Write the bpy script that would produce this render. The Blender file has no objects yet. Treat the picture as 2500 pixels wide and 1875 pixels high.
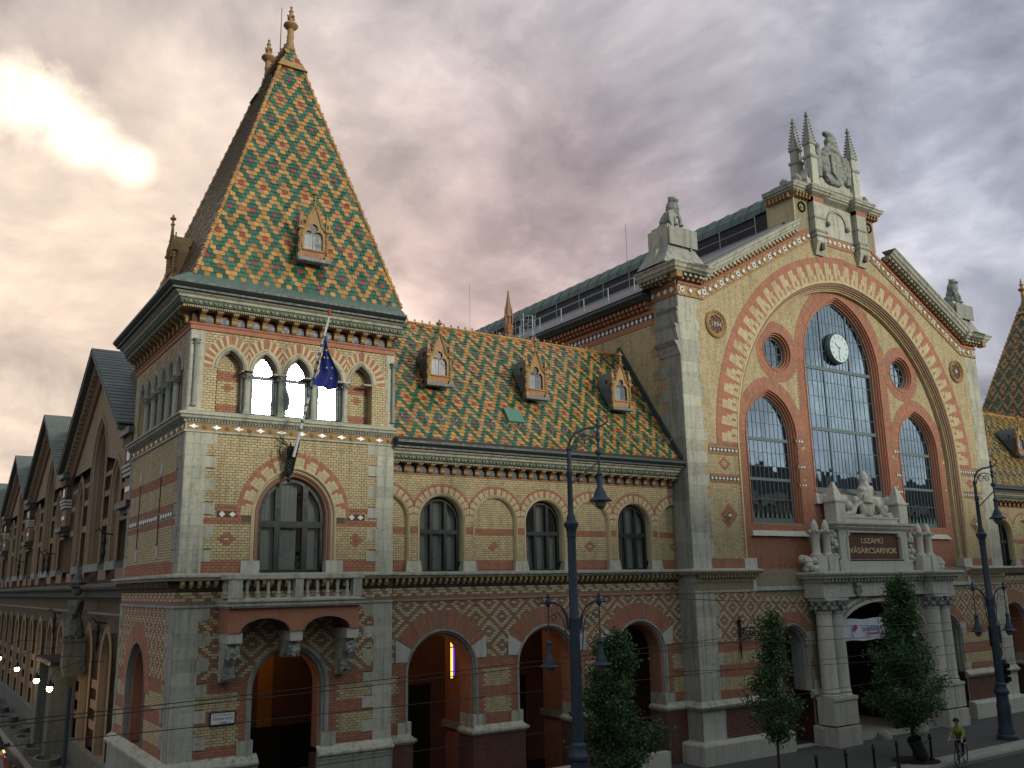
import bpy, math, random
import numpy as np
from mathutils import Vector, Matrix, geometry
random.seed(7)
SC = bpy.context.scene
COL = SC.collection
R_ = math.radians
# ------------------------------------------------------------------ camera
CAM = Vector((-7.058, -28.893, 7.375))
yaw, pitch, roll = R_(33.879), R_(12.456), R_(-1.091)
F_ = Vector((math.sin(yaw)*math.cos(pitch), math.cos(yaw)*math.cos(pitch), math.sin(pitch)))
r0 = Vector((math.cos(yaw), -math.sin(yaw), 0)); u0 = r0.cross(F_)
RR = r0*math.cos(roll)+u0*math.sin(roll); UU = u0*math.cos(roll)-r0*math.sin(roll)
cd = bpy.data.cameras.new('camera'); cam = bpy.data.objects.new('camera', cd); COL.objects.link(cam)
cam.matrix_world = Matrix(((RR.x, UU.x, -F_.x, CAM.x), (RR.y, UU.y, -F_.y, CAM.y), (RR.z, UU.z, -F_.z, CAM.z), (0, 0, 0, 1)))
cd.sensor_width = 36; cd.lens = 2205.86/2500*36; cd.clip_end = 3000; cd.clip_start = .1
SC.camera = cam
def pix(x, y):                      # direction through a pixel of the 2500x1875 photograph
    v = F_+RR*((x-1250)/2205.86)+UU*((937.5-y)/2205.86); return v.normalized()
# ------------------------------------------------------------------ world
SUN_EL, SUN_AZ = 12.5, 159.5        # the glow low behind the camera; azimuth clockwise from +Y
sd = Vector((math.sin(R_(SUN_AZ))*math.cos(R_(SUN_EL)), math.cos(R_(SUN_AZ))*math.cos(R_(SUN_EL)), math.sin(R_(SUN_EL))))
W = bpy.data.worlds.new('World'); SC.world = W; W.use_nodes = True
nt = W.node_tree; nt.nodes.clear()
class NB:
    """small node helper: sockets or numbers in, socket out"""
    def __init__(s, nt): s.nt = nt
    def n(s, t, **kw):
        nd = s.nt.nodes.new(t)
        for k, v in kw.items(): setattr(nd, k, v)
        return nd
    def put(s, sock, v):
        if hasattr(v, 'is_output') or isinstance(v, bpy.types.NodeSocket): s.nt.links.new(v, sock)
        elif isinstance(v, (tuple, list, Vector)):
            v = tuple(v); 
            sock.default_value = v if len(v) == len(sock.default_value) else (v+(1,))
        else: sock.default_value = v
    def m(s, op, a, b=0., c=0., clamp=False):
        nd = s.n('ShaderNodeMath', operation=op, use_clamp=clamp)
        s.put(nd.inputs[0], a); s.put(nd.inputs[1], b); s.put(nd.inputs[2], c); return nd.outputs[0]
    def vm(s, op, a, b=(0, 0, 0), out=0):
        nd = s.n('ShaderNodeVectorMath', operation=op); s.put(nd.inputs[0], a); s.put(nd.inputs[1], b)
        return nd.outputs[out]
    def mix(s, f, a, b, blend='MIX'):
        nd = s.n('ShaderNodeMix', data_type='RGBA', blend_type=blend)
        s.put(nd.inputs[0], f); s.put(nd.inputs[6], a); s.put(nd.inputs[7], b); return nd.outputs[2]
    def noise(s, vec, scale=5, detail=4, rough=.55, dist=0., col=False):
        nd = s.n('ShaderNodeTexNoise'); s.put(nd.inputs['Vector'], vec); nd.inputs['Scale'].default_value = scale
        nd.inputs['Detail'].default_value = detail; nd.inputs['Roughness'].default_value = rough
        nd.inputs['Distortion'].default_value = dist; return nd.outputs[1 if col else 0]
    def ramp(s, f, stops, interp='LINEAR'):
        nd = s.n('ShaderNodeValToRGB'); nd.color_ramp.interpolation = interp
        e = nd.color_ramp.elements
        while len(e) < len(stops): e.new(.5)
        for el, (p, c) in zip(e, stops):
            el.position = p; el.color = tuple(c)+(1,) if len(c) == 3 else c
        s.put(nd.inputs[0], f); return nd.outputs[0]
    def mapr(s, v, a, b, c=0., d=1.):
        nd = s.n('ShaderNodeMapRange'); s.put(nd.inputs[0], v)
        for i, x in enumerate((a, b, c, d)): nd.inputs[i+1].default_value = x
        return nd.outputs[0]
b = NB(nt)
D = b.n('ShaderNodeTexCoord').outputs['Generated']
sep = b.n('ShaderNodeSeparateXYZ'); b.put(sep.inputs[0], D)
dx, dy, dz = sep.outputs
zz = b.m('ADD', b.m('MAXIMUM', dz, 0.0), .50)
cmb = b.n('ShaderNodeCombineXYZ'); b.put(cmb.inputs[0], b.m('DIVIDE', dx, zz)); b.put(cmb.inputs[1], b.m('DIVIDE', dy, zz))
P = cmb.outputs[0]
warp = b.vm('SCALE', b.vm('SUBTRACT', b.noise(P, 1.1, 3, .5, 0, True), (.5, .5, .5)))
warp.node.inputs['Scale'].default_value = .45
Pw = b.vm('ADD', P, warp)
n1 = b.noise(b.vm('ADD', Pw, (4.1, 3.7, 1.)), 2.6, 6, .5, .0)
n2 = b.noise(b.vm('ADD', Pw, (7.3, 2.1, 0)), 5.2, 6, .58, .1)
n4 = b.noise(b.vm('ADD', Pw, (1.7, 9.2, 3.)), 13., 5, .55, .0)
cl = b.m('ADD', b.m('ADD', b.m('MULTIPLY', n1, .50), b.m('MULTIPLY', n2, .36)), b.m('MULTIPLY', n4, .14))
def blob(px, r, p=1.):               # soft mask round the sky direction seen at a photo pixel
    d = px if isinstance(px, Vector) else pix(*px)
    dot = b.vm('DOT_PRODUCT', D, tuple(d), out=1)
    ang = b.m('ARCCOSINE', b.m('MINIMUM', dot, .99999))
    return b.m('EXPONENT', b.m('MULTIPLY', b.m('POWER', b.m('DIVIDE', ang, R_(r)), 2.), -1.))
cloud = b.ramp(cl, [(.385, (.195, .188, .215)), (.45, (.27, .26, .288)), (.51, (.385, .365, .392)), (.565, (.54, .505, .522)), (.63, (.76, .72, .715))])
# warmth towards the left horizon, cool grey blue to the right
left = blob((150, 950), 22); mid = blob((1350, 760), 13); right = blob((2450, 350), 17)
low = b.m('EXPONENT', b.m('MULTIPLY', b.m('POWER', b.m('DIVIDE', dz, .33), 2.), -1.))
cloud = b.mix(b.m('MULTIPLY', left, .9), cloud, b.mix(1., cloud, (1.72, 1.36, 1.04), 'MULTIPLY'))
cloud = b.mix(b.m('MULTIPLY', mid, .85), cloud, b.mix(1., cloud, (1.5, 1.2, 1.12), 'MULTIPLY'))
cloud = b.mix(b.m('MULTIPLY', right, .7), cloud, b.mix(1., cloud, (.86, 1.0, 1.17), 'MULTIPLY'))
n3 = b.noise(b.vm('ADD', D, (3.3, 1.1, .4)), 7., 6, .6, .6)
glow = None
for px, r, k_ in (((90, 215), 1.9, 1.25), ((200, 325), 1.6, 1.35), ((325, 405), 1.1, 1.1), ((50, 290), 1.8, .7), ((470, 640), 3.5, .2), ((1370, 640), 5., .26), ((1180, 230), 5., .17), ((60, 1000), 5., .3)):
    g_ = b.m('MULTIPLY', blob(px, r), k_); glow = g_ if glow is None else b.m('ADD', glow, g_)
gm = b.mapr(b.m('MULTIPLY', glow, b.m('ADD', b.mapr(n3, .34, .64, 0., 1.1), .10)), .16, 1.15)
wide = b.m('MULTIPLY', b.m('ADD', b.m('MULTIPLY', blob((200, 420), 12), .30), b.m('MULTIPLY', blob((500, 900), 16), .28)), b.mapr(cl, .38, .6, .55, 1.2))
cloud = b.mix(b.m('MINIMUM', wide, 1.), cloud, (.98, .80, .60))
cloud = b.mix(gm, cloud, (1.7, 1.45, 1.10))
bk_ = b.mapr(dy, .25, -.45)
cloud = b.mix(b.m('MULTIPLY', bk_, .9), cloud, b.mix(1., cloud, (1.0, 1.18, 1.22), 'MULTIPLY'))
# the bank of bright evening sky behind the camera (seen mirrored in the tower windows)
gd = Vector((math.sin(R_(158.5))*math.cos(R_(12.5)), math.cos(R_(158.5))*math.cos(R_(12.5)), math.sin(R_(12.5))))
back = b.m('MULTIPLY', blob(gd, 5.5), b.mapr(n1, .3, .6, .7, 1.))
cloud = b.mix(b.m('MULTIPLY', blob(sd, 45), .6), cloud, b.mix(1., cloud, (1.9, 1.9, 1.75), 'MULTIPLY'))
cloud = b.mix(b.m('MINIMUM', back, 1.), cloud, (5.5, 5.0, 4.2))
gr = b.mapr(dz, -.02, .02)
cloud = b.mix(gr, (.12, .11, .10), cloud)
sky = b.n('ShaderNodeTexSky', sky_type='NISHITA'); sky.sun_disc = False
sky.sun_elevation = R_(SUN_EL); sky.sun_rotation = R_(SUN_AZ)
bg1 = b.n('ShaderNodeBackground'); b.put(bg1.inputs[0], cloud); bg1.inputs[1].default_value = 1.0
bg2 = b.n('ShaderNodeBackground'); b.put(bg2.inputs[0], sky.outputs[0]); bg2.inputs[1].default_value = .05
mx = b.n('ShaderNodeMixShader'); mx.inputs[0].default_value = .93
nt.links.new(bg2.outputs[0], mx.inputs[1]); nt.links.new(bg1.outputs[0], mx.inputs[2])
wo = b.n('ShaderNodeOutputWorld'); nt.links.new(mx.outputs[0], wo.inputs[0])
# ------------------------------------------------------------------ sun
sl = bpy.data.lights.new('sun', 'SUN'); sl.energy = 1.5; sl.angle = R_(10); sl.color = (1, .93, .78)
so = bpy.data.objects.new('sun', sl); COL.objects.link(so); so.rotation_euler = sd.to_track_quat('Z', 'Y').to_euler()
so.location = (0, -60, 60)
vs = SC.view_settings; vs.view_transform = 'Standard'; vs.look = 'None'; vs.exposure = 0.36; vs.gamma = 1
vs.use_curve_mapping = False
SC.cycles.max_bounces = 6; SC.cycles.transparent_max_bounces = 12
try: SC.cycles.use_denoising = True
except Exception: pass

# ------------------------------------------------------------------ materials
MATS = {}
def mat(name, c1, c2=None, rough=.8, var=.5, nscale=1.2, bump=.0, bscale=40., streak=0., spec=.3, metal=0., coat=0., dirt=.25,
        emit=None, es=0., island=True, brick=None):
    """c1..c2: colour range picked per piece (island/object) and by a slow noise; grime: fine dark wear"""
    if name in MATS: return MATS[name]
    m = bpy.data.materials.new(name); m.use_nodes = True; MATS[name] = m
    k = NB(m.node_tree); bs = m.node_tree.nodes['Principled BSDF']
    pos = k.n('ShaderNodeNewGeometry')
    c2 = c2 or c1
    if island:
        rnd = k.m('FRACT', k.m('ADD', pos.outputs['Random Per Island'], k.n('ShaderNodeObjectInfo').outputs['Random']))
    else: rnd = .5
    nz = k.noise(pos.outputs['Position'], nscale, 4, .6)
    f = k.m('ADD', k.m('MULTIPLY', rnd, var), k.m('MULTIPLY', nz, 1-var), clamp=True)
    if brick:
        bw, bh, mort, rot = brick
        vec = pos.outputs['Position']
        if rot:
            sp = k.n('ShaderNodeSeparateXYZ'); k.put(sp.inputs[0], vec)
            cb = k.n('ShaderNodeCombineXYZ'); k.put(cb.inputs[0], sp.outputs[1]); k.put(cb.inputs[1], sp.outputs[2]); vec = cb.outputs[0]
        else:
            sp = k.n('ShaderNodeSeparateXYZ'); k.put(sp.inputs[0], vec)
            cb = k.n('ShaderNodeCombineXYZ'); k.put(cb.inputs[0], sp.outputs[0]); k.put(cb.inputs[1], sp.outputs[2]); vec = cb.outputs[0]
        bt = k.n('ShaderNodeTexBrick'); k.put(bt.inputs['Vector'], vec)
        bt.inputs['Scale'].default_value = 1; bt.inputs['Brick Width'].default_value = bw; bt.inputs['Row Height'].default_value = bh
        bt.inputs['Mortar Size'].default_value = .008; bt.inputs['Color1'].default_value = tuple(c1)+(1,)
        bt.inputs['Color2'].default_value = tuple(c2)+(1,); bt.inputs['Mortar'].default_value = tuple(mort)+(1,)
        col = k.mix(.35, bt.outputs[0], k.mix(f, c1, c2))
    else:
        col = k.mix(f, c1, c2)
    if dirt:
        g = k.noise(pos.outputs['Position'], 6., 6, .7)
        g2 = k.noise(pos.outputs['Position'], .45, 4, .6)
        df = k.m('MULTIPLY', k.mapr(g, .48, .72), k.mapr(g2, .35, .65, .3, 1.))
        col = k.mix(k.m('MULTIPLY', df, dirt), col, k.mix(1., col, (.38, .37, .34), 'MULTIPLY'))
    if streak:
        mp = k.n('ShaderNodeMapping'); k.put(mp.inputs[0], pos.outputs['Position']); mp.inputs['Scale'].default_value = (5., 5., .35)
        s1 = k.noise(mp.outputs[0], 1., 5, .65)
        col = k.mix(k.m('MULTIPLY', k.mapr(s1, .48, .66), streak), col, k.mix(1., col, (.36, .37, .34), 'MULTIPLY'))
    k.put(bs.inputs['Base Color'], col)
    rr = k.mapr(k.noise(pos.outputs['Position'], 9., 3, .5), .3, .7, max(.03, rough-.1), min(1, rough+.1))
    k.put(bs.inputs['Roughness'], rr)
    bs.inputs['Specular IOR Level'].default_value = spec; bs.inputs['Metallic'].default_value = metal
    if coat: bs.inputs['Coat Weight'].default_value = coat; bs.inputs['Coat Roughness'].default_value = .2
    if bump:
        bn = k.n('ShaderNodeBump'); bn.inputs['Strength'].default_value = bump; bn.inputs['Distance'].default_value = .02
        k.put(bn.inputs['Height'], k.noise(pos.outputs['Position'], bscale, 5, .65)); k.put(bs.inputs['Normal'], bn.outputs[0])
    if emit:
        bs.inputs['Emission Color'].default_value = tuple(emit)+(1,); bs.inputs['Emission Strength'].default_value = es
    return m
M = {}
M['yb'] = mat('yellow_brick', (.62, .52, .30), (.43, .345, .195), .72, .55, dirt=.6, streak=.42, bump=.25)
M['yb2'] = mat('pale_yellow_brick', (.63, .54, .335), (.47, .395, .24), .72, .6, dirt=.45, streak=.2, bump=.25)
M['rb'] = mat('red_brick', (.47, .205, .125), (.31, .145, .095), .78, .65, dirt=.4, streak=.22, bump=.3)
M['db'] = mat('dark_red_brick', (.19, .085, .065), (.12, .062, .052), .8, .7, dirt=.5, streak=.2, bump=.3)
M['bb'] = mat('brown_brick', (.34, .20, .135), (.25, .155, .11), .78, .7, dirt=.4, bump=.3)
M['sb'] = mat('olive_brown_brick', (.33, .24, .155), (.24, .175, .115), .85, .6, 1.5, dirt=.5, streak=.2, bump=.3)
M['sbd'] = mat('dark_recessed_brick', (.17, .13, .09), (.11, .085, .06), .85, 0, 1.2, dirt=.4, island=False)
M['mortar'] = mat('mortar', (.15, .125, .085), (.11, .095, .07), .95, 0, 2., dirt=.5, streak=.2, island=False, bump=.3)
M['mortar2'] = mat('pale_mortar', (.32, .28, .19), (.26, .22, .15), .95, 0, 2., dirt=.5, streak=.2, island=False, bump=.3)
M['mortar_side'] = mat('side_brickwork', (.44, .33, .205), (.34, .245, .16), .9, 0, .9, dirt=.6, streak=.3, island=False, brick=(.19, .085, (.12, .10, .08), True))
M['stone'] = mat('pale_stone', (.56, .56, .46), (.35, .355, .285), .85, .55, .8, dirt=.75, streak=.6, bump=.35, bscale=14.)
M['stone_w'] = mat('white_limestone', (.59, .585, .52), (.45, .45, .395), .85, .3, .8, dirt=.45, streak=.35, bump=.3, bscale=18.)
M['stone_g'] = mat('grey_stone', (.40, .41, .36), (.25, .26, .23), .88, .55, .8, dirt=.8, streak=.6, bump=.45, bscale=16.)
M['stone_d'] = mat('shade_darkened_stone', (.17, .18, .16), (.10, .11, .095), .9, .4, .8, dirt=.7, streak=.5, bump=.4, bscale=16.)  # stone colour darkened to stand in for the dimmer side street light
M['carve'] = mat('carved_grey_stone', (.38, .40, .36), (.20, .22, .20), .9, .2, 3., dirt=.8, streak=.5, bump=.7, bscale=22.)
M['terra'] = mat('yellow_terracotta', (.42, .27, .115), (.30, .18, .075), .6, .5, 3., dirt=.6, streak=.2, bump=.4, bscale=30.)
M['terra_o'] = mat('orange_terracotta', (.40, .19, .09), (.30, .14, .07), .65, .5, 3., dirt=.5, bump=.3)
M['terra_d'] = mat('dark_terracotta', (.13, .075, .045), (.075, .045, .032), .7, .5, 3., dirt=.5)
M['gfrieze'] = mat('green_glazed_frieze', (.20, .24, .16), (.06, .10, .065), .5, .1, 22., dirt=.8, bump=1., bscale=25.)
M['blue'] = mat('blue_glazed_tile', (.045, .085, .14), (.07, .115, .15), .45, .6, 4., dirt=.3, spec=.35)
M['gutter'] = mat('dark_gutter_metal', (.022, .035, .034), (.045, .062, .058), .5, .1, 2., dirt=.4, spec=.5)
M['copper'] = mat('patinated_copper', (.085, .145, .125), (.13, .19, .17), .55, .1, 2.5, dirt=.5, streak=.5)
M['lead'] = mat('lead_grey_sheet', (.075, .095, .10), (.12, .14, .145), .5, .1, 2.5, dirt=.4, streak=.3, spec=.5)
M['hatch'] = mat('green_painted_steel', (.10, .21, .16), (.11, .23, .18), .45, .1, 2., dirt=.2)
M['ty'] = mat('ochre_glazed_tile', (.52, .29, .085), (.27, .13, .045), .28, .85, 2., dirt=.25, spec=.5)
M['tg'] = mat('green_glazed_tile', (.010, .065, .038), (.045, .155, .10), .25, .85, 2., dirt=.2, spec=.55)
M['tr'] = mat('red_glazed_tile', (.30, .05, .045), (.22, .045, .06), .28, .85, 2., dirt=.2, spec=.5)
M['td'] = mat('dark_olive_brown_tile', (.10, .085, .045), (.30, .22, .11), .35, .9, 2., dirt=.5, spec=.5)  # per-tile tones from dark olive to light brown
M['slate'] = mat('grey_green_slate', (.15, .18, .17), (.09, .11, .105), .6, .6, 2., dirt=.4, streak=.3)
M['frame'] = mat('dark_green_window_paint', (.018, .026, .026), (.028, .036, .036), .45, .2, 3., dirt=.2)
M['frame_g'] = mat('grey_blue_window_paint', (.13, .18, .19), (.10, .14, .15), .5, .2, 3., dirt=.3)
M['iron'] = mat('black_iron', (.012, .014, .015), (.022, .024, .025), .5, .2, 5., dirt=.2)
M['iron_b'] = mat('blue_grey_painted_iron', (.026, .042, .066), (.045, .066, .095), .5, .2, 5., dirt=.4, streak=.3, bump=.15)
M['steel'] = mat('galvanised_steel', (.36, .42, .45), (.28, .33, .36), .45, .2, 5., dirt=.3, metal=.3)
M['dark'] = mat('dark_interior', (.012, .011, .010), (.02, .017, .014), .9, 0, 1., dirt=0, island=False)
M['curtain'] = mat('white_curtain', (.50, .52, .50), (.36, .38, .38), .9, .1, 1.2, dirt=.1, island=False)
M['white'] = mat('white_glazed_tile', (.68, .72, .72), (.58, .63, .64), .3, .3, 3., dirt=.2, spec=.5)
M['plaster'] = mat('orange_plaster', (.42, .20, .06), (.34, .15, .05), .85, 0, 1.5, dirt=.3, island=False)
M['asphalt'] = mat('asphalt', (.045, .046, .047), (.06, .061, .060), .9, 0, .8, dirt=.4, island=False, bump=.4, bscale=60.)
M['pave'] = mat('pavement_asphalt', (.075, .078, .078), (.10, .103, .10), .9, 0, .6, dirt=.5, island=False, bump=.3, bscale=40.)
M['kerb'] = mat('granite_kerb', (.22, .22, .20), (.28, .28, .25), .85, .5, 2., dirt=.4, bump=.2)
M['bark'] = mat('tree_bark', (.075, .062, .045), (.045, .038, .03), .9, 0, 8., dirt=.5, bump=.8, bscale=30.)
M['plaque'] = mat('red_granite_plaque', (.10, .042, .028), (.14, .06, .04), .45, 0, 9., dirt=.2, island=False)
M['gold'] = mat('gilded_letters', (.85, .74, .45), (.75, .62, .34), .3, .3, 4., dirt=.2, metal=.3)
# leaves: two-sided with a little light passing through
def leafmat(name, c1, c2):
    m = bpy.data.materials.new(name); m.use_nodes = True; k = NB(m.node_tree); nt = m.node_tree
    bs = nt.nodes['Principled BSDF']; g = k.n('ShaderNodeNewGeometry')
    col = k.mix(k.m('ADD', k.m('MULTIPLY', g.outputs['Random Per Island'], .6), k.m('MULTIPLY', k.noise(g.outputs['Position'], 1.6, 3), .4)), c1, c2)
    k.put(bs.inputs['Base Color'], col); bs.inputs['Roughness'].default_value = .5
    tr = k.n('ShaderNodeBsdfTranslucent'); k.put(tr.inputs[0], col); ms = k.n('ShaderNodeMixShader'); ms.inputs[0].default_value = .3
    nt.links.new(bs.outputs[0], ms.inputs[1]); nt.links.new(tr.outputs[0], ms.inputs[2])
    nt.links.new(ms.outputs[0], nt.nodes['Material Output'].inputs[0]); return m
M['leaf'] = leafmat('green_leaves', (.022, .07, .028), (.09, .18, .06))
def glassmat(name, fac, tint=(1, 1, 1), rough=.03, wave=.0):
    m = bpy.data.materials.new(name); m.use_nodes = True; k = NB(m.node_tree); nt = m.node_tree
    nt.nodes.remove(nt.nodes['Principled BSDF'])
    gl = k.n('ShaderNodeBsdfGlossy'); gl.inputs['Roughness'].default_value = rough; gl.inputs[0].default_value = tuple(tint)+(1,)
    tr = k.n('ShaderNodeBsdfTransparent'); tr.inputs[0].default_value = (.72, .78, .78, 1)
    lw = k.n('ShaderNodeLayerWeight'); lw.inputs[0].default_value = .35
    f = k.m('ADD', k.m('MULTIPLY', lw.outputs[0], .5), fac, clamp=True)
    ms = k.n('ShaderNodeMixShader'); k.put(ms.inputs[0], f)
    if wave:
        g = k.n('ShaderNodeNewGeometry'); bn = k.n('ShaderNodeBump'); bn.inputs['Strength'].default_value = wave; bn.inputs['Distance'].default_value = .05
        k.put(bn.inputs['Height'], k.noise(g.outputs['Position'], 1.8, 2, .5)); k.put(gl.inputs['Normal'], bn.outputs[0])
    nt.links.new(tr.outputs[0], ms.inputs[1]); nt.links.new(gl.outputs[0], ms.inputs[2])
    nt.links.new(ms.outputs[0], nt.nodes['Material Output'].inputs[0]); return m
M['glass'] = glassmat('window_glass', .16, wave=.12)
M['glass_hi'] = glassmat('clean_window_glass', .42, wave=.03)
M['glass_hall'] = glassmat('hall_window_glass', .33, (.70, .86, 1.0), .02, .02)

# ------------------------------------------------------------------ mesh helpers
class Fr:                           # a facade plane: u along it, n out of it, z up
    def __init__(s, O, U, N): s.O, s.U, s.N = Vector(O), Vector(U), Vector(N)
    def p(s, u, n, z): return (s.O.x+s.U.x*u+s.N.x*n, s.O.y+s.U.y*u+s.N.y*n, s.O.z+z)
XY = Fr((0, 0, 0), (1, 0, 0), (0, -1, 0))
class MB:
    def __init__(s, fr=XY): s.v, s.f, s.m, s.mi, s.sm, s.fr = [], [], [], {}, False, fr
    def slot(s, m): return s.mi.setdefault(m, len(s.mi))
    def face(s, pts, m):
        k = len(s.v); s.v += pts; s.f.append(tuple(range(k, k+len(pts)))); s.m.append(s.slot(m))
    def add(s, vs, fs, m):
        k = len(s.v); s.v += vs; sl = s.slot(m)
        for f in fs: s.f.append(tuple(i+k for i in f)); s.m.append(sl)
    def box(s, u0, u1, n0, n1, z0, z1, m, fr=None):
        P = (fr or s.fr).p
        s.add([P(u, n, z) for z in (z0, z1) for n in (n0, n1) for u in (u0, u1)],
              [(0, 1, 5, 4), (2, 3, 7, 6), (0, 2, 6, 4), (1, 3, 7, 5), (0, 1, 3, 2), (4, 5, 7, 6)], m)
    def hexa(s, c8, m):             # 8 corners, order as in box
        s.add(list(c8), [(0, 1, 5, 4), (2, 3, 7, 6), (0, 2, 6, 4), (1, 3, 7, 5), (0, 1, 3, 2), (4, 5, 7, 6)], m)
    def taper(s, u0, u1, n0, n1, z0, z1, k, m, fr=None):   # box whose top is shrunk by k on every side
        P = (fr or s.fr).p
        s.hexa([P(u0, n0, z0), P(u1, n0, z0), P(u0, n1, z0), P(u1, n1, z0), P(u0+k, n0+k, z1), P(u1-k, n0+k, z1), P(u0+k, n1-k, z1), P(u1-k, n1-k, z1)], m)
    def prism(s, poly, n0, n1, m, fr=None, cap=True):        # poly in (u,z), extruded along n
        P = (fr or s.fr).p; k = len(poly)
        vs = [P(u, n0, z) for u, z in poly]+[P(u, n1, z) for u, z in poly]
        fs = [(i, (i+1) % k, k+(i+1) % k, k+i) for i in range(k)]
        if cap: fs += [tuple(range(k)), tuple(range(k, 2*k))]
        s.add(vs, fs, m)
    def lathe(s, c, prof, m, seg=12, ax='z'):
        k = len(s.v); sl = s.slot(m)
        for r, z in prof:
            for i in range(seg):
                a = 2*math.pi*i/seg
                if ax == 'z': s.v.append((c[0]+r*math.cos(a), c[1]+r*math.sin(a), c[2]+z))
                elif ax == 'y': s.v.append((c[0]+r*math.cos(a), c[1]+z, c[2]+r*math.sin(a)))
                else: s.v.append((c[0]+z, c[1]+r*math.cos(a), c[2]+r*math.sin(a)))
        for j in range(len(prof)-1):
            for i in range(seg):
                s.f.append((k+j*seg+i, k+j*seg+(i+1) % seg, k+(j+1)*seg+(i+1) % seg, k+(j+1)*seg+i)); s.m.append(sl)
        s.f.append(tuple(k+i for i in range(seg))); s.m.append(sl)
        s.f.append(tuple(k+(len(prof)-1)*seg+i for i in range(seg))); s.m.append(sl)
    def tube(s, pts, r, m, seg=6):
        pts = [Vector(p) for p in pts]; k = len(s.v); sl = s.slot(m); n = len(pts)
        rs = r if isinstance(r, (list, tuple)) else [r]*n
        up = Vector((0, 0, 1))
        for i, p in enumerate(pts):
            t = (pts[min(i+1, n-1)]-pts[max(i-1, 0)]).normalized()
            a = up if abs(t.z) < .95 else Vector((1, 0, 0))
            x = t.cross(a).normalized(); y = t.cross(x)
            for j in range(seg):
                an = 2*math.pi*j/seg; q = p+(x*math.cos(an)+y*math.sin(an))*rs[i]; s.v.append(tuple(q))
        for i in range(n-1):
            for j in range(seg):
                s.f.append((k+i*seg+j, k+i*seg+(j+1) % seg, k+(i+1)*seg+(j+1) % seg, k+(i+1)*seg+j)); s.m.append(sl)
        s.f.append(tuple(k+j for j in range(seg))); s.m.append(sl)
        s.f.append(tuple(k+(n-1)*seg+j for j in range(seg))); s.m.append(sl)
    def ball(s, c, r, m, seg=10, sc=(1, 1, 1)):
        k = len(s.v); sl = s.slot(m); R = seg//2+1
        for j in range(R+1):
            th = math.pi*j/R
            for i in range(seg):
                ph = 2*math.pi*i/seg
                s.v.append((c[0]+r*sc[0]*math.sin(th)*math.cos(ph), c[1]+r*sc[1]*math.sin(th)*math.sin(ph), c[2]+r*sc[2]*math.cos(th)))
        for j in range(R):
            for i in range(seg):
                s.f.append((k+j*seg+i, k+j*seg+(i+1) % seg, k+(j+1)*seg+(i+1) % seg, k+(j+1)*seg+i)); s.m.append(sl)
    def sweep(s, path, prof, m, fr=None, closed=False):
        """path: list of ((u,z),(nu,nz)) ; prof: list of (offset along the in-plane normal, n)"""
        P = (fr or s.fr).p; k = len(s.v); sl = s.slot(m); L = len(prof)
        for (u, z), (a, c) in path:
            for o, n in prof: s.v.append(P(u+a*o, n, z+c*o))
        N = len(path)
        for i in range(N if closed else N-1):
            j = (i+1) % N
            for q in range(L-1): s.f.append((k+i*L+q, k+i*L+q+1, k+j*L+q+1, k+j*L+q)); s.m.append(sl)
    def course(s, prof, path, m, closed=False):
        """horizontal moulding with mitred corners. path: plan points (x,y) walked with the outside on the RIGHT; prof: (out, z)"""
        n = len(path); k = len(s.v); sl = s.slot(m); L = len(prof); pv = [Vector(p) for p in path]
        for i in range(n):
            if closed or 0 < i < n-1:
                a = (pv[i]-pv[i-1]).normalized(); c = (pv[(i+1) % n]-pv[i]).normalized()
            elif i == 0: a = c = (pv[1]-pv[0]).normalized()
            else: a = c = (pv[-1]-pv[-2]).normalized()
            na, nc = Vector((a.y, -a.x)), Vector((c.y, -c.x)); bis = na+nc; bis = bis/max(.2, bis.dot(na))
            for o, z in prof: s.v.append((pv[i].x+bis.x*o, pv[i].y+bis.y*o, z))
        for i in range(n if closed else n-1):
            j = (i+1) % n
            for q in range(L-1): s.f.append((k+i*L+q, k+i*L+q+1, k+j*L+q+1, k+j*L+q)); s.m.append(sl)
        if not closed:
            s.f.append(tuple(k+q for q in range(L))); s.m.append(sl)
            s.f.append(tuple(k+(n-1)*L+q for q in range(L))); s.m.append(sl)
    def build(s, name, parent=None, smooth=None, origin=None, **tags):
        me = bpy.data.meshes.new(name)
        vs = s.v
        if origin is not None: vs = [(a-origin[0], b_-origin[1], c-origin[2]) for a, b_, c in vs]
        me.from_pydata(vs, [], s.f)
        for m in s.mi: me.materials.append(M[m] if isinstance(m, str) else m)
        me.polygons.foreach_set('material_index', s.m)
        if smooth: me.polygons.foreach_set('use_smooth', [True]*len(s.f))
        me.update()
        o = bpy.data.objects.new(name, me); COL.objects.link(o)
        if origin is not None: o.location = origin
        if parent: o.parent = parent
        if smooth == 'auto':
            try: me.set_sharp_from_angle(angle=R_(35))
            except Exception: pass
        for k_, v_ in tags.items(): o[k_] = v_
        return o
def empty(name, label, cat, loc=(0, 0, 0), group=None, rz=0):
    o = bpy.data.objects.new(name, None); COL.objects.link(o); o.location = loc; o.rotation_euler = (0, 0, rz)
    o.empty_display_size = .3
    o['label'] = label; o['category'] = cat
    if group: o['group'] = group
    return o
def child(name, parent, loc=(0, 0, 0)):
    o = bpy.data.objects.new(name, None); COL.objects.link(o); o.location = loc; o.parent = parent; return o

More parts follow.
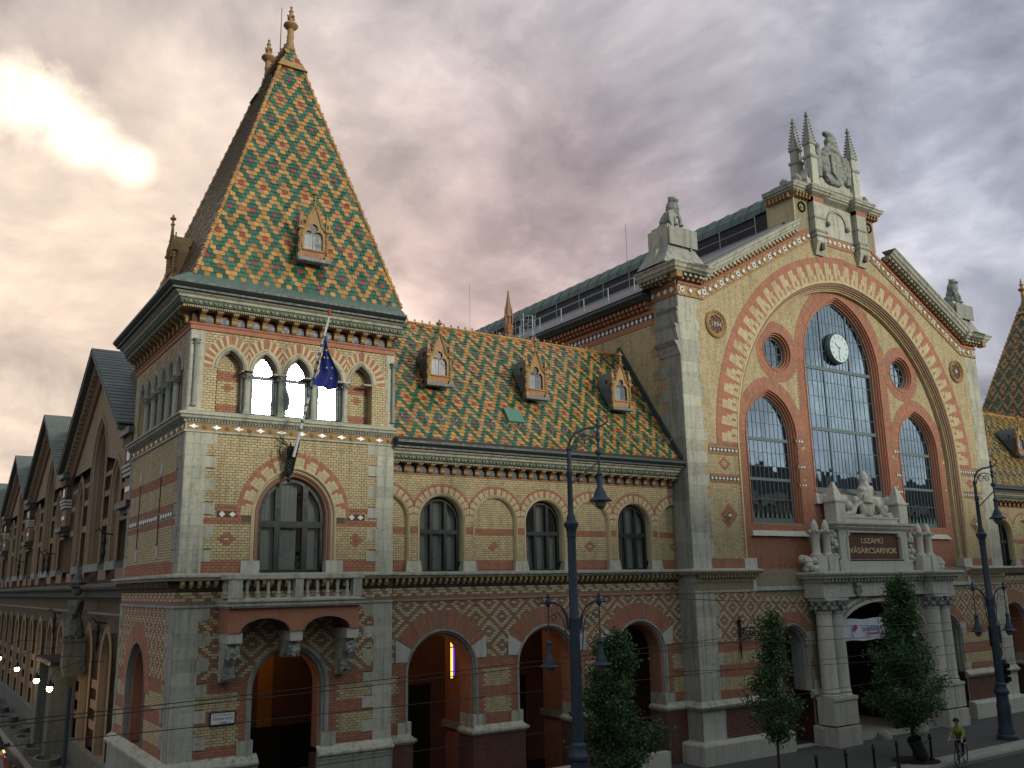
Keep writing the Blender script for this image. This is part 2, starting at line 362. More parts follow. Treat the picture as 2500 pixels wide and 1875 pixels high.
def arch(cx, sp, hw, e=0., n=24, legs=None):
    """pointed arch as [((u,z),(normal)) ...] from left foot over the crown to the right foot"""
    Rr = hw+e; a1 = math.acos(max(-1, min(1, -e/Rr))); out = []
    h = n//2
    for i in range(h+1):
        a = math.pi+(a1-math.pi)*i/h
        out.append(((cx+e+Rr*math.cos(a), sp+Rr*math.sin(a)), (math.cos(a), math.sin(a))))
    out[-1] = ((cx, sp+Rr*math.sin(a1)), (0., 1.))
    for i in range(1, h+1):
        q, nn = out[h-i]; out.append(((2*cx-q[0], q[1]), (-nn[0], nn[1])))
    if legs is not None:
        out = [((cx-hw, legs), (-1., 0.))]+out+[((cx+hw, legs), (1., 0.))]
    return out
def arch_h(cx, sp, hw, e, u):       # height of the arch curve over u
    Rr = hw+e; d = abs(u-cx)
    return sp+math.sqrt(max(0, Rr*Rr-(d+e)**2))
def in_arch(cx, z0, sp, hw, e, u, z):
    return abs(u-cx) < hw and z0 <= z and (z < sp or z < arch_h(cx, sp, hw, e, u))
def wall(mb, outline, holes, m, n=0., fr=None):
    """flat sheet with holes"""
    P = (fr or mb.fr).p
    loops = [[Vector((u, z, 0)) for u, z in outline]]+[[Vector((u, z, 0)) for u, z in h] for h in holes]
    flat = [p for l in loops for p in l]
    tris = geometry.tessellate_polygon(loops)
    mb.add([P(p.x, n, p.y) for p in flat], [tuple(t) for t in tris], m)
def path_pts(a): return [p for p, _ in a]

BW, BH, GAP = .19, .085, .015
def bricks(u0, u1, z0, z1, keep, color, bw=BW, bh=BH):
    """list of (ua,ub,za,zb,mat); keep(u,z)->bool tests a point of the wall face"""
    out = []; rows = int(round((z1-z0)/bh)); bh_ = (z1-z0)/max(1, rows)
    for r in range(rows):
        za = z0+r*bh_; zb = za+bh_; row = int(math.floor(za/bh+.5)); off = (row % 2)*.5
        c0 = int(math.floor(u0/bw-off))
        for c in range(c0, int(u1/bw)+2):
            a = (c+off)*bw; d = a+bw
            if d <= u0+.02 or a >= u1-.02: continue
            a2, d2 = max(a, u0), min(d, u1)
            mu, mz = (a2+d2)/2, (za+zb)/2
            if not (keep(a2+.01, za+.01) or keep(d2-.01, za+.01) or keep(a2+.01, zb-.01) or keep(d2-.01, zb-.01) or keep(mu, mz)): continue
            while a2 < d2-.03 and not keep(a2+.004, mz): a2 += .016        # cut the brick back to the opening
            while d2 > a2+.03 and not keep(d2-.004, mz): d2 -= .016
            if d2-a2 <= .035: continue
            m = color(mu, mz, row, 2*c+(row % 2))
            if m: out.append((a2, d2, za, zb, m))
    return out
_bm = {}
def lay(parent, fr, bl, limit=0, n=.0, depth=.012, name='brick'):
    """lays bricks: the nearest whole ones as objects, the rest joined as one part"""
    ind = set()
    if limit:
        full = [i for i, b_ in enumerate(bl) if b_[1]-b_[0] > BW-.001]
        full.sort(key=lambda i: (Vector(fr.p((bl[i][0]+bl[i][1])/2, 0, bl[i][2]))-CAM).length)
        ind = set(full[:limit])
    mb = MB(fr); g = GAP/2
    for i, (a, d, za, zb, m) in enumerate(bl):
        if i in ind:
            key = (m, round(zb-za, 3))
            if key not in _bm:
                t = MB(); t.box(-(BW/2-g), BW/2-g, 0, depth, g, zb-za-g, m); o = t.build(name); _bm[key] = o.data
                bpy.data.objects.remove(o)
            o = bpy.data.objects.new(name, _bm[key]); COL.objects.link(o); o.parent = parent
            o.location = fr.p((a+d)/2, n, za)
        else:
            jn = n+random.uniform(-.002, .003)
            P = fr.p
            vs = [P(u, q, z) for z in (za+g, zb-g) for q in (n-.004, jn+depth) for u in (a+g, d-g)]
            mb.add(vs, [(2, 3, 7, 6), (0, 2, 6, 4), (1, 3, 7, 5), (0, 1, 3, 2), (4, 5, 7, 6)], m)
    if mb.f: mb.build('brickwork' if name == 'brick' else name, parent, kind='stuff')
def ring(mb, cx, sp, hw, e, layers, nv, n=.024, back=-.01, t0=0., t1=1., clip=None, gap=.006, sides=(0, 1)):
    """voussoirs. layers: list of (r0,r1,fn(i)->mat or None). t0..t1 part of each half arch (0 foot, 1 crown)"""
    Rr = hw+e; a1 = math.acos(-e/Rr); P = mb.fr.p; h = nv//2
    for side in (0, 1):
        for i in range(h):
            ta, tb = t0+(t1-t0)*i/h, t0+(t1-t0)*(i+1)/h
            for r_0, r_1, fn in layers:
                m = fn(i)
                if not m: continue
                q = []
                ga = gap/2/(Rr+r_0)
                for rr in (r_0+gap/2, r_1-gap/2):
                    a1r = math.acos(-e/(Rr+rr)); A = [math.pi+(a1r-math.pi)*t for t in (ta, tb)]
                    for j, a in enumerate(A):
                        a_ = a-ga if j == 0 else a+ga
                        u = cx+e+(Rr+rr)*math.cos(a_); z = sp+(Rr+rr)*math.sin(a_)
                        if u > cx: u = cx
                        if clip and side in sides and abs(u-cx) > clip: u = cx-clip
                        if side: u = 2*cx-u
                        q.append((u, z))
                if abs(q[0][0]-q[2][0])+abs(q[0][1]-q[2][1]) < .02: continue
                jn = n+random.uniform(-.003, .003)
                mb.hexa([P(q[0][0], back, q[0][1]), P(q[1][0], back, q[1][1]), P(q[0][0], jn, q[0][1]), P(q[1][0], jn, q[1][1]),
                         P(q[2][0], back, q[2][1]), P(q[3][0], back, q[3][1]), P(q[2][0], jn, q[2][1]), P(q[3][0], jn, q[3][1])], m)
def split_pieces(mb, parent, name, limit):
    """turns the separate pieces collected in mb (all hexas of 8 verts) into single objects, up to limit; the rest joined"""
    n = len(mb.v)//8; mats = list(mb.mi)
    cen = [Vector(mb.v[i*8]) for i in range(n)]
    order = sorted(range(n), key=lambda i: (cen[i]-CAM).length); ind = set(order[:limit])
    rest = MB(mb.fr)
    fpp = 6
    for i in range(n):
        vs = mb.v[i*8:i*8+8]; m = mats[mb.m[i*fpp]]
        if i in ind:
            t = MB(); t.hexa(vs, m); t.build(name, parent, origin=vs[0])
        else: rest.hexa(vs, m)
    if rest.f: rest.build(name+'s', parent, kind='stuff')
def window(parent, fr, cx, z0, sp, hw, e, n, mull, trans, frame='frame', glass='glass', fw=.07, curtain=True, tilt=.0, bars=None, back=.9, name='window', fd=.06, curt='curtain', stuff=False):
    """a window set back at depth n (negative): frame, panes between mullions and transoms, curtain and dark room"""
    w = child(name, parent, fr.p(cx, n, z0)); O = Vector(fr.p(cx, n, z0))
    def bld(mb, nm, **k):
        o = mb.build(nm, w, origin=tuple(O), **k); o.location = (0, 0, 0); return o
    f = MB(fr)
    f.sweep(arch(cx, sp, hw, e, 20, z0), [(0, n), (0, n+fd), (-fw, n+fd), (-fw, n)], frame)
    f.box(cx-hw, cx+hw, n, n+fd, z0, z0+fw, frame)
    for u, wd in mull:
        f.box(cx+u-wd/2, cx+u+wd/2, n, n+fd*.95, z0+fw, arch_h(cx, sp, hw, e, cx+u)-fw*.6, frame)
    for z, wd in trans:
        hh = hw if z < sp else max(.05, math.sqrt(max(0, (hw+e)**2-(z-sp)**2))-e)
        f.box(cx-hh+.01, cx+hh-.01, n, n+fd*1.15, z-wd/2, z+wd/2, frame)
    if bars:
        for u in bars[0]: f.box(cx+u-.012, cx+u+.012, n, n+.035, z0+fw, arch_h(cx, sp, hw, e, cx+u)-.02, frame)
        for z in bars[1]:
            hh = hw if z < sp else max(.05, math.sqrt(max(0, (hw+e)**2-(z-sp)**2))-e)
            f.box(cx-hh+.01, cx+hh-.01, n, n+.035, z-.012, z+.012, frame)
    bld(f, 'frame')
    us = sorted([-hw]+[u for u, _ in mull]+(list(bars[0]) if bars else [])+[hw]); zs = sorted([z0]+[z for z, _ in trans]+(list(bars[1]) if bars else []))
    top = arch_h(cx, sp, hw, e, cx); zs.append(top+.01)
    allp = MB(fr); rng = random.Random(int(cx*100)); cnt = 0
    for i in range(len(us)-1):
        for j in range(len(zs)-1):
            a, c = cx+us[i], cx+us[i+1]; za, zb = zs[j], zs[j+1]
            if c-a < .05 or zb-za < .05: continue
            def lim(u): return min(zb, arch_h(cx, sp, hw, e, min(max(u, cx-hw+.001), cx+hw-.001)) if True else zb)
            ks = [a+(c-a)*q/4 for q in range(5)]
            tops = [lim(u) if zb > sp-.001 else zb for u in ks]
            if max(tops) < za+.05: continue
            poly = [(a, za), (c, za)]+[(u, max(t, za+.001)) for u, t in reversed(list(zip(ks, tops)))]
            tu, tz = rng.gauss(0, tilt), rng.gauss(0, tilt)
            pts = [fr.p(u, n+.02+tu*(u-(a+c)/2)+tz*(z-(za+zb)/2), z) for u, z in poly]
            if stuff: allp.face(pts, glass)
            else:
                pn = MB(fr); pn.face(pts, glass); bld(pn, 'pane')
    if stuff: bld(allp, 'pane', kind='stuff')
    if curtain:
        cu = MB(fr)
        for u, _ in [(0, 0)]:
            for a, c, zt in ([(-hw*.93, -hw*.38, top), (-hw*.30, hw*.22, top-.1), (hw*.42, hw*.93, top-.15)] if curtain is True else curtain):
                k = 10
                for q in range(k):
                    x0, x1 = cx+a+(c-a)*q/k, cx+a+(c-a)*(q+1)/k; w0, w1 = .03*math.sin(q*2.1), .03*math.sin((q+1)*2.1)
                    z1_, z2_ = min(zt, arch_h(cx, sp, hw, e, x0)), min(zt, arch_h(cx, sp, hw, e, x1))
                    cu.face([fr.p(x0, n-.16+w0, z0), fr.p(x1, n-.16+w1, z0), fr.p(x1, n-.16+w1, max(z0+.1, z2_)), fr.p(x0, n-.16+w0, max(z0+.1, z1_))], curt)
        bld(cu, 'curtain')
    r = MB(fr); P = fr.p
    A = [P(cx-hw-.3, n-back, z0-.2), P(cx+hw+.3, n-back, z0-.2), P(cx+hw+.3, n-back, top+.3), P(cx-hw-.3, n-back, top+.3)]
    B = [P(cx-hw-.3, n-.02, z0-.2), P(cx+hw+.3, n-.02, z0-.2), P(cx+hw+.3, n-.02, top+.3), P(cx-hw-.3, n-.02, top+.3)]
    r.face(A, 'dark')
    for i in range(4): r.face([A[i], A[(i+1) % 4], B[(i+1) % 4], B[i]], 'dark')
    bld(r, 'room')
    return w
# tile pattern, half-tile columns x rows: period 8 x 12
def tcol(r, x):
    r %= 12; r = min(r, 12-r); x %= 8; x = min(x, 8-x)
    T = {0: {0: 'tr', 2: 'ty', 4: 'tg'}, 1: {1: 'ty', 3: 'tg'}, 2: {0: 'ty', 2: 'tg', 4: 'ty'}, 3: {1: 'tg', 3: 'ty'},
         4: {0: 'tg', 2: 'ty', 4: 'tg'}, 5: {1: 'ty', 3: 'tg'}, 6: {0: 'ty', 2: 'tg', 4: 'tr'}}
    return T[r].get(x, 'tg')
def tiles(parent, O, U, S, width, length, tw, th, keep, limit, colf=tcol, u0=0., ro=0):
    """scale-shaped tiles on a roof plane: O low left corner, U along, S up the slope (unit vectors)"""
    O, U, S = Vector(O), Vector(U), Vector(S); N = U.cross(S).normalized()
    if N.z < 0: N = -N
    prof = [(-.5, .98), (-.5, .12), (-.30, 0), (.30, 0), (.5, .12), (.5, .98)]
    g = .006
    def pts(c, s0):
        out = []
        for a, q in prof:
            out.append(((c+a*(tw-g)), s0+q*th*1.25-.06*th, .012+.028*(1-q)))
        return out
    cells = []
    rows = int(length/th)
    for r in range(rows):
        s0 = r*th
        for c in range(int(u0/tw)-1, int((u0+width)/tw)+2):
            uc = c*tw+(r % 2)*tw/2
            if keep(uc, s0+th/2):
                m_ = colf(r+ro, 2*c+(r % 2))
                if m_ != 'td' and random.random() < .022: m_ = random.choice(('tg', 'ty', 'td', 'tr', 'terra_o'))
                cells.append((r, uc, s0, m_))
    order = sorted(range(len(cells)), key=lambda i: (O+U*cells[i][1]+S*cells[i][2]-CAM).length); ind = set(order[:limit])
    rot = Matrix((U, S, N)).transposed().to_4x4()
    mb = MB(); share = {}
    def shape(c, s0):
        t = pts(c, s0); vs = [Vector((a, q, n_)) for a, q, n_ in t]; lowv = [Vector((a, q, n_-.02)) for a, q, n_ in t[1:5]]
        return vs+lowv, [(0, 1, 2, 3, 4, 5), (1, 2, 7, 6), (2, 3, 8, 7), (3, 4, 9, 8)]
    for i, (r, uc, s0, m) in enumerate(cells):
        if i in ind:
            if m not in share:
                t = MB(); vs, fs = shape(0, 0); t.add([tuple(v) for v in vs], fs, m); o = t.build('roof_tile'); share[m] = o.data; bpy.data.objects.remove(o)
            o = bpy.data.objects.new('roof_tile', share[m]); COL.objects.link(o); o.parent = parent
            o.matrix_local = Matrix.Translation(O+U*uc+S*s0) @ rot
        else:
            vs, fs = shape(uc, s0)
            jj = random.uniform(-.006, .012); jx = random.uniform(-.006, .006); js = random.uniform(-.010, .006)
            mb.add([tuple(O+U*(v.x+jx)+S*(v.y+js)+N*(v.z+jj)) for v in vs], fs, m)
    if mb.f: mb.build('roof_tiles', parent, kind='stuff')
# ================================================================== THE HALL, piece by piece
FT = Fr((0, 0, 0), (1, 0, 0), (0, -1, 0))            # corner tower, front
FL = Fr((0, 0, 0), (0, 1, 0), (-1, 0, 0))            # corner tower, side street face
FW = Fr((0, .59, 0), (1, 0, 0), (0, -1, 0))          # arcaded wing
FP = Fr((0, -.38, 0), (1, 0, 0), (0, -1, 0))         # gabled pavilion
def diaper(r, c, per=12):
    """brick lattice: diagonal red lines with a small red cross in every diamond"""
    a, q = (r+c) % per, (r-c) % per
    if a == 0 or q == 0: return 'bb' if (r*7+c*3) % 5 < 3 else 'rb'
    x, y = (c+r) % per, (c-r) % per
    # centre of the diamond
    da, dq = min(abs(a-per/2), per), min(abs(q-per/2), per)
    if max(da, dq) <= 2 and not (da == 0 and dq == 0): return 'bb'
    return 'yb2'
def low_color(u, z, r, c):
    if z > 6.95: return 'yb2' if ((c//2+r) % 3 != 0 and 7.03 < z < 7.28) else 'bb'
    if z > 4.75: return diaper(r, c)
    if z > 4.30: return 'rb'
    if z > 3.80: return 'yb'
    if z > 3.33: return 'rb'
    if z > 2.78: return 'yb'
    if z > 2.30: return 'rb'
    return 'db'
def cross(u, z, cx, cz, s=.26):
    d = abs(u-cx)/s+abs(z-cz)/(s*.95)
    return .28 < d <= 1.05
def quoins(parent, fr, edge, sgn, z0, z1, wn, ww, h, m='stone', proud=.022, name='quoin_stone'):
    n = max(1, int(round((z1-z0)/h))); h_ = (z1-z0)/n
    for i in range(n):
        w = (ww if i % 2 else wn)+random.uniform(-.03, .03); t = MB(fr); a, c = edge-sgn*.0, edge+sgn*w
        if a > c: a, c = c, a
        z_a = z0+i*h_
        pr_ = proud+random.uniform(-.003, .004)
        t.box(a, c, -.06, pr_, z_a+.002, z_a+h_-.002, m); o = fr.p(a, 0, z_a); t.build(name, parent, origin=o)
    return lambda u, z: (z0 <= z < z1) and (0 <= (u-edge)*sgn < (ww if int((z-z0)/h_) % 2 else wn)-.05)
def brackets(parent, fr, us, z0, z1, out, w, m1='terra', cap='stone', name='cornice_bracket'):
    """S-shaped consoles under a cornice"""
    me = None
    for u in us:
        if me is None:
            t = MB(Fr((0, 0, 0), fr.U, fr.N)); h = z1-z0
            prof = [(0, 0), (.30*out, .02*h), (.42*out, .16*h), (.40*out, .42*h), (.55*out, .62*h), (.80*out, .70*h), (.95*out, .80*h), (.95*out, .86*h), (0, .86*h)]
            P = t.fr.p; k = len(prof)
            vs = [P(-w/2, n, z) for n, z in prof]+[P(w/2, n, z) for n, z in prof]
            t.add(vs, [(i, (i+1) % k, k+(i+1) % k, k+i) for i in range(k)]+[tuple(range(k)), tuple(range(k, 2*k))], m1)
            t.box(-w/2-.015, w/2+.015, 0, out, .86*h, h, cap)
            t.box(-w/2-.01, w/2+.01, .0, .33*out, -.02*h, .06*h, 'terra_d')
            o = t.build(name, parent, origin=(0, 0, 0)); me = o.data
        else:
            o = bpy.data.objects.new(name, me); COL.objects.link(o); o.parent = parent
        o.location = fr.p(u, 0, z0)
def panels(parent, fr, us, z0, z1, w, m='blue', n=.03, name='glazed_panel'):
    me = None
    for u in us:
        if me is None:
            t = MB(Fr((0, 0, 0), fr.U, fr.N)); t.box(-w/2, w/2, 0, n, 0, z1-z0, m)
            t.box(-w/2-.012, w/2+.012, 0, n+.02, z1-z0, z1-z0+.035, 'terra_o'); o = t.build(name, parent, origin=(0, 0, 0)); me = o.data
        else: o = bpy.data.objects.new(name, me); COL.objects.link(o); o.parent = parent
        o.location = fr.p(u, 0, z0)
def dentils(mb, fr, u0, u1, z0, z1, out, w, m, n0=0.):
    k = int((u1-u0)/(2*w))
    for i in range(k):
        a = u0+(i+.25)*(u1-u0)/k; mb.box(a, a+(u1-u0)/k*.5, n0, out, z0, z1, m, fr)
def frieze_relief(mb, fr, u0, u1, n, z0, z1):
    k = int((u1-u0)/.155); h = z1-z0
    for i in range(k):
        u = u0+(i+.5)*(u1-u0)/k; zc = (z0+z1)/2
        if i % 2: mb.prism([(u-.06, zc), (u-.02, z0+.01), (u+.05, zc-.01), (u+.01, z1-.01)], n, n+.045, 'stone_g', fr)
        else: mb.prism([(u+.05*math.cos(a*1.047), zc+.045*math.sin(a*1.047)) for a in range(6)], n, n+.055, 'gfrieze', fr); mb.prism([(u+.02*math.cos(a*1.571), zc+.02*math.sin(a*1.571)) for a in range(4)], n+.05, n+.07, 'stone_w', fr)
def plaque(parent, fr, u0, u1, z0, z1, n=.02, name='glazed_band', lobes=True):
    """dark panel with a row of white lozenges or quatrefoils"""
    t = MB(fr); t.box(u0, u1, 0, n, z0, z1, 'terra_d'); h = z1-z0; t.box(u0, u1, 0, n+.006, z0-.02, z0+.015, 'terra'); t.box(u0, u1, 0, n+.006, z1-.015, z1+.02, 'terra')
    k = max(1, int(round((u1-u0)/(h*1.15)))); st = (u1-u0)/k; cz = (z0+z1)/2
    for i in range(k):
        c = u0+(i+.5)*st; r = h*.36
        if lobes and i % 2 == 0:
            for q in ((-.5, 0), (.5, 0), (0, .5), (0, -.5)):
                t.prism([(c+q[0]*r+.55*r*math.cos(a*math.pi/4), cz+q[1]*r+.55*r*math.sin(a*math.pi/4)) for a in range(8)], n, n+.012+.002*(q[0] != 0), 'white')
        else: t.prism([(c-r*1.25, cz), (c, cz-r), (c+r*1.25, cz), (c, cz+r)], n, n+.013, 'white')
    t.build(name, parent, origin=fr.p(u0, 0, z0))
def column(mb, c, r, z0, z1, m, cap='carve', seg=12, caph=.3):
    x, y, _ = c
    mb.lathe((x, y, z0), [(r*1.5, 0), (r*1.5, r*.5), (r*1.2, r*.7), (r*1.35, r*1.0), (r*1.05, r*1.3), (r, r*1.6), (r*.95, z1-z0-caph-r*.3), (r*1.1, z1-z0-caph-r*.2), (r*1.1, z1-z0-caph)], m, seg)
    mb.lathe((x, y, z1-caph), [(r*.95, 0), (r*1.1, caph*.25), (r*1.6, caph*.45), (r*1.25, caph*.5), (r*1.7, caph*.8), (r*1.5, caph*.85)], cap, 8)
    for k in range(8):
        a = k*math.pi/4+.39; mb.ball((x+r*1.5*math.cos(a), y+r*1.5*math.sin(a), z1-caph*(.35 if k % 2 else .6)), r*.36, cap, 6)
    mb.box(x-r*1.75, x+r*1.75, -y-r*1.75, -y+r*1.75, z1-caph*.17, z1, m)

def dormer(parent, fr, cx, z0, n, w=1.02, h=1.75, back=1.6, cheek='lead', slope=None):
    """gothic terracotta dormer: spiral shafts with pinnacles, crocketed gable, trefoil opening, sill, lead cheeks"""
    d = child('dormer', parent, fr.p(cx, n, z0))
    O = Vector(fr.p(cx, n, z0)); loc = Fr(O, fr.U, fr.N)
    def bld(mb, nm, **k):
        o = mb.build(nm, d, origin=tuple(O), **k); o.location = (0, 0, 0); return o
    t = MB(loc); hw = w/2-.11
    # front plate with trefoil-headed opening
    hole = [(-hw+.06, .30), (-hw+.06, .80), (-hw+.09, .92), (-hw*.55, 1.0), (-.07, .98), (-.15, 1.08), (-.12, 1.22), (0, 1.28), (.12, 1.22), (.15, 1.08), (.07, .98), (hw*.55, 1.0), (hw-.09, .92), (hw-.06, .80), (hw-.06, .30)]
    outer = [(-hw-.02, .02), (-hw-.02, 1.0), (-hw*.62, 1.18), (-.2, 1.45), (0, 1.85), (.2, 1.45), (hw*.62, 1.18), (hw+.02, 1.0), (hw+.02, .02)]
    for nn in (0., .09): wall(t, outer, [hole], 'terra', nn)
    k = len(hole)
    for i in range(k):
        a, c = hole[i], hole[(i+1) % k]; t.face([loc.p(a[0], 0, a[1]), loc.p(c[0], 0, c[1]), loc.p(c[0], .09, c[1]), loc.p(a[0], .09, a[1])], 'terra')
    t.box(-hw+.06, hw-.06, .0, .10, .06, .28, 'terra_o'); t.box(-hw, hw, .0, .15, .26, .31, 'terra')
    bld(t, 'front')
    g = MB(loc)                                         # gable rim with crockets and finial
    rim = [(-hw-.08, 1.0), (-hw*.62-.03, 1.22), (-.21, 1.50), (0, 1.98), (.21, 1.50), (hw*.62+.03, 1.22), (hw+.08, 1.0)]
    g.tube([loc.p(u, .1, z) for u, z in rim], .045, 'terra', 6)
    for i in range(6):
        (a, c), (e_, f) = rim[i], rim[i+1]
        for q in (.25, .75):
            u, z = a+(e_-a)*q, c+(f-c)*q; s_ = -1 if i < 3 else 1
            g.ball(loc.p(u+s_*.06, .1, z+.05), .04, 'terra', 6)
    g.lathe(loc.p(0, .1, 1.95), [(.05, 0), (.045, .18), (.08, .2), (.08, .24), (.04, .27), (.04, .38), (.11, .42), (.11, .47), (.05, .52), (.03, .60), (.0, .62)], 'terra', 8)
    for s_ in (-1, 1): g.ball(loc.p(s_*.10, .1, 2.40), .045, 'terra', 6)
    bld(g, 'gable_rim')
    for s_ in (-1, 1):
        p = MB(loc); u = s_*(hw+.09)
        for q in range(9):                              # twisted shaft
            a = q*.5; z = .12+q*.1
            p.lathe(loc.p(u+.02*math.cos(a*3), .08, z), [(.055, 0), (.075, .05), (.055, .1)], 'terra', 7)
        p.box(u-.09, u+.09, -.02, .18, -.04, .12, 'terra'); p.box(u-.1, u+.1, -.02, .19, 1.02, 1.10, 'terra')
        p.box(u-.065, u+.065, .0, .15, 1.10, 1.34, 'terra'); p.box(u-.03, u+.03, .14, .16, 1.14, 1.30, 'terra_d')
        p.taper(u-.075, u+.075, 0, .15, 1.34, 1.66, .07, 'terra'); p.ball(loc.p(u, .075, 1.68), .035, 'terra', 6)
        bld(p, 'pinnacle')
    q = MB(loc); q.face([loc.p(-hw, .02, .28), loc.p(hw, .02, .28), loc.p(hw, .02, 1.3), loc.p(-hw, .02, 1.3)], 'glass'); bld(q, 'pane')
    q = MB(loc); q.face([loc.p(-hw+.08, -.12, .3), loc.p(hw*.3, -.12, .3), loc.p(hw*.3, -.12, .95), loc.p(-hw+.08, -.12, .95)], 'curtain'); q.box(-.012, .012, .0, .03, .3, .98, 'frame_g')
    q.box(-hw, hw, -.5, -.45, .0, 1.3, 'dark'); bld(q, 'curtain')
    r = MB(loc)                                         # little roof and cheeks running back into the slope
    a = [(-hw-.04, 0), (-hw-.04, 1.02), (-.25, 1.42), (0, 1.75), (.25, 1.42), (hw+.04, 1.02), (hw+.04, 0)]
    for i in range(6):
        (u, z), (u2, z2) = a[i], a[i+1]
        b1 = -(z/slope if slope else back); b2 = -(z2/slope if slope else back)
        r.face([loc.p(u, -.005, z), loc.p(u2, -.005, z2), loc.p(u2, b2-.25, z2), loc.p(u, b1-.25, z)], cheek)
    r.box(-hw-.2, hw+.2, -.1, .22, -.14, -.02, cheek)
    bld(r, 'cheek')
    return d

def ridge_cap(mb, pts, r, st, m='ty', crest=.13):
    """half-round ridge tiles with little crest knobs along a line"""
    for a, c in zip(pts[:-1], pts[1:]):
        a, c = Vector(a), Vector(c); L = (c-a).length; k = max(1, int(L/st)); d = (c-a)/k
        for i in range(k):
            p = a+d*i; q = a+d*(i+1)
            mb.tube([p, q-d*.04], [r*1.12, r*.95], m, 6)
            if crest: mb.lathe(tuple(p+Vector((0, 0, r*.7))), [(.03, 0), (.022, crest*.5), (.05, crest*.7), (.05, crest*.95), (.012, crest*1.2)], m, 6)

# ------------------------------------------------------------------ corner tower
def top_arcade(root, fr, cs, hw, sp, apex_e, zb, blind, n_back=-.38, blindcolor=None):
    lo, hi = cs[0]-hw, cs[-1]+hw
    hole = [(lo, zb)]
    for c in cs: hole += path_pts(arch(c, sp, hw, apex_e, 12))
    hole += [(hi, zb)]
    soff = MB(fr)
    for c in cs:
        pa = arch(c, sp, hw, apex_e, 14)
        soff.sweep(pa, [(.10, .0), (.10, .05), (.05, .06), (.02, .03), (0, .02), (0, n_back)], 'stone')
        soff.sweep(pa, [(0, -.1), (-.05, -.12), (-.05, -.2), (0, -.22)], 'bb')
    soff.box(lo-.02, lo+.0, n_back, 0, zb, sp, 'yb'); soff.box(hi, hi+.02, n_back, 0, zb, sp, 'yb')
    for a, c in zip(cs[:-1], cs[1:]): soff.box(a+hw, c-hw, n_back, -.002, sp-.02, sp, 'stone')
    soff.build('arch_moulding', root)
    for i, (a, c) in enumerate(zip(cs[:-1], cs[1:])):
        t = MB(fr); m = (a+c)/2; p = fr.p(m, -.05, 0)
        t.box(m-(c-a)/2+hw, m+(c-a)/2-hw, n_back, -.16, zb, sp-.02, 'stone_g')
        column(t, p, .098, zb, sp, 'stone', caph=.30); t.build('column', root, origin=(p[0], p[1], zb))
    for i, c in enumerate(cs):
        if i in blind:
            t = MB(fr); wall(t, [(c-hw-.02, zb), (c+hw+.02, zb)]+list(reversed(path_pts(arch(c, sp, hw+.02, apex_e, 10)))), [], 'mortar', n_back)
            t.build('niche', root)
            def col(u, z, r, q):
                if zb < z < zb+.33 or sp-.33 < z < sp-.02: return 'rb'
                if cross(u, z, c, zb+.86, .2): return 'rb'
                return 'yb'
            lay(root, fr, bricks(c-hw, c+hw, zb, sp+1.2, lambda u, z: in_arch(c, zb, sp, hw, apex_e, u, z), col), 0, n_back)
        else:
            window(root, fr, c, zb+.02, sp+.0, hw-.02, apex_e, n_back+.1, [], [(sp-.12, .10)], frame='frame_g', glass='glass_hi', fw=.07,
                   curtain=[(-.30, .22, sp+.55)], fd=.07, back=.7)
    return hole

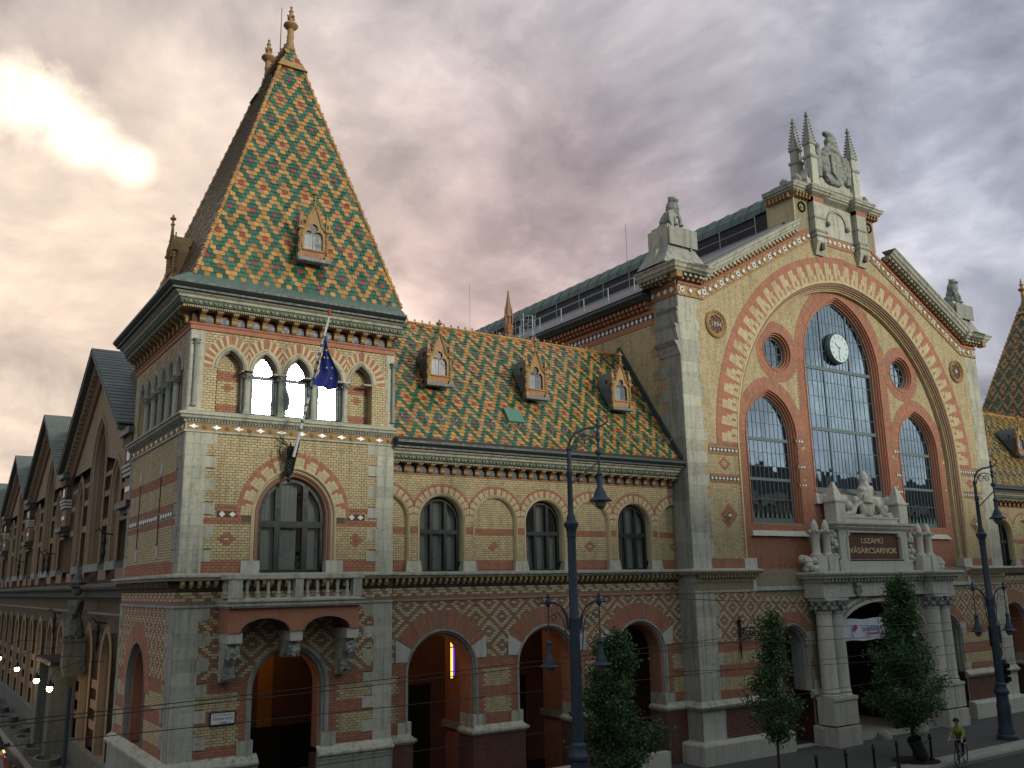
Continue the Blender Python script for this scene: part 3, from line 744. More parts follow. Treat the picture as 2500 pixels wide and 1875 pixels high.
def build_tower(root, full=True):
    Z0, ZL, ZM, ZT = 0., 7.80, 12.75, 15.80
    W_, DEP = 7.2, 8.0
    # --- walls
    cs = [1.30+1.15*k for k in range(5)]
    if full: h_top = top_arcade(root, FT, cs, .42, 14.36, .29, 12.93, (0, 4))
    big = path_pts(arch(3.62, 9.66, 1.38, .18, 24, 7.86))
    gd = path_pts(arch(3.62, 4.30, 1.22, .05, 20, -.2))
    gsl = path_pts(arch(4.75, 4.15, 1.45, .1, 20, -.2))
    w = MB(FT)
    wall(w, [(0, -.3), (W_, -.3), (W_, ZT+.6), (0, ZT+.6)], ([h_top] if full else [])+[big, gd], 'mortar')
    w.box(0, W_, -DEP, -DEP+.05, 0, ZT+.6, 'mortar'); w.box(W_-.03, W_, -DEP, -.02, ZL, ZT+.6, 'mortar')
    w.build('wall', root)
    if full:
        ls = [1.28+1.075*k for k in range(6)]
        hl = top_arcade(root, FL, ls, .40, 14.36, .29, 12.93, ())
        w = MB(FL)
        slits = [[(u-.06, 8.7), (u+.06, 8.7), (u+.06, 11.3), (u-.06, 11.3)] for u in (2.82, 5.95)]
        wall(w, [(0, -.3), (DEP, -.3), (DEP, ZT+.6), (0, ZT+.6)], [hl, gsl]+slits, 'mortar')
        for u in (2.82, 5.95):
            w.box(u-.2, u+.2, -.3, -.25, 8.5, 11.5, 'dark'); w.box(u-.03, u+.03, 0, .035, 8.8, 11.2, 'iron')  # proud dark strip stands in for the shade inside the slit
            for z in (8.50, 11.22): w.box(u-.14, u+.14, -.02, .03, z-.12, z+.32, 'stone_w')
        w.build('wall', root)
    # --- quoins
    q1 = quoins(root, FT, 0, 1, 7.84, 12.22, .68, .98, .365); q2 = quoins(root, FT, W_, -1, 7.84, 12.22, .66, 1.0, .365)
    q3 = quoins(root, FT, 0, 1, 2.35, 6.82, .72, 1.05, .37); q4 = quoins(root, FT, W_, -1, 2.35, 6.82, .70, 1.05, .37)
    q5 = quoins(root, FT, 0, 1, 12.93, 15.55, .42, .46, .44); q6 = quoins(root, FT, W_, -1, 12.93, 15.55, .30, .34, .44)
    q7 = quoins(root, FT, 0, 1, .02, 2.2, .9, .9, .55, 'stone_w'); q8 = quoins(root, FT, W_, -1, .02, 2.2, 1.0, 1.0, .55)
    qs = [q1, q2, q3, q4, q5, q6, q7, q8]
    def keep(u, z):
        if any(q(u, z) for q in qs): return False
        if full and 12.8 < z < 14.36 and .88 < u < 6.32: return False
        if full:
            for c in cs:
                if in_arch(c, 12.8, 14.36, .86, .3, u, z) and z > 14.4: return False
        if in_arch(3.62, 7.8, 9.66, 1.75, .3, u, z) and z > 9.5: return False
        if in_arch(3.62, 7.8, 9.66, 1.38, .18, u, z): return False
        if in_arch(3.62, -.3, 4.30, 1.30, .05, u, z): return False
        if 12.2 < z < 12.93 or 6.82 < z < 6.92 or 7.30 < z < 7.84 or 2.18 < z < 2.36 or z > 15.55: return False
        return 0 < u < W_
    def color(u, z, r, c):
        if z < 7.3:
            if 4.75 > z > 2.3 and abs(u-3.62) < 1.62: return 'rb'
            return low_color(u, z, r, c)
        if z < 12.2:
            if z < 8.24 or 9.42 < z < 9.52 or 9.83 < z < 9.99: return 'rb'
            if 9.52 <= z <= 9.83 and (1.75 < u < 2.25 or 5.0 < u < 5.5): return 'rb'
            if cross(u, z, 1.42, 8.85) or cross(u, z, 5.82, 8.85): return 'rb'
            return 'yb'
        return 'yb'
    bl = bricks(0, W_, .02, 2.2, keep, color)+bricks(0, W_, 2.35, 6.82, keep, color)+bricks(0, W_, 6.92, 7.3, keep, color)+bricks(0, W_, 7.84, 12.2, keep, color)+bricks(0, W_, 12.93, 15.55, keep, color)
    lay(root, FT, bl, 300 if full else 0)
    if full:
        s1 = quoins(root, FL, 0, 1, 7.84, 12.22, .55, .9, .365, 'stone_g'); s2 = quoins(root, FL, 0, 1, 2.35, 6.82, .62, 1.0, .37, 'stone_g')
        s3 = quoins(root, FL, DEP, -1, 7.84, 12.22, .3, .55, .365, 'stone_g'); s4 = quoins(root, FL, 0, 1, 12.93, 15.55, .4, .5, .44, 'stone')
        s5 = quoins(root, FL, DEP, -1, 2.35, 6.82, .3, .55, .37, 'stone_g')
        def keep2(u, z):
            if s1(u, z) or s2(u, z) or s3(u, z) or s4(u, z) or s5(u, z): return False
            if ls[0]-.40 < u < ls[-1]+.40 and 12.8 < z < 14.36: return False
            if any(in_arch(c, 12.8, 14.36, .56, .3, u, z) for c in ls): return False
            if in_arch(4.75, -.3, 4.15, 1.6, .1, u, z): return False
            if any(abs(u-q) < .16 and (8.38 < z < 8.82 or 11.1 < z < 11.54) or (abs(u-q) < .05 and 8.7 < z < 11.3) for q in (2.82, 5.95)): return False
            if 12.2 < z < 12.93 or 6.82 < z < 6.92 or 7.30 < z < 7.84 or 2.18 < z < 2.36: return False
            return 0 < u < DEP
        def color2(u, z, r, c):
            if z < 7.3: return low_color(u, z, r, c)
            if 7.84 < z < 8.3 or 9.42 < z < 9.56 or 9.9 < z < 10.05 or 10.75 < z < 11.1: return 'rb'
            return 'yb'
        bl = bricks(0, DEP, .02, 2.2, keep2, color2)+bricks(0, DEP, 2.35, 6.82, keep2, color2)+bricks(0, DEP, 6.92, 7.3, keep2, color2)+bricks(0, DEP, 7.84, 12.2, keep2, color2)+bricks(0, DEP, 12.93, 15.55, keep2, color2)
        lay(root, FL, bl)
        for a, c in ((1.0, 2.6), (3.0, 5.75), (6.15, 7.4)): plaque(root, FL, a, c, 9.60, 9.86)
        v = MB(FL); ring(v, 4.75, 4.15, 1.45, .1, [(0.02, .62, lambda i: 'rb')], 60); v.build('voussoirs', root, kind='stuff')
        v = MB(FL)
        for c in ls: ring(v, c, 14.36, .40, .29, [(.1, .42, lambda i: ('bb', 'yb')[i % 2])], 22, clip=.535)
        v.build('voussoirs', root, kind='stuff')
        v = MB(FL); v.sweep(arch(4.75, 4.15, 1.45, .1, 20, 2.3), [(.03, .0), (.03, .05), (-.04, .03), (-.04, -.2)], 'stone_g'); v.sweep(arch(4.75, 4.15, 1.45, .1, 20, 2.3), [(-.04, -.2), (-.10, -.22), (-.10, -1.1)], 'rb')
        v.sweep([((4.75-1.75, 2.3), (-1, 0)), ((4.75-1.75, 0), (-1, 0))], [(0, .12), (0, -1.1)], 'db')
        v.taper(2.7, 3.35, -1.1, .22, 2.1, 2.34, .02, 'stone_w'); v.box(2.8, 3.3, -1.1, .12, 0, 2.1, 'db')
        v.taper(6.15, 6.8, -1.1, .22, 2.1, 2.34, .02, 'stone_w'); v.box(6.2, 6.7, -1.1, .12, 0, 2.1, 'db')
        v.build('arch_moulding', root)
        v = MB(FL); v.box(3.3, 6.2, -1.15, -1.1, 0, 6, 'rb'); v.build('niche', root)
    # --- top storey voussoirs, single ones
    if full:
        v = MB(FT)
        for j_, c in enumerate(cs): ring(v, c, 14.36, .42, .29, [(.11, .19, lambda i: 'yb2'), (.19, .50, lambda i: ('rb', 'yb2')[(i) % 2])], 26, clip=.572, sides=(1,) if j_ == 0 else (0,) if j_ == 4 else (0, 1))
        split_pieces(v, root, 'voussoir', 220)
        # corner shaft
        for u in (.16, W_-.07):
            t = MB(FT); p = FT.p(u, .07, 0); column(t, p, .065, 13.05, 15.25, 'stone_g', caph=.26); t.build('corner_shaft', root, origin=(p[0], p[1], 13.05))
    # --- big window with comb voussoirs
    v = MB(FT)
    def comb(i):                                       # 3-brick yellow teeth, 2 red
        return 'yb2' if (i % 5) in (0, 1, 2) else 'rb'
    ring(v, 3.62, 9.66, 1.38, .18, [(.06, .16, lambda i: 'yb2' if (i % 5) < 4 else 'rb'), (.16, .29, lambda i: 'yb2' if (i % 5) != 4 else 'rb'), (.29, .42, lambda i: 'yb2' if (i % 5) in (1, 2, 0) else 'rb'), (.42, .56, lambda i: 'rb'), ], 56)
    if full: split_pieces(v, root, 'voussoir', 80)
    else: v.build('voussoirs', root, kind='stuff')
    v = MB(FT); pa = arch(3.62, 9.66, 1.38, .18, 36, 7.86)
    v.sweep(pa, [(.07, .0), (.07, .045), (.03, .055), (.0, .03), (-.02, -.04), (-.07, -.05)], 'yb2')
    v.sweep(pa, [(-.07, -.05), (-.10, -.02), (-.15, -.06), (-.16, -.12), (-.21, -.11), (-.24, -.17), (-.25, -.30), (-.29, -.34)], 'bb')
    v.build('arch_moulding', root)
    for s_ in (-1, 1):
        t = MB(FT); a, c = sorted((3.62+s_*1.12, 3.62+s_*1.72)); t.box(a, c, -.3, .06, 7.84, 8.24, 'stone_w'); t.build('jamb_stone', root, origin=FT.p(a, 0, 7.84))
    window(root, FT, 3.62, 7.86, 9.66, 1.11, .15, -.36, [(-.47, .19), (.47, .19)], [(9.42, .20)], fw=.10, fd=.09)
    plaque(root, FT, 1.08, 1.74, 9.56, 9.80); plaque(root, FT, 5.48, 6.12, 9.56, 9.80)
    # --- mouldings that run round the corner (outside on the right walking +x..)
    path = [(0, DEP), (0, 0), (W_, 0)] if full else [(0, DEP), (0, 0), (W_, 0)]
    # main ledge, middle ledge, top cornice
    t = MB(); t.course([(0, 7.30), (.05, 7.34), (.06, 7.40), (.045, 7.41), (.045, 7.63)], path, 'terra_d'); t.course([(.045, 7.625), (.30, 7.64), (.34, 7.70), (.42, 7.74), (.42, 7.80), (.02, 7.86)], path, 'stone')
    t.build('ledge', root)
    t = MB(FT)
    for i in range(int((W_-.1)/.25)):
        u = .06+i*.25; t.box(u, u+.11, .05, .28, 7.50, 7.625, 'terra'); t.box(u+.01, u+.10, .05, .20, 7.42, 7.50, 'stone_g'); t.box(u+.13, u+.23, .05, .08, 7.45, 7.61, 'gfrieze')
    if full:
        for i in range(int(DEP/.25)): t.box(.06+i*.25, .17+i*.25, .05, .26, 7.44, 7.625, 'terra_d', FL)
    t.build('ledge_dentils', root, kind='stuff')
    t = MB(); t.course([(0, 6.80), (.06, 6.83), (.06, 6.87), (0, 6.92)], path, 'stone_g'); t.build('string_course', root)
    t = MB(); t.course([(0, 12.20), (.07, 12.23), (.07, 12.28), (.03, 12.29), (.03, 12.52), (.08, 12.54), (.10, 12.60), (.22, 12.66), (.24, 12.73), (.30, 12.75), (.30, 12.80), (.02, 12.93)], path, 'stone')
    t.build('middle_ledge', root)
    t = MB(FT); dentils(t, FT, 0, W_, 12.57, 12.65, .15, .05, 'stone_g', .08)
    if full: dentils(t, FL, 0, DEP, 12.57, 12.65, .15, .05, 'stone_g', .08)
    t.build('ledge_dentils', root, kind='stuff')
    for fr, L in ((FT, W_),)+(((FL, DEP),) if full else ()):
        t = MB(fr); t.box(.02, L-.02, .02, .035, 12.295, 12.515, 'terra'); t.build('frieze', root)
        k = int(L/.36); me = None
        for i in range(k):
            u = .22+(L-.44)*i/(k-1)
            t = MB(Fr((0, 0, 0), fr.U, fr.N))
            if i % 2 == 0: t.prism([(-.17, 0), (-.05, -.035), (0, -.08), (.05, -.035), (.17, 0), (.05, .035), (0, .08), (-.05, .035)], .035, .052, 'white')
            else: t.lathe((0, 0, 0), [(.085, .03), (.08, .06), (.05, .075), (.03, .10), (.0, .105)], 'terra', 8, 'y') if fr is FT else t.box(-.06, .06, .035, .07, -.06, .06, 'terra')
            o = t.build('frieze_ornament', root)
            if i % 2 == 1 and fr is FT: o.scale = (1, -1, 1)
            o.location = fr.p(u, 0, 12.405)
    # top cornice
    t = MB(); t.course([(0, 15.55), (.05, 15.57), (.05, 15.70), (.09, 15.74), (.09, 15.79), (0.02, 15.80)], path, 'rb'); t.build('string_course', root)
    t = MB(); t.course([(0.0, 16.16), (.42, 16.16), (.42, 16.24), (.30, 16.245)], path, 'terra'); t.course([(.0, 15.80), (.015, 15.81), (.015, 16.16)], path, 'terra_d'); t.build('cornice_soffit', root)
    t = MB(); t.course([(.44, 16.245), (.50, 16.27), (.54, 16.40), (.54, 16.41)], path, 'gfrieze'); t.build('green_frieze', root)
    t = MB(FT); frieze_relief(t, FT, -.45, W_+.45, .50, 16.275, 16.395)
    if full: frieze_relief(t, FL, -.45, DEP, .50, 16.275, 16.395)
    t.build('frieze_relief', root, kind='stuff')
    t = MB(); t.course([(.30, 16.24), (.54, 16.41), (.60, 16.43), (.62, 16.50), (.72, 16.55), (.75, 16.60), (.30, 16.61)], path, 'stone'); t.build('cornice', root)
    t = MB(); t.course([(.40, 16.60), (.86, 16.60), (.86, 16.66), (.92, 16.70), (1.0, 16.78), (1.0, 16.86), (.86, 16.88), (.5, 16.90)], path+([] if full else []), 'gutter'); t.build('gutter', root)
    t = MB(); t.course([(.90, 16.86), (.70, 17.05), (.28, 17.36), (.20, 17.38)], path, 'copper'); t.build('apron', root)
    kb = 14; us = [.28+(W_-.56)*i/(kb-1) for i in range(kb)]
    brackets(root, FT, us, 15.80, 16.18, .38, .17)
    panels(root, FT, [(a+c)/2 for a, c in zip(us[:-1], us[1:])], 15.83, 16.02, .27)
    t = MB(FT); dentils(t, FT, -.3, W_+.3, 16.17, 16.23, .47, .035, 'stone', .42)
    if full:
        dentils(t, FL, -.3, DEP, 16.17, 16.23, .47, .035, 'stone', .42)
        kb = 15; us = [.28+(DEP-.4)*i/(kb-1) for i in range(kb)]
        brackets(root, FL, us, 15.80, 16.18, .38, .17); panels(root, FL, [(a+c)/2 for a, c in zip(us[:-1], us[1:])], 15.83, 16.02, .27)
    t.build('cornice_dentils', root, kind='stuff')
    # --- balcony
    t = MB(FT); t.box(1.18, 6.06-.5, .0, 1.28, 6.86, 6.98, 'stone'); t.box(1.24, 5.5, .0, 1.2, 6.80, 6.86, 'stone_g')
    t.box(1.14, 5.62, 0, 1.34, 6.98, 7.03, 'stone'); dentils(t, FT, 1.3, 5.48, 6.81, 6.86, 1.25, .045, 'stone_w', 1.2)
    t.build('balcony_slab', root)
    Yb = 1.16
    posts = [(1.26, 1.62), (3.26, 3.52), (5.20, 5.50)]
    t = MB(FT); t.box(1.20, 5.56, Yb-.16, Yb+.15, 7.66, 7.79, 'stone'); t.box(1.26, 5.50, Yb-.11, Yb+.10, 7.03, 7.10, 'stone')
    t.box(1.20, 1.50, .02, Yb-.16, 7.66, 7.79, 'stone'); t.box(5.26, 5.56, .02, Yb-.16, 7.66, 7.79, 'stone'); t.build('balcony_rail', root)
    for a, c in posts:
        t = MB(FT); t.box(a, c, Yb-.12, Yb+.12, 7.10, 7.66, 'stone'); t.build('balcony_post', root, origin=FT.p(a, Yb, 7.03))
    me = None
    def baluster(u, n):
        nonlocal me
        if me is None:
            t = MB(); t.lathe((0, 0, 0), [(.075, 0), (.075, .05), (.05, .07), (.072, .12), (.05, .17), (.045, .22), (.058, .34), (.040, .48), (.035, .50), (.062, .53), (.07, .56)], 'stone', 10)
            o = t.build('baluster', root, smooth='auto'); me = o.data
        else: o = bpy.data.objects.new('baluster', me); COL.objects.link(o); o.parent = root
        o.location = FT.p(u, n, 7.10)
    for a, c in ((1.62, 3.26), (3.52, 5.20)):
        for i in range(5): baluster(a+(c-a)*(i+.5)/5, Yb)
    for i in range(3): baluster(1.36, .25+i*.3)
    # two shallow arches below and three consoles
    t = MB(FT); L_, R_2 = 1.30, 5.46; mid = 3.42
    arcs = [path_pts(arch(c, 5.98, .76, 0, 14, 5.6)) for c in (2.42, 4.42)]
    arcs = [[(u, 6.10+(z-5.98)*.55 if z > 5.98 else 6.08) for u, z in a] for a in arcs]
    wall(t, [(L_, 6.08), (R_2, 6.08), (R_2, 6.80), (L_, 6.80)], [], 'rb', 0.0)
    for a in arcs:
        pass
    def edge(a, nn): return [FT.p(u, nn, z) for u, z in a]
    outline = [(L_, 6.08)]+arcs[0]+arcs[1]+[(R_2, 6.08), (R_2, 6.80), (L_, 6.80)]
    wall(t, outline, [], 'rb', 1.10)
    for a in arcs:
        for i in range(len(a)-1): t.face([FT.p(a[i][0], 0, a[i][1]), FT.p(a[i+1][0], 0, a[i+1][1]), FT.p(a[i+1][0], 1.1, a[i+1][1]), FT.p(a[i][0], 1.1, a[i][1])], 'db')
        t.sweep([(p, (0, 1)) for p in a], [(-.03, 1.10), (-.03, 1.14), (.03, 1.14), (.03, 1.10)], 'bb')
    t.box(L_-.01, L_, 0, 1.1, 6.08, 6.8, 'rb'); t.box(R_2, R_2+.01, 0, 1.1, 6.08, 6.8, 'rb')
    t.build('balcony_arches', root)
    for u0_, long_ in ((1.34, True), (3.22, False), (5.10, True)):
        t = MB(FT); w_ = .40
        t.box(u0_, u0_+w_, 0, 1.06, 5.78, 6.08, 'stone_w'); t.box(u0_+.02, u0_+w_-.02, 0, .80, 5.62, 5.78, 'stone')
        zl = 4.62 if long_ else 5.25
        t.prism([(0, 0)], 0, 0, 'stone') if False else None
        t.hexa([FT.p(u0_+.03, 0, zl), FT.p(u0_+w_-.03, 0, zl), FT.p(u0_+.03, .25, zl), FT.p(u0_+w_-.03, .25, zl), FT.p(u0_+.03, 0, 5.62), FT.p(u0_+w_-.03, 0, 5.62), FT.p(u0_+.03, .78, 5.62), FT.p(u0_+w_-.03, .78, 5.62)], 'stone')
        rng = random.Random(int(u0_*10))
        for zc, nc in ((5.50, .80), (4.92, .42)) if long_ else ((5.50, .78),):
            t.lathe(FT.p(u0_+.02, nc, zc), [(.16, 0), (.2, .02), (.2, w_-.06), (.16, w_-.04)], 'carve', 10, 'x')
            for _ in range(14): t.ball(FT.p(u0_+rng.uniform(.05, w_-.05), nc+rng.uniform(.08, .2), zc+rng.uniform(-.2, .14)), rng.uniform(.04, .07), 'carve', 6)
        t.build('balcony_console', root, origin=FT.p(u0_, 0, zl))
    # --- ground arch, plinth
    v = MB(FT); v.sweep(arch(3.62, 4.30, 1.22, .05, 24, 2.35), [(.12, .0), (.12, .03), (.05, .05), (0, .02), (-.02, -.08), (-.08, -.1), (-.09, -.25)], 'stone_g'); v.sweep(arch(3.62, 4.30, 1.22, .05, 24, 2.35), [(-.09, -.25), (-.14, -.28), (-.14, -.75)], 'rb')
    for s_ in (-1, 1):
        a, c = sorted((3.62+s_*1.10, 3.62+s_*1.60)); v.box(a, c, -.75, .05, 2.34, 2.85, 'stone')
        a, c = sorted((3.62+s_*1.02, 3.62+s_*1.8)); v.box(a, c, -.75, .12, 0, 2.16, 'db')
    v.build('arch_moulding', root)
    t = MB(); y0 = -.0
    for a, c in ((0, 2.66), (4.58, W_)):
        pp = [(a, -.0), (c, -.0)] if a else [(0, DEP if full else .1), (0, 0), (c, 0)]
        if a: pp = pp
        t.course([(0.12, 2.02), (.17, 2.05), (.17, 2.10), (.22, 2.13), (.27, 2.18), (.27, 2.24), (.20, 2.28), (.14, 2.36), (.04, 2.42), (0, 2.46)], pp, 'stone')
        t.course([(.0, .0), (.14, .0), (.14, 2.16), (.0, 2.17)] if a else [(0, 0), (.14, 0), (.14, 2.16), (0, 2.17)], pp, 'db' if a == 99 else 'stone_g')
    t.build('plinth', root)
    # --- interior behind the ground arches
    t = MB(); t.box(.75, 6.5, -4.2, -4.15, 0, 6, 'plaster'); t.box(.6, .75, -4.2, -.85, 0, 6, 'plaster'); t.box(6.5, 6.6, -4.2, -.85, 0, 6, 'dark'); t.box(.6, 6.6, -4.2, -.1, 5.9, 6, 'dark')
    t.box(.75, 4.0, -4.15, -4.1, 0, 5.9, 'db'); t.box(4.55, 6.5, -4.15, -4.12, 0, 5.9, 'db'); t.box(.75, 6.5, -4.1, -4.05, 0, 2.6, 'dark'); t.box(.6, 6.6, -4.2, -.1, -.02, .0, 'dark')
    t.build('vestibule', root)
    # --- roof
    roof = child('roof', root, (3.6, 4.0, 17.3))
    zb_, zt_ = 17.30, 27.25
    A = {'fl': Vector((-.10, -.32, zb_)), 'fr': Vector((7.30, -.32, zb_)), 'bl': Vector((-.10, 8.3, zb_)), 'br': Vector((7.30, 8.3, zb_))}
    R1, R2 = Vector((3.6, 2.12, 28.35)), Vector((3.6, 4.75, 28.35))
    shift = Vector((3.6, 4.0, 17.3))
    t = MB()
    for f in ([A['fl'], A['fr'], R1], [A['bl'], A['br'], R2], [A['fl'], A['bl'], R2, R1], [A['fr'], A['br'], R2, R1]): t.face([tuple(v_) for v_ in f], 'td')
    t.build('roof_deck', roof, origin=tuple(shift)).location = (0, 0, 0)
    def face_tiles(a, c, top_a, top_c, limit, colf, tw=.197, th=.177):
        U = (c-a).normalized(); mid_ = (top_a+top_c)/2; S = (mid_-a); S = (S-U*S.dot(U)); L = S.length; S = S/L
        wdt = (c-a).length; ta, tc = (top_a-a).dot(U), (top_c-a).dot(U)
        def kp(u, s_):
            f = s_/L; return 0 <= f <= .985 and ta*f+.02 < u < wdt+(tc-wdt)*f-.02
        tiles(roof, a-shift, U, S, wdt, L, tw, th, kp, limit, colf, ro=2)
    face_tiles(A['fl'], A['fr'], R1, R1, 300 if full else 0, tcol)
    if full: face_tiles(A['bl'], A['fl'], R2, R1, 0, lambda r, x: 'td')
    else:
        face_tiles(A['fr'], A['br'], R1, R2, 0, tcol)      # mirrored tower shows its outer... inner side
    hips = MB()
    for a, c in ((A['fl'], R1), (A['fr'], R1), (A['bl'], R2), (A['br'], R2)): ridge_cap(hips, [tuple(a-shift), tuple(a.lerp(c, .91)-shift)], .07, .36)
    ridge_cap(hips, [tuple(R1-shift), tuple(R2-shift)], .08, .3)
    hips.build('hip_tiles', roof, kind='stuff')
    for k_, (px, py) in enumerate(((3.6, 2.12), (3.6, 4.75))):
        t = MB(); x, y = px, py; zc = 26.95
        # flared cap
        f_ = -1 if k_ == 0 else 1; yo, yi = y+f_*.44, y-f_*.50; q_ = [(x+sx*w_, y_, zc+z_) for z_, w_, ya_, yb_ in ((0, .60, yo, yi), (.35, .36, y+f_*.26, y-f_*.3), (.85, .15, y+f_*.10, y-f_*.12)) for y_ in (ya_, yb_) for sx in (-1, 1)]; t.hexa(q_[:8], 'terra'); t.hexa(q_[4:], 'terra')
        t.lathe((x, y+.02, zc+.7), [(.17, 0), (.13, .18), (.21, .24), (.21, .34), (.14, .38), (.13, .44), (.15, .55), (.12, .7), (.145, .85), (.115, 1.0), (.13, 1.12), (.11, 1.18), (.24, 1.27), (.29, 1.34), (.25, 1.43), (.13, 1.48), (.09, 1.55), (.10, 1.62), (.075, 1.68), (.07, 1.95), (.10, 1.98), (.04, 2.03), (.04, 2.12), (.06, 2.16), (.02, 2.22)], 'terra', 12)
        for a in range(4): t.ball((x+.14*math.cos(a*1.57+.4), y+.02+.14*math.sin(a*1.57+.4), zc+2.42), .06, 'terra', 6)
        o = t.build('finial', roof, smooth='auto', origin=(px, py, zc)); o.location = Vector((px, py, zc))-shift
    t = MB(); t.tube([(3.6, 3.3, 28.2), (3.6, 3.3, 30.5)], [.022, .012], 'iron', 5); o = t.build('lightning_rod', roof, origin=tuple(shift)); o.location = (0, 0, 0)
    sl_ = (28.35-17.3)/(2.12+.32)
    rl = Fr((-shift.x, -shift.y, -shift.z), (1, 0, 0), (0, -1, 0))
    dormer(roof, rl, 3.82, 18.52, .32-(18.52-17.3)/sl_+.32, slope=sl_)
    if full:
        sx = (28.35-17.3)/(3.6+.10); rl2 = Fr((-shift.x, -shift.y, -shift.z), (0, 1, 0), (-1, 0, 0))
        dormer(roof, rl2, 3.9, 18.35, .10-(18.35-17.3)/sx+.10, slope=sx, cheek='terra')

# ------------------------------------------------------------------ arcaded wing
WX0, WX1 = 7.2, 21.26
WC = [7.155+2.345*k for k in range(7)]
def build_wing(root, full=True):
    wins = [WC[1], WC[3], WC[5]]; blind = [WC[0], WC[2], WC[4], WC[6]]
    holes = [path_pts(arch(c, 9.70, .98, 0, 24, 7.84)) for c in WC[1:6]]
    xl, xr = WX0-.2, WX1+.15
    p0 = [p for p in path_pts(arch(WC[0], 9.70, .98, 0, 24, 7.84)) if p[0] > xl]; holes.append([(xl, 7.84), (xl, arch_h(WC[0], 9.70, .98, 0, xl))]+p0)
    p1 = [p for p in path_pts(arch(WC[6], 9.70, .98, 0, 24, 7.84)) if p[0] < xr]; holes.append(p1+[(xr, arch_h(WC[6], 9.70, .98, 0, xr)), (xr, 7.84)])
    def half(c, s_):                                     # the niche cut by the tower or the pavilion
        pts = path_pts(arch(c, 9.70, .98, 0, 24, 7.84))
        if s_ > 0: return [(WX0, 7.84)]+[(max(u, WX0), z) for u, z in pts if u > WX0-.0][:] if False else [(max(u, WX0+.001), z) for u, z in pts if u >= WX0]+[(WX0+.001, 7.84)]
        return [(min(u, WX1-.001), z) for u, z in pts if u <= WX1]+[(WX1-.001, 7.84)]
    gholes = [path_pts(arch(c, 4.35, 1.44, 0, 28, -.2)) for c in wins]
    w = MB(FW); wall(w, [(WX0-.3, -.3), (WX1+.2, -.3), (WX1+.2, 12.3), (WX0-.3, 12.3)], holes+gholes, 'mortar'); w.build('wall', root)
    def keep(u, z):
        for c in WC:
            if in_arch(c, 7.8, 9.70, .98, 0, u, z): return False
            if z > 9.70 and in_arch(c, 7.8, 9.70, 1.31, 0, u, z): return False
        for c in wins:
            if in_arch(c, -.3, 4.35, 1.44, 0, u, z): return False
            d = math.hypot(u-c, z-4.30)
            if z > 5.55 and d < 2.1: return False
            if z > 4.75 and d < 2.1 and abs(u-c) < 1.9: return False
        if 6.82 < z < 6.92 or 7.30 < z < 7.84 or 2.2 < z < 2.36 or z > 11.36: return False
        return WX0 < u < WX1
    piers = [(c1+c2)/2 for c1, c2 in zip([wins[0]-4.69]+wins, wins+[wins[-1]+4.69])]
    def color(u, z, r, c):
        if z < 7.3:
            if z > 4.75: return low_color(u, z, r, c)
            if z < 2.3: return 'db'
            k = min(piers, key=lambda q: abs(q-u))
            if (3.76 < z < 4.33 or 2.82 < z < 3.42) and abs(u-k) < .58+(.05 if r % 2 else 0): return 'yb'
            return 'rb'
        if z < 8.26 or 9.22 < z < 9.45: return 'rb'
        return 'yb'
    bl = bricks(WX0, WX1, .82, 2.2, keep, color)+bricks(WX0, WX1, 2.36, 6.82, keep, color)+bricks(WX0, WX1, 6.92, 7.3, keep, color)+bricks(WX0, WX1, 7.84, 11.36, keep, color)
    lay(root, FW, bl, 300 if full else 0)
    # blind niches
    for c in blind:
        t = MB(FW); a, d = max(c-1., WX0-.1), min(c+1., WX1+.1); t.box(a, d, -.16, -.14, 7.84, 10.72, 'mortar'); t.build('niche', root)
    nb = []
    for c in blind:
        def col(u, z, r, q, c=c):
            if z < 8.26 or 9.22 < z < 9.45: return 'rb'
            if cross(u, z, c, 8.78, .24): return 'rb'
            return 'yb'
        nb += bricks(max(c-.90, WX0), min(c+.90, WX1), 7.84, 10.62, lambda u, z, c=c: in_arch(c, 7.8, 9.70, .90, 0, u, z), col)
    lay(root, FW, nb, 60 if full else 0, -.14)
    # hood mouldings, stone feet
    t = MB(FW)
    for c in WC:
        pa = arch(c, 9.70, .98, 0, 32, 8.22)
        if c < WX0 or c > WX1-.3: pa = [q for q in pa if (q[0][0] > WX0 if c < WX0+1 else q[0][0] < WX1)]
        dp = -.14 if c in blind else -.30
        t.sweep(pa, [(.03, 0.0), (.03, .03), (0, .04), (-.02, .0), (-.045, .01), (-.06, -.05), (-.075, -.04), (-.09, -.1), (-.095, dp)], 'yb2')
    t.build('arch_moulding', root)
    for a, c in zip(WC[:-1], WC[1:]):
        m = (a+c)/2
        t = MB(FW); t.hexa([FW.p(m-.33, -.28, 7.84), FW.p(m+.33, -.28, 7.84), FW.p(m-.33, .07, 7.84), FW.p(m+.33, .07, 7.84), FW.p(m-.27, -.2, 8.24), FW.p(m+.27, -.2, 8.24), FW.p(m-.27, .03, 8.24), FW.p(m+.27, .03, 8.24)], 'stone')
        t.build('jamb_stone', root, origin=FW.p(m, 0, 7.84))
    # voussoirs: red rim, yellow and red spokes
    v = MB(FW)
    for c in WC:
        w2 = MB(FW)
        ring(w2, c, 9.70, .98, 0, [(.04, .13, lambda i: 'bb' if i % 4 == 3 else 'yb2'), (.13, .28, lambda i: 'rb' if i % 4 == 3 else 'yb2'), (.28, .385, lambda i: 'rb')], 56, clip=1.165)
        n = len(w2.v)//8; ms = list(w2.mi)
        for i in range(n):
            vs = w2.v[i*8:i*8+8]
            if all(WX0-.02 <= q[0] <= WX1+.02 for q in vs): v.hexa(vs, ms[w2.m[i*6]])
    if full: split_pieces(v, root, 'voussoir', 300)
    else: v.build('voussoirs', root, kind='stuff')
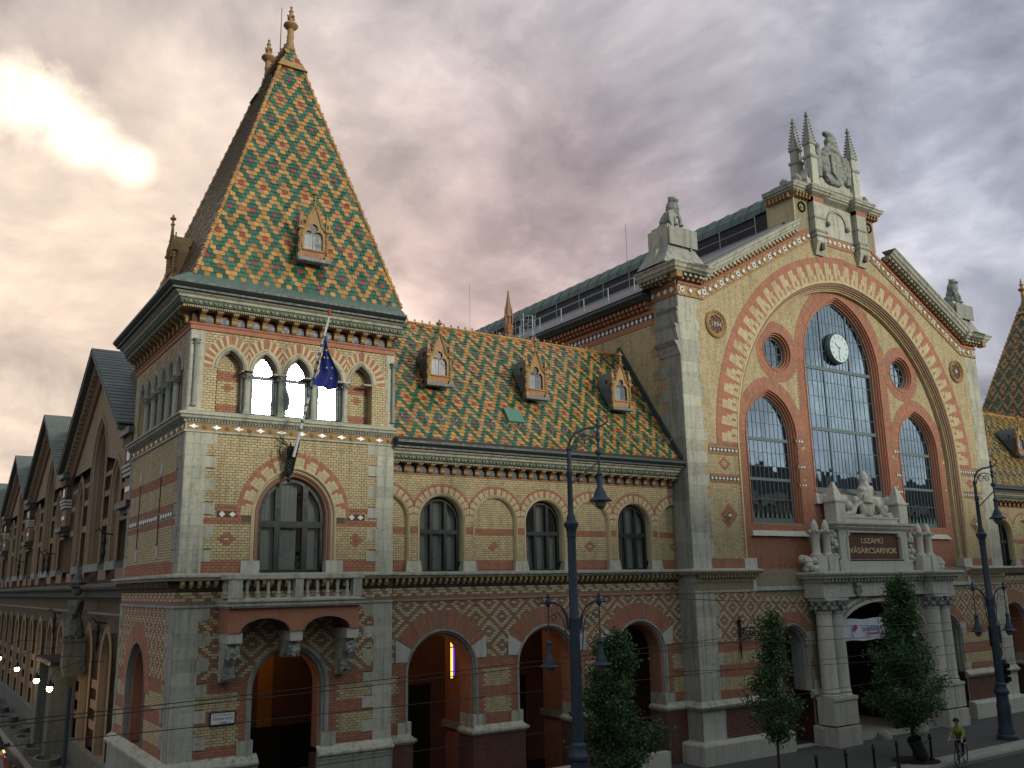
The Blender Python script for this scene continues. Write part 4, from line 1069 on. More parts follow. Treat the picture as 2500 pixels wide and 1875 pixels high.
    for c in wins:
        window(root, FW, c, 7.84, 9.66, .86, 0, -.36, [(-.30, .12), (.30, .12)], [(9.30, .15)], fw=.08, fd=.09,
               curtain=[(-.80, -.34, 10.4), (-.26, .24, 10.5), (.36, .80, 10.3)] if c != WC[3] else [(-.80, -.34, 9.3), (-.26, .24, 10.5), (.40, .80, 9.3)])
    # ledge, string, cornice
    pth = [(WX0, .59), (WX1, .59)]
    t = MB(); t.course([(0, 7.30), (.05, 7.34), (.06, 7.40), (.045, 7.41), (.045, 7.63)], pth, 'terra_d'); t.course([(.045, 7.625), (.30, 7.64), (.34, 7.70), (.42, 7.74), (.42, 7.80), (.02, 7.86)], pth, 'stone'); t.build('ledge', root)
    t = MB(FW)
    for i in range(int(14.0/.25)):
        u = WX0+.05+i*.25; t.box(u, u+.11, .05, .28, 7.50, 7.625, 'terra'); t.box(u+.01, u+.10, .05, .20, 7.42, 7.50, 'stone_g'); t.box(u+.13, u+.23, .05, .08, 7.45, 7.61, 'gfrieze')
    t.build('ledge_dentils', root, kind='stuff')
    t = MB(); t.course([(0, 6.80), (.06, 6.83), (.06, 6.87), (0, 6.92)], pth, 'bb'); t.build('string_course', root)
    t = MB(); t.course([(0, 11.34), (.05, 11.35), (.05, 11.41), (.0, 11.42)], pth, 'terra_o'); t.build('string_course', root)
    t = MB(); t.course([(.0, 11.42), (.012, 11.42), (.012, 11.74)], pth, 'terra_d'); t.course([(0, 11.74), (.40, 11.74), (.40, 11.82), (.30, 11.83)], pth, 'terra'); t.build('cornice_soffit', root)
    t = MB(); t.course([(.42, 11.83), (.47, 11.85), (.52, 11.98), (.52, 11.99)], pth, 'gfrieze'); t.build('green_frieze', root)
    t = MB(FW); frieze_relief(t, FW, WX0, WX1, .475, 11.865, 11.975); t.build('frieze_relief', root, kind='stuff')
    t = MB(); t.course([(.25, 11.82), (.52, 11.99), (.58, 12.01), (.60, 12.08), (.70, 12.13), (.73, 12.20), (.25, 12.21)], pth, 'stone'); t.build('cornice', root)
    t = MB(); t.course([(.35, 12.20), (.84, 12.20), (.84, 12.26), (.90, 12.30), (.98, 12.37), (.98, 12.45), (.86, 12.50), (.62, 12.62), (.5, 12.66)], pth, 'gutter'); t.build('gutter', root)
    kb = 28; us = [WX0+.25+(WX1-WX0-.5)*i/(kb-1) for i in range(kb)]
    brackets(root, FW, us, 11.42, 11.76, .36, .17); panels(root, FW, [(a+c)/2 for a, c in zip(us[:-1], us[1:])], 11.44, 11.62, .26)
    t = MB(FW); dentils(t, FW, WX0, WX1, 11.75, 11.81, .45, .035, 'stone', .40); t.build('cornice_dentils', root, kind='stuff')
    # ground arches
    v = MB(FW)
    Rr = 2.2
    for c in wins:
        k = 64; a0, a1 = R_(34), R_(146)
        for i in range(k):
            A0, A1 = a0+(a1-a0)*i/k, a0+(a1-a0)*(i+1)/k; g_ = .0022; q = []
            for rr, zc in ((1.46, 4.35), (Rr, 4.30)):
                for a in (A0+g_, A1-g_): q.append((c+rr*math.cos(a), zc+rr*math.sin(a)))
            P = FW.p; jn = .024+random.uniform(-.003, .003)
            v.hexa([P(q[0][0], -.01, q[0][1]), P(q[1][0], -.01, q[1][1]), P(q[0][0], jn, q[0][1]), P(q[1][0], jn, q[1][1]),
                    P(q[2][0], -.01, q[2][1]), P(q[3][0], -.01, q[3][1]), P(q[2][0], jn, q[2][1]), P(q[3][0], jn, q[3][1])], 'rb' if random.random() < .72 else 'bb')
    v.build('ground_arch_bricks', root, kind='stuff')
    t = MB(FW)
    for c in wins:
        t.sweep(arch(c, 4.35, 1.44, 0, 36, 2.36), [(.04, 0), (.04, .05), (-.03, .05), (-.05, -.03), (-.10, -.04), (-.11, -.14)], 'stone_g'); t.sweep(arch(c, 4.35, 1.44, 0, 36, 2.36), [(-.11, -.14), (-.17, -.17), (-.17, -.9)], 'rb')
    t.build('arch_moulding', root)
    for c in wins:
        for s_ in (-1, 1):
            t = MB(FW); f = lambda u: c+s_*u
            t.prism([(f(1.40), 4.76), (f(1.86), 4.76), (f(1.86), 5.53), (f(1.22), 5.16), (f(1.36), 4.95)], -.05, .035, 'stone_w'); t.build('springer_stone', root, origin=FW.p(f(1.6), 0, 4.76))
            t = MB(FW); a, d = sorted((f(1.25), f(1.78))); t.box(a, d, -.9, .045, 2.36, 2.78, 'stone'); t.build('jamb_stone', root, origin=FW.p(f(1.6), 0, 2.36))
    for i, p_ in enumerate(piers):
        a, d = max(WX0+.0, p_-1.14), min(WX1+.1, p_+1.14)
        t = MB(FW); t.box(a, d, -.9, .10, 0, 2.2, 'db'); t.box(a-.04, d+.04, -.9, .16, 2.08, 2.15, 'stone'); t.box(a-.09, d+.09, -.9, .23, 2.15, 2.235, 'stone'); t.hexa([FW.p(a-.05, -.9, 2.235), FW.p(d+.05, -.9, 2.235), FW.p(a-.05, .19, 2.235), FW.p(d+.05, .19, 2.235), FW.p(a+.12, -.9, 2.40), FW.p(d-.12, -.9, 2.40), FW.p(a+.12, .05, 2.40), FW.p(d-.12, .05, 2.40)], 'stone')
        t.build('pier_plinth', root, origin=FW.p(p_, 0, 0))
        pb = bricks(a+.01, d-.01, .02, 2.16, lambda u, z: True, lambda *k_: 'db'); lay(root, FW, pb, 0, .10)
    for c in wins[1:]:
        t = MB(FW); t.box(c-1.0, c+.9, .2, .55, 0, .62, 'stone_w'); t.build('low_wall', root, origin=FW.p(c, 0, 0))
    t = MB(); a, d = WX0+.1, WX1-.1
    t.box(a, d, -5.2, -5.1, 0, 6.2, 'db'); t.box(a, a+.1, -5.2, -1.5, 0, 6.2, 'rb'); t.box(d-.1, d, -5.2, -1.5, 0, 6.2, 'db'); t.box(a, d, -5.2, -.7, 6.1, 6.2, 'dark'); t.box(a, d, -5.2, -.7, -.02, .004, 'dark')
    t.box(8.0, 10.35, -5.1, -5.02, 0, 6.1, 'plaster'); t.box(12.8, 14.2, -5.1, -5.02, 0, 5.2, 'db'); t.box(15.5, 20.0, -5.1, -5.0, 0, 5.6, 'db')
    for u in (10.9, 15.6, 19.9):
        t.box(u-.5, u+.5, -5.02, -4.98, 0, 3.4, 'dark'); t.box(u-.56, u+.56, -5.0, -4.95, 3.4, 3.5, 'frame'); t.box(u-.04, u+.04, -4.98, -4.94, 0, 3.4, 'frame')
    for u in (11.84, 16.5):
        t.box(u-.74, u+.74, -3.2, -.91, 0, 5.6, 'rb'); t.box(u-.85, u+.85, -3.3, -.92, 2.08, 2.33, 'stone_g')
    t.build('passage', root)
    # roof
    roof = child('roof', root, (14.2, .5, 12.5)); sh = Vector((14.2, .5, 12.5))
    e0, e1 = Vector((WX0-.4, .0, 12.55)), Vector((WX1, .0, 12.55)); r0_ = Vector((WX0-.4, 3.72, 18.12))
    S = (r0_-e0); L = S.length; S = S/L
    t = MB(); t.face([tuple(e0), tuple(e1), (WX1, 3.72, 18.12), tuple(r0_)], 'tg'); t.face([tuple(r0_), (WX1, 3.72, 18.12), (WX1, 7.5, 12.55), (WX0-.4, 7.5, 12.55)], 'td')
    t.build('roof_deck', roof, origin=tuple(sh)).location = (0, 0, 0)
    dm = [(9.72, 15.05), (14.30, 14.95), (18.90, 14.90)]
    tiles(roof, e0-sh, (1, 0, 0), S, WX1-WX0+.35, L, .187, .176, lambda u, s_: 0 <= u <= WX1-WX0+.36 and s_ < L-.05, 300 if full else 0, tcol, ro=0)
    t = MB(); ridge_cap(t, [tuple(r0_-sh), tuple(Vector((WX1, 3.72, 18.12))-sh)], .09, .35); t.build('ridge_tiles', roof, kind='stuff')
    t = MB(); N = Vector((0, -S.z, S.y))
    a, d = Vector((WX1-.13, e0.y, e0.z)), Vector((WX1-.13, 3.9, 18.45)); 
    t.hexa([tuple(v_-sh) for v_ in (a, a+Vector((.13, 0, 0)), a+N*.22, a+Vector((.13, 0, 0))+N*.22, d, d+Vector((.13, 0, 0)), d+N*.22, d+Vector((.13, 0, 0))+N*.22)], 'gutter'); t.build('flashing', roof)
    rl = Fr(tuple(-sh), (1, 0, 0), (0, -1, 0)); sl_ = S.z/S.y
    for cx, z0 in dm:
        dormer(roof, rl, cx, z0, -(z0-12.55)/sl_+.42, slope=sl_)
    # roof hatch
    hz = 13.62; y_ = (hz-12.55)/sl_; c = Vector((12.95, y_, hz)); U = Vector((1, 0, 0)); t = MB()
    N = U.cross(S); 
    t.hexa([tuple(c+U*a+N*n_+S*s_-sh) for s_ in (0, .72) for n_ in (.03, .16) for a in (-.38, .38)], 'hatch'); t.build('roof_hatch', roof)
    # snow guards
    me = None
    for i in range(24):
        u = WX0+.4+i*.58
        if me is None:
            t = MB(); 
            for s_ in (-1, 1): t.tube([(0, 0, 0), (s_*.06, -.12, .16), (s_*.13, -.14, .30)], .012, 'steel', 4)
            t.tube([(0, .1, .05), (0, -.12, .12)], .014, 'steel', 4); o = t.build('snow_guard', roof); me = o.data
        else: o = bpy.data.objects.new('snow_guard', me); COL.objects.link(o); o.parent = roof
        o.location = Vector((u, (13.25-12.55)/sl_-.02, 13.28))-sh
# ------------------------------------------------------------------ gabled pavilion
PX0, PX1, CX = 21.26, 45.88, 33.57
def carve_mass(name, parent, blobs, m='carve', vox=.06, noise=.04, nsz=.25, origin=(0, 0, 0), smooth=True, seed=1, keep_local=False):
    """one continuous carved body: overlapping balls and capsules fused by a voxel remesh"""
    t = MB()
    for bl in blobs:
        if bl[0] == 'b': _, c, r, sc = bl; t.ball(c, r, m, 12, sc)
        elif bl[0] == 'c': _, pts, rs = bl; t.tube(pts, rs, m, 10)
        elif bl[0] == 'x': _, (a, b_, c, d, e, f) = bl; t.box(a, b_, -d, -c, e, f, m)
    o = t.build(name, parent)
    md = o.modifiers.new('r', 'REMESH'); md.mode = 'VOXEL'; md.voxel_size = vox; md.use_smooth_shade = smooth
    if noise:
        tx = bpy.data.textures.new('carving', 'CLOUDS'); tx.noise_scale = nsz; tx.noise_depth = 2
        dm = o.modifiers.new('d', 'DISPLACE'); dm.texture = tx; dm.strength = noise*2; dm.mid_level = .5; dm.texture_coords = 'GLOBAL'
    dg = bpy.context.evaluated_depsgraph_get(); me = bpy.data.meshes.new_from_object(o.evaluated_get(dg)); o.modifiers.clear(); old = o.data; o.data = me; bpy.data.meshes.remove(old)
    if not me.materials: me.materials.append(M[m])
    me.transform(Matrix.Translation(-Vector(origin))); o.location = origin
    return o
def build_pavilion(root):
    SP = 13.4; HW, EE = 8.92, .40; GR = .554
    gi = path_pts(arch(CX, SP, HW, EE, 72, 7.80))
    sidearch = [27.28, 39.86]
    sh_ = [path_pts(arch(c, 4.20, 1.02, .1, 16, -.2)) for c in sidearch]
    out = [(PX0, -.3), (PX1, -.3), (PX1, 20.95), (44.25, 20.95), (36.9, 24.9), (36.9, 27.2), (30.24, 27.2), (30.24, 24.9), (22.89, 20.95), (PX0, 20.95)]
    portal = [(29.3, -.2), (37.84, -.2), (37.84, 6.3), (29.3, 6.3)]
    w = MB(FP); wall(w, out, [gi]+sh_+[portal], 'mortar2')
    w.box(PX0, PX0+.05, -18, -.002, 0, 20.6, 'mortar_side'); w.box(PX1-.05, PX1, -18, -.002, 0, 20.6, 'mortar_side')
    w.box(30.24, 36.9, -1.9, -.01, 24, 27.2, 'yb')
    w.build('wall', root)
    q = [quoins(root, FP, PX0, 1, 7.86, 20.1, 1.08, 1.28, .50), quoins(root, FP, PX1, -1, 7.86, 20.1, 1.08, 1.28, .50),
         quoins(root, FP, PX0, 1, 2.35, 6.82, 1.12, 1.40, .52), quoins(root, FP, PX1, -1, 2.35, 6.82, 1.12, 1.4, .52),
         quoins(root, FP, PX0, 1, .85, 2.2, 1.34, 1.34, .66, 'stone_w'), quoins(root, FP, PX1, -1, .85, 2.2, 1.34, 1.34, .66, 'stone_w')]
    # left return of the pier
    FR = Fr((PX0, 0, 0), (0, 1, 0), (-1, 0, 0))
    for (z0, z1, wn, ww) in ((.0, 7.3, .97, .97), (7.86, 12.5, .97, .97), (12.5, 20.3, .95, 1.45)):
        quoins(root, FR, -.38, 1, z0, z1, wn, ww, .55, 'stone_g', proud=.02)
    def sq(u, z): return -.38 < u < 1.2
    bl = bricks(1.0, 12., 14.5, 19.1, lambda u, z: not (u < 1.5 and int((z-12.5)/.55) % 2) , lambda u, z, r, c: 'yb'); lay(root, FR, bl)
    # stone console on the pier side
    t = MB(FR)
    for k, (za, o_) in enumerate(((19.6, .10), (18.9, .20), (18.1, .12), (17.9, .34))):
        pass
    t.prism([(0, 17.7), (0, 20.2)], 0, 0, 'stone') if False else None
    for z0, z1, o0, o1 in ((19.35, 19.55, .02, .16), (18.75, 19.35, .05, .14), (18.55, 18.75, .18, .30), (17.95, 18.55, .10, .24), (17.75, 17.95, .22, .38), (17.35, 17.75, .05, .20)):
        t.hexa([FR.p(-.40, 0, z0), FR.p(.95, 0, z0), FR.p(-.40, o0, z0), FR.p(.95, o0, z0), FR.p(-.40, 0, z1), FR.p(.95, 0, z1), FR.p(-.40, o1, z1), FR.p(.95, o1, z1)], 'stone_g')
    t.build('pier_console', root, origin=FR.p(0, 0, 18.5))
    # cornice along the nave wall (side)
    cp = [(PX0, 14.0), (PX0, 1.3)]
    t = MB(); t.course([(0, 19.12), (.03, 19.13), (.03, 19.40), (.0, 19.41)], cp, 'rb'); t.course([(0, 19.66), (.06, 19.68), (.06, 19.85), (.0, 19.86)], cp, 'rb')
    t.course([(0, 20.28), (.45, 20.28), (.50, 20.36), (.62, 20.5), (.62, 20.62), (.0, 20.75)], cp, 'gutter'); t.build('cornice', root)
    for i in range(26):
        u = 1.45+i*.32; zc = 19.535; t = MB(FR); t.prism([(u-.11, zc), (u, zc-.13), (u+.11, zc), (u, zc+.13)], .005, .03, 'white'); t.build('frieze_lozenge', root, origin=FR.p(u, 0, zc))
    t = MB(FR); t.box(1.2, 13, 0, .012, 19.41, 19.66, 'terra_d')
    for i in range(38):
        u = 1.4+i*.31; t.box(u, u+.17, 0, .20, 19.88, 20.05, 'terra_o'); t.box(u, u+.17, 0, .34, 20.07, 20.26, 'terra_o'); t.ball(FR.p(u+.08, .22, 19.95), .09, 'terra_o', 6)
    t.build('cornice_brackets', root, kind='stuff')
    def keep(u, z):
        if any(k(u, z) for k in q): return False
        if in_arch(CX, 7.5, SP, HW, EE, u, z): return False
        if z > SP+.05 and in_arch(CX, 7.5, SP, HW+1.30, EE, u, z): return False
        if z > 20.1:
            m = abs(u-CX); lim_ = 20.2+(10.68-m)*GR if m < 10.68 else 20.1
            if z > min(lim_, 25.1): return False
        for c in sidearch:
            if in_arch(c, -1, 4.2, 1.1, .1, u, z): return False
            if z > 4.3 and in_arch(c, -1, 4.2, 1.62, .1, u, z): return False
        for m in (23.62, 43.52):
            if (u-m)**2+(z-19.06)**2 < .66**2: return False
        if abs(u-CX) < 5.0 and z < 7.6: return False
        if 6.82 < z < 7.86 or 2.18 < z < 2.36 or z < .8: return False
        for m in (23.62, 43.52):
            if abs(abs(u-CX)-10.0) < .98 and (13.0 < z < 13.26 or 11.70 < z < 11.96) and abs(u-CX) < 10.95: return False
        if abs(u-CX) < 8.3 and z > 6.6 and z < 7.8: return False
        return PX0 < u < PX1
    def color(u, z, r, c):
        if z < 6.85:
            return low_color(u, z, r, c)
        if z < 8.25: return 'rb'
        if abs(u-CX) > HW:
            for a, d in ((12.9, 13.0), (13.26, 13.38), (11.58, 11.7), (11.96, 12.06)):
                if a < z < d and abs(u-CX) < 11.0: return 'rb'
            for m in (23.55, 43.59):
                d = abs(u-m)/.42+abs(z-12.48)/.27
                if .45 < d < 1.1: return 'rb'
                d = abs(u-(23.62 if m < 30 else 43.52))/.62+abs(z-10.15)/.62
                if .40 < d < 1.12 and ((r+c) % 2 or d < .9): return 'rb'
            if 13.4 > z and abs(u-CX) > HW and abs(u-CX) < HW+.2: return 'rb'
        return 'yb'
    bl = bricks(PX0, PX1, .85, 2.18, keep, color)+bricks(PX0, PX1, 2.36, 6.82, keep, color)+bricks(PX0, PX1, 7.86, 25.2, keep, color)
    lay(root, FP, bl, 300)
    # giant arch: hood and comb
    v = MB(FP)
    def fr_(i, ks, a, b_): return a if (i % 5) in ks else b_
    ring(v, CX, SP, HW, EE, [(.10, .22, lambda i: 'rb' if i % 6 == 0 else 'yb'), (.22, .48, lambda i: 'rb' if i % 6 == 0 else 'bb' if i % 6 == 3 else 'yb'), (.48, .80, lambda i: 'rb' if i % 6 == 0 else 'yb' if i % 6 < 5 else 'rb'), (.80, 1.12, lambda i: 'yb' if i % 6 in (1, 2, 3) else 'rb'),
                             (1.12, 1.46, lambda i: 'rb')], 240, n=.03, gap=.004)
    split_pieces(v, root, 'voussoir', 300)
    t = MB(FP); pa = arch(CX, SP, HW, EE, 96, 8.3)
    t.sweep(pa, [(.12, 0), (.12, .05), (.04, .06), (.0, .02), (-.03, -.06)], 'yb'); t.sweep(pa, [(-.03, -.06), (-.10, -.05), (-.13, -.12), (-.20, -.12), (-.22, -.20)], 'bb')
    t.sweep(pa, [(-.22, -.20), (-.27, -.19), (-.30, -.28), (-.36, -.28), (-.38, -.50)], 'yb'); t.build('arch_moulding', root)
    # recess wall
    n_r = -.50; wins = []
    mainh = path_pts(arch(CX, 18.25, 3.12, .85, 30, 11.55)); MW = (CX, 18.25, 2.85, .87)
    lc = [27.52, 39.62]; lh = [path_pts(arch(c, 14.24, 1.80, .42, 24, 9.95)) for c in lc]
    oc = [28.41, 38.73]; oh = [[(c+1.0*math.cos(a*math.pi/12), 18.45+1.0*math.sin(a*math.pi/12)) for a in range(24)] for c in oc]
    back = path_pts(arch(CX, SP, HW-.30, EE, 60, 7.6))
    t = MB(FP); wall(t, back, [mainh]+lh+oh, 'mortar2', n_r); t.build('recess_wall', root)
    def keep2(u, z):
        if not in_arch(CX, 7.6, SP, HW-.35, EE, u, z): return False
        if in_arch(CX, 11.5, 18.25, 3.12, .85, u, z): return False
        for c in lc:
            if in_arch(c, 9.9, 14.24, 1.80, .42, u, z): return False
        for c in oc:
            if (u-c)**2+(z-18.45)**2 < 1.0: return False
        return True
    def color2(u, z, r, c):
        d = abs(u-CX)
        if in_arch(CX, 0, 18.25, 3.80, .85, u, z) and z > 14: return 'rb'
        for o_ in oc:
            if (u-o_)**2+(z-18.45)**2 < 1.5**2: return 'rb'
        for o_ in lc:
            if in_arch(o_, 0, 14.24, 2.40, .42, u, z):
                if z < 14.3 and abs(u-o_) > 2.2 and (12.0 < z < 12.15 or 13.6 < z < 13.75): return 'yb'
                return 'rb'
        if z < 15.6 and d < 5.0: return 'rb'
        return 'yb'
    bl = bricks(24.6, 42.6, 7.8, 22.9, keep2, color2); lay(root, FP, bl, 120, n_r)
    FPr = Fr((0, -.38+.5, 0), (1, 0, 0), (0, -1, 0)); v = MB(FPr)
    rbf = lambda i: 'rb' if random.random() < .75 else 'bb'
    ring(v, CX, 18.25, 3.12, .85, [(.05, .40, rbf), (.40, .74, rbf)], 96)
    for c in lc: ring(v, c, 14.24, 1.80, .42, [(.05, .34, rbf), (.34, .66, rbf)], 60)
    for c in oc:
        for s_ in (0, 1): 
            w2 = MB(FPr); ring(w2, c, 18.45, 1.0, 0, [(.04, .30, rbf), (.30, .56, rbf)], 40)
            ms_ = list(w2.mi)
            for i in range(len(w2.v)//8):
                vs = w2.v[i*8:i*8+8]; vs = [(x_, y_, 2*18.45-z_) for x_, y_, z_ in vs] if s_ else vs; v.hexa(vs, ms_[w2.m[i*6]])
    v.build('voussoirs', root, kind='stuff')
    # stepped mouldings of the openings
    for nm, pa, st in (('main', arch(CX, 18.25, 3.12, .85, 44, 11.55), .27), ('l', arch(lc[0], 14.24, 1.80, .42, 32, 9.95), .26), ('r', arch(lc[1], 14.24, 1.80, .42, 32, 9.95), .26)):
        t = MB(FP); t.sweep(pa, [(.05, n_r), (.05, n_r+.05), (-.02, n_r+.05), (-.04, n_r-.04), (-.10, n_r-.03), (-.12, n_r-.14), (-.18, n_r-.13), (-.20, n_r-.24), (-st, n_r-.23), (-st, n_r-.42)], 'rb'); t.build('arch_moulding', root)
    for c in oc:
        t = MB(FP)
        for a, b_, na, nb_ in ((1.02, .97, .05, .03), (.97, .90, -.02, -.02), (.90, .86, -.12, -.10), (.86, .80, -.2, -.2), (.80, .78, -.2, -.42)):
            pass
        t.sweep([((c+math.cos(k*math.pi/20), 18.45+math.sin(k*math.pi/20)), (math.cos(k*math.pi/20), math.sin(k*math.pi/20))) for k in range(40)],
                [(.04, n_r), (.04, n_r+.05), (-.02, n_r+.05), (-.05, n_r-.05), (-.11, n_r-.04), (-.13, n_r-.16), (-.19, n_r-.15), (-.22, n_r-.42)], 'rb', closed=True); t.build('oculus_moulding', root)
    # the windows
    mb_ = [-1.12, 1.12]
    cols = [-2.46, -2.08, -1.70, -1.40, -.84, -.56, -.28, 0, .28, .56, .84, 1.40, 1.70, 2.08, 2.46]
    window(root, FP, CX, 11.58, 18.25, 2.85, .87, -.90, [(-1.12, .10), (1.12, .10)], [(14.86, .18), (18.12, .18), (11.72, .22)], frame='frame_g', glass='glass_hall', fw=.08, curtain=False, tilt=.004,
           bars=(cols, [12.66, 13.76, 15.6, 16.6, 17.4, 19.1, 19.9, 20.7]), back=5., stuff=True)
    for c in lc:
        window(root, FP, c, 10.0, 14.24, 1.54, .44, -.88, [], [(14.0, .16), (12.05, .14), (10.1, .2)], frame='frame_g', glass='glass_hall', fw=.07, curtain=False, tilt=.004,
               bars=([-1.23, -.92, -.62, -.31, 0, .31, .62, .92, 1.23], [11.1, 12.7, 13.35, 14.8, 15.4]), back=5., stuff=True)
        t = MB(FP)
        for i in range(9):
            u = c-1.35+i*.33; t.prism([(u-.07, 10.12), (u+.07, 10.12), (u+.09, 10.3), (u+.03, 10.42), (u, 10.56), (u-.03, 10.42), (u-.09, 10.3)], -.82, -.80, 'copper')
        t.build('window_cresting', root)
        t = MB(FP); t.hexa([FP.p(c-2.0, -.9, 9.33), FP.p(c+2.0, -.9, 9.33), FP.p(c-2.0, -.30, 9.33), FP.p(c+2.0, -.30, 9.33), FP.p(c-1.62, -.9, 9.98), FP.p(c+1.62, -.9, 9.98), FP.p(c-1.62, -.78, 9.98), FP.p(c+1.62, -.78, 9.98)], 'stone_w'); t.build('sill', root, origin=FP.p(c, 0, 9.33))
    t = MB(FP); t.hexa([FP.p(CX-3.3, -.9, 10.95), FP.p(CX+3.3, -.9, 10.95), FP.p(CX-3.3, -.28, 10.95), FP.p(CX+3.3, -.28, 10.95), FP.p(CX-3.1, -.9, 11.58), FP.p(CX+3.1, -.9, 11.58), FP.p(CX-3.1, -.5, 11.5), FP.p(CX+3.1, -.5, 11.5)], 'stone_w'); t.build('sill', root)
    for c in oc:
        wd = child('window', root, FP.p(c, -.88, 18.45)); O = Vector(FP.p(c, -.88, 18.45))
        t = MB(FP); t.sweep([((c+.78*math.cos(k*math.pi/16), 18.45+.78*math.sin(k*math.pi/16)), (math.cos(k*math.pi/16), math.sin(k*math.pi/16))) for k in range(32)], [(0, -.88), (0, -.80), (-.06, -.80), (-.06, -.88)], 'frame_g', closed=True)
        for u in (-.4, 0, .4):
            hh = math.sqrt(.78**2-u*u); t.box(c+u-.015, c+u+.015, -.88, -.84, 18.45-hh, 18.45+hh, 'frame_g'); t.box(c-hh, c+hh, -.88, -.845, 18.45+u-.015, 18.45+u+.015, 'frame_g')
        t.build('frame', wd, origin=tuple(O)).location = (0, 0, 0)
        t = MB(FP); t.face([FP.p(c+.78*math.cos(k*math.pi/12), -.87, 18.45+.78*math.sin(k*math.pi/12)) for k in range(24)], 'glass_hall'); t.build('pane', wd, origin=tuple(O)).location = (0, 0, 0)
        t = MB(FP); t.box(c-1, c+1, -1.8, -1.75, 17.4, 19.5, 'dark'); t.build('room', wd, origin=tuple(O)).location = (0, 0, 0)
    # bands of glazed plaques
    for s_ in (-1, 1):
        for z in (13.02, 11.72):
            a, d = sorted((CX+s_*10.95, CX+s_*9.06)); plaque(root, FP, a, d, z, z+.20)
        for z in (13.9, 12.62, 11.72):
            a, d = sorted((CX+s_*4.35, CX+s_*3.75)); FQ = Fr((0, -.38+.5, 0), (1, 0, 0), (0, -1, 0)); plaque(root, FQ, a, d, z, z+.20)
        # foot of the giant arch
        t = MB(FP); a, d = sorted((CX+s_*8.35, CX+s_*9.15)); t.box(a, d, -.55, .04, 7.84, 8.30, 'stone_w'); t.build('jamb_stone', root, origin=FP.p(a, 0, 7.84))
        t = MB(FP); a, d = sorted((CX+s_*4.9, CX+s_*8.5)); t.hexa([FP.p(a, -.5, 6.86), FP.p(d, -.5, 6.86), FP.p(a, .10, 6.86), FP.p(d, .10, 6.86), FP.p(a, -.55, 7.80), FP.p(d, -.55, 7.80), FP.p(a, -.42, 7.80), FP.p(d, -.42, 7.80)], 'stone_g'); t.build('apron_stone', root, origin=FP.p(a, 0, 6.9))
        t = MB(FP); a, d = sorted((CX+s_*8.5, CX+s_*8.75)); t.box(a, d, -.1, .06, 6.86, 7.4, 'stone_w'); t.build('apron_stone', root, origin=FP.p(a, 0, 6.9))
        # terracotta ornament in the brick lozenge
        t = MB(FP); u = CX+s_*9.95; t.prism([(u-.26, 10.15), (u, 9.85), (u+.26, 10.15), (u, 10.45)], 0, .05, 'terra'); t.prism([(u-.17, 10.15), (u, 9.95), (u+.17, 10.15), (u, 10.35)], .05, .06, 'terra_d'); t.ball(FP.p(u, .06, 10.15), .09, 'white', 8); t.build('lozenge_ornament', root, origin=FP.p(u, 0, 10.15))
        # medallion
        u = CX+s_*9.95; md = child('medallion', root, FP.p(u, 0, 19.06)); O = Vector(FP.p(u, 0, 19.06)); loc = Fr((0, 0, 0), (1, 0, 0), (0, -1, 0))
        t = MB(loc); circ = [((math.cos(k*math.pi/18), math.sin(k*math.pi/18)), (math.cos(k*math.pi/18), math.sin(k*math.pi/18))) for k in range(36)]
        t.sweep([((.56*p[0][0], .56*p[0][1]), p[1]) for p in circ], [(.12, 0), (.12, .08), (.07, .13), (.03, .09), (0, .11), (-.04, .05), (-.10, .06), (-.12, .02)], 'terra', closed=True)
        for k in range(8):
            a = k*math.pi/4+.39; t.box(.42*math.cos(a)-.04, .42*math.cos(a)+.04, 0, .07, .42*math.sin(a)-.04, .42*math.sin(a)+.04, 'terra')
        t.build('rim', md)
        t = MB(loc); t.face([loc.p(.5*p[0][0], .01, .5*p[0][1]) for p in circ], 'terra_d')
        for k in range(8):
            a = k*math.pi/4; t.lathe(loc.p(.30*math.cos(a), .02, .30*math.sin(a)), [(.11, 0), (.10, -.012)], 'plaque', 10, 'y')
        t.build('field', md)
        add_text(md, '1' + '894' if s_ < 0 else '\u2605', .36 if s_ < 0 else .42, loc.p(0, .05, -.02), 'stone_w', ext=.015)
    # side arches
    for c in sidearch:
        v = MB(FP); ring(v, c, 4.20, 1.02, .1, [(.08, .58, lambda i: 'rb' if random.random() < .7 else 'bb')], 46, n=.024, t0=.16); v.build('ground_arch_bricks', root, kind='stuff')
        t = MB(FP); t.sweep(arch(c, 4.20, 1.02, .1, 24, 2.36), [(.06, 0), (.06, .05), (0, .05), (-.02, -.04), (-.08, -.06), (-.10, -.2), (-.14, -.25), (-.14, -.9)], 'stone_g')
        for s_ in (-1, 1):
            a, d = sorted((c+s_*.90, c+s_*1.5)); t.box(a, d, -.9, .05, 2.36, 2.8, 'stone'); t.box(a, d, -.9, .03, 4.35, 4.95, 'stone')
        t.build('arch_moulding', root)
        t = MB(FP); t.box(c-1.3, c+1.3, -1.4, -1.3, 0, 6, 'db'); t.build('niche', root)
        t = MB(FP); t.box(c-1.1, c+1.1, -.4, .05, 0, .05, 'stone_w'); t.build('step', root)
    # plinth and base
    for a, d in ((PX0, 26.4), (28.15, 29.6), (37.5, 38.95), (40.75, PX1)):
        t = MB(); L0 = [(a, 1.0), (a, -.38), (d, -.38)] if a == PX0 else [(a, -.38), (d, -.38)]
        t.course([(0, 2.02), (.10, 2.05), (.12, 2.10), (.20, 2.13), (.24, 2.18), (.24, 2.24), (.16, 2.28), (.10, 2.36), (0, 2.44)], L0, 'stone')
        t.course([(.0, 0), (.42, 0), (.42, .74), (.36, .82), (.0, .86)], L0, 'stone_w'); t.build('plinth', root)
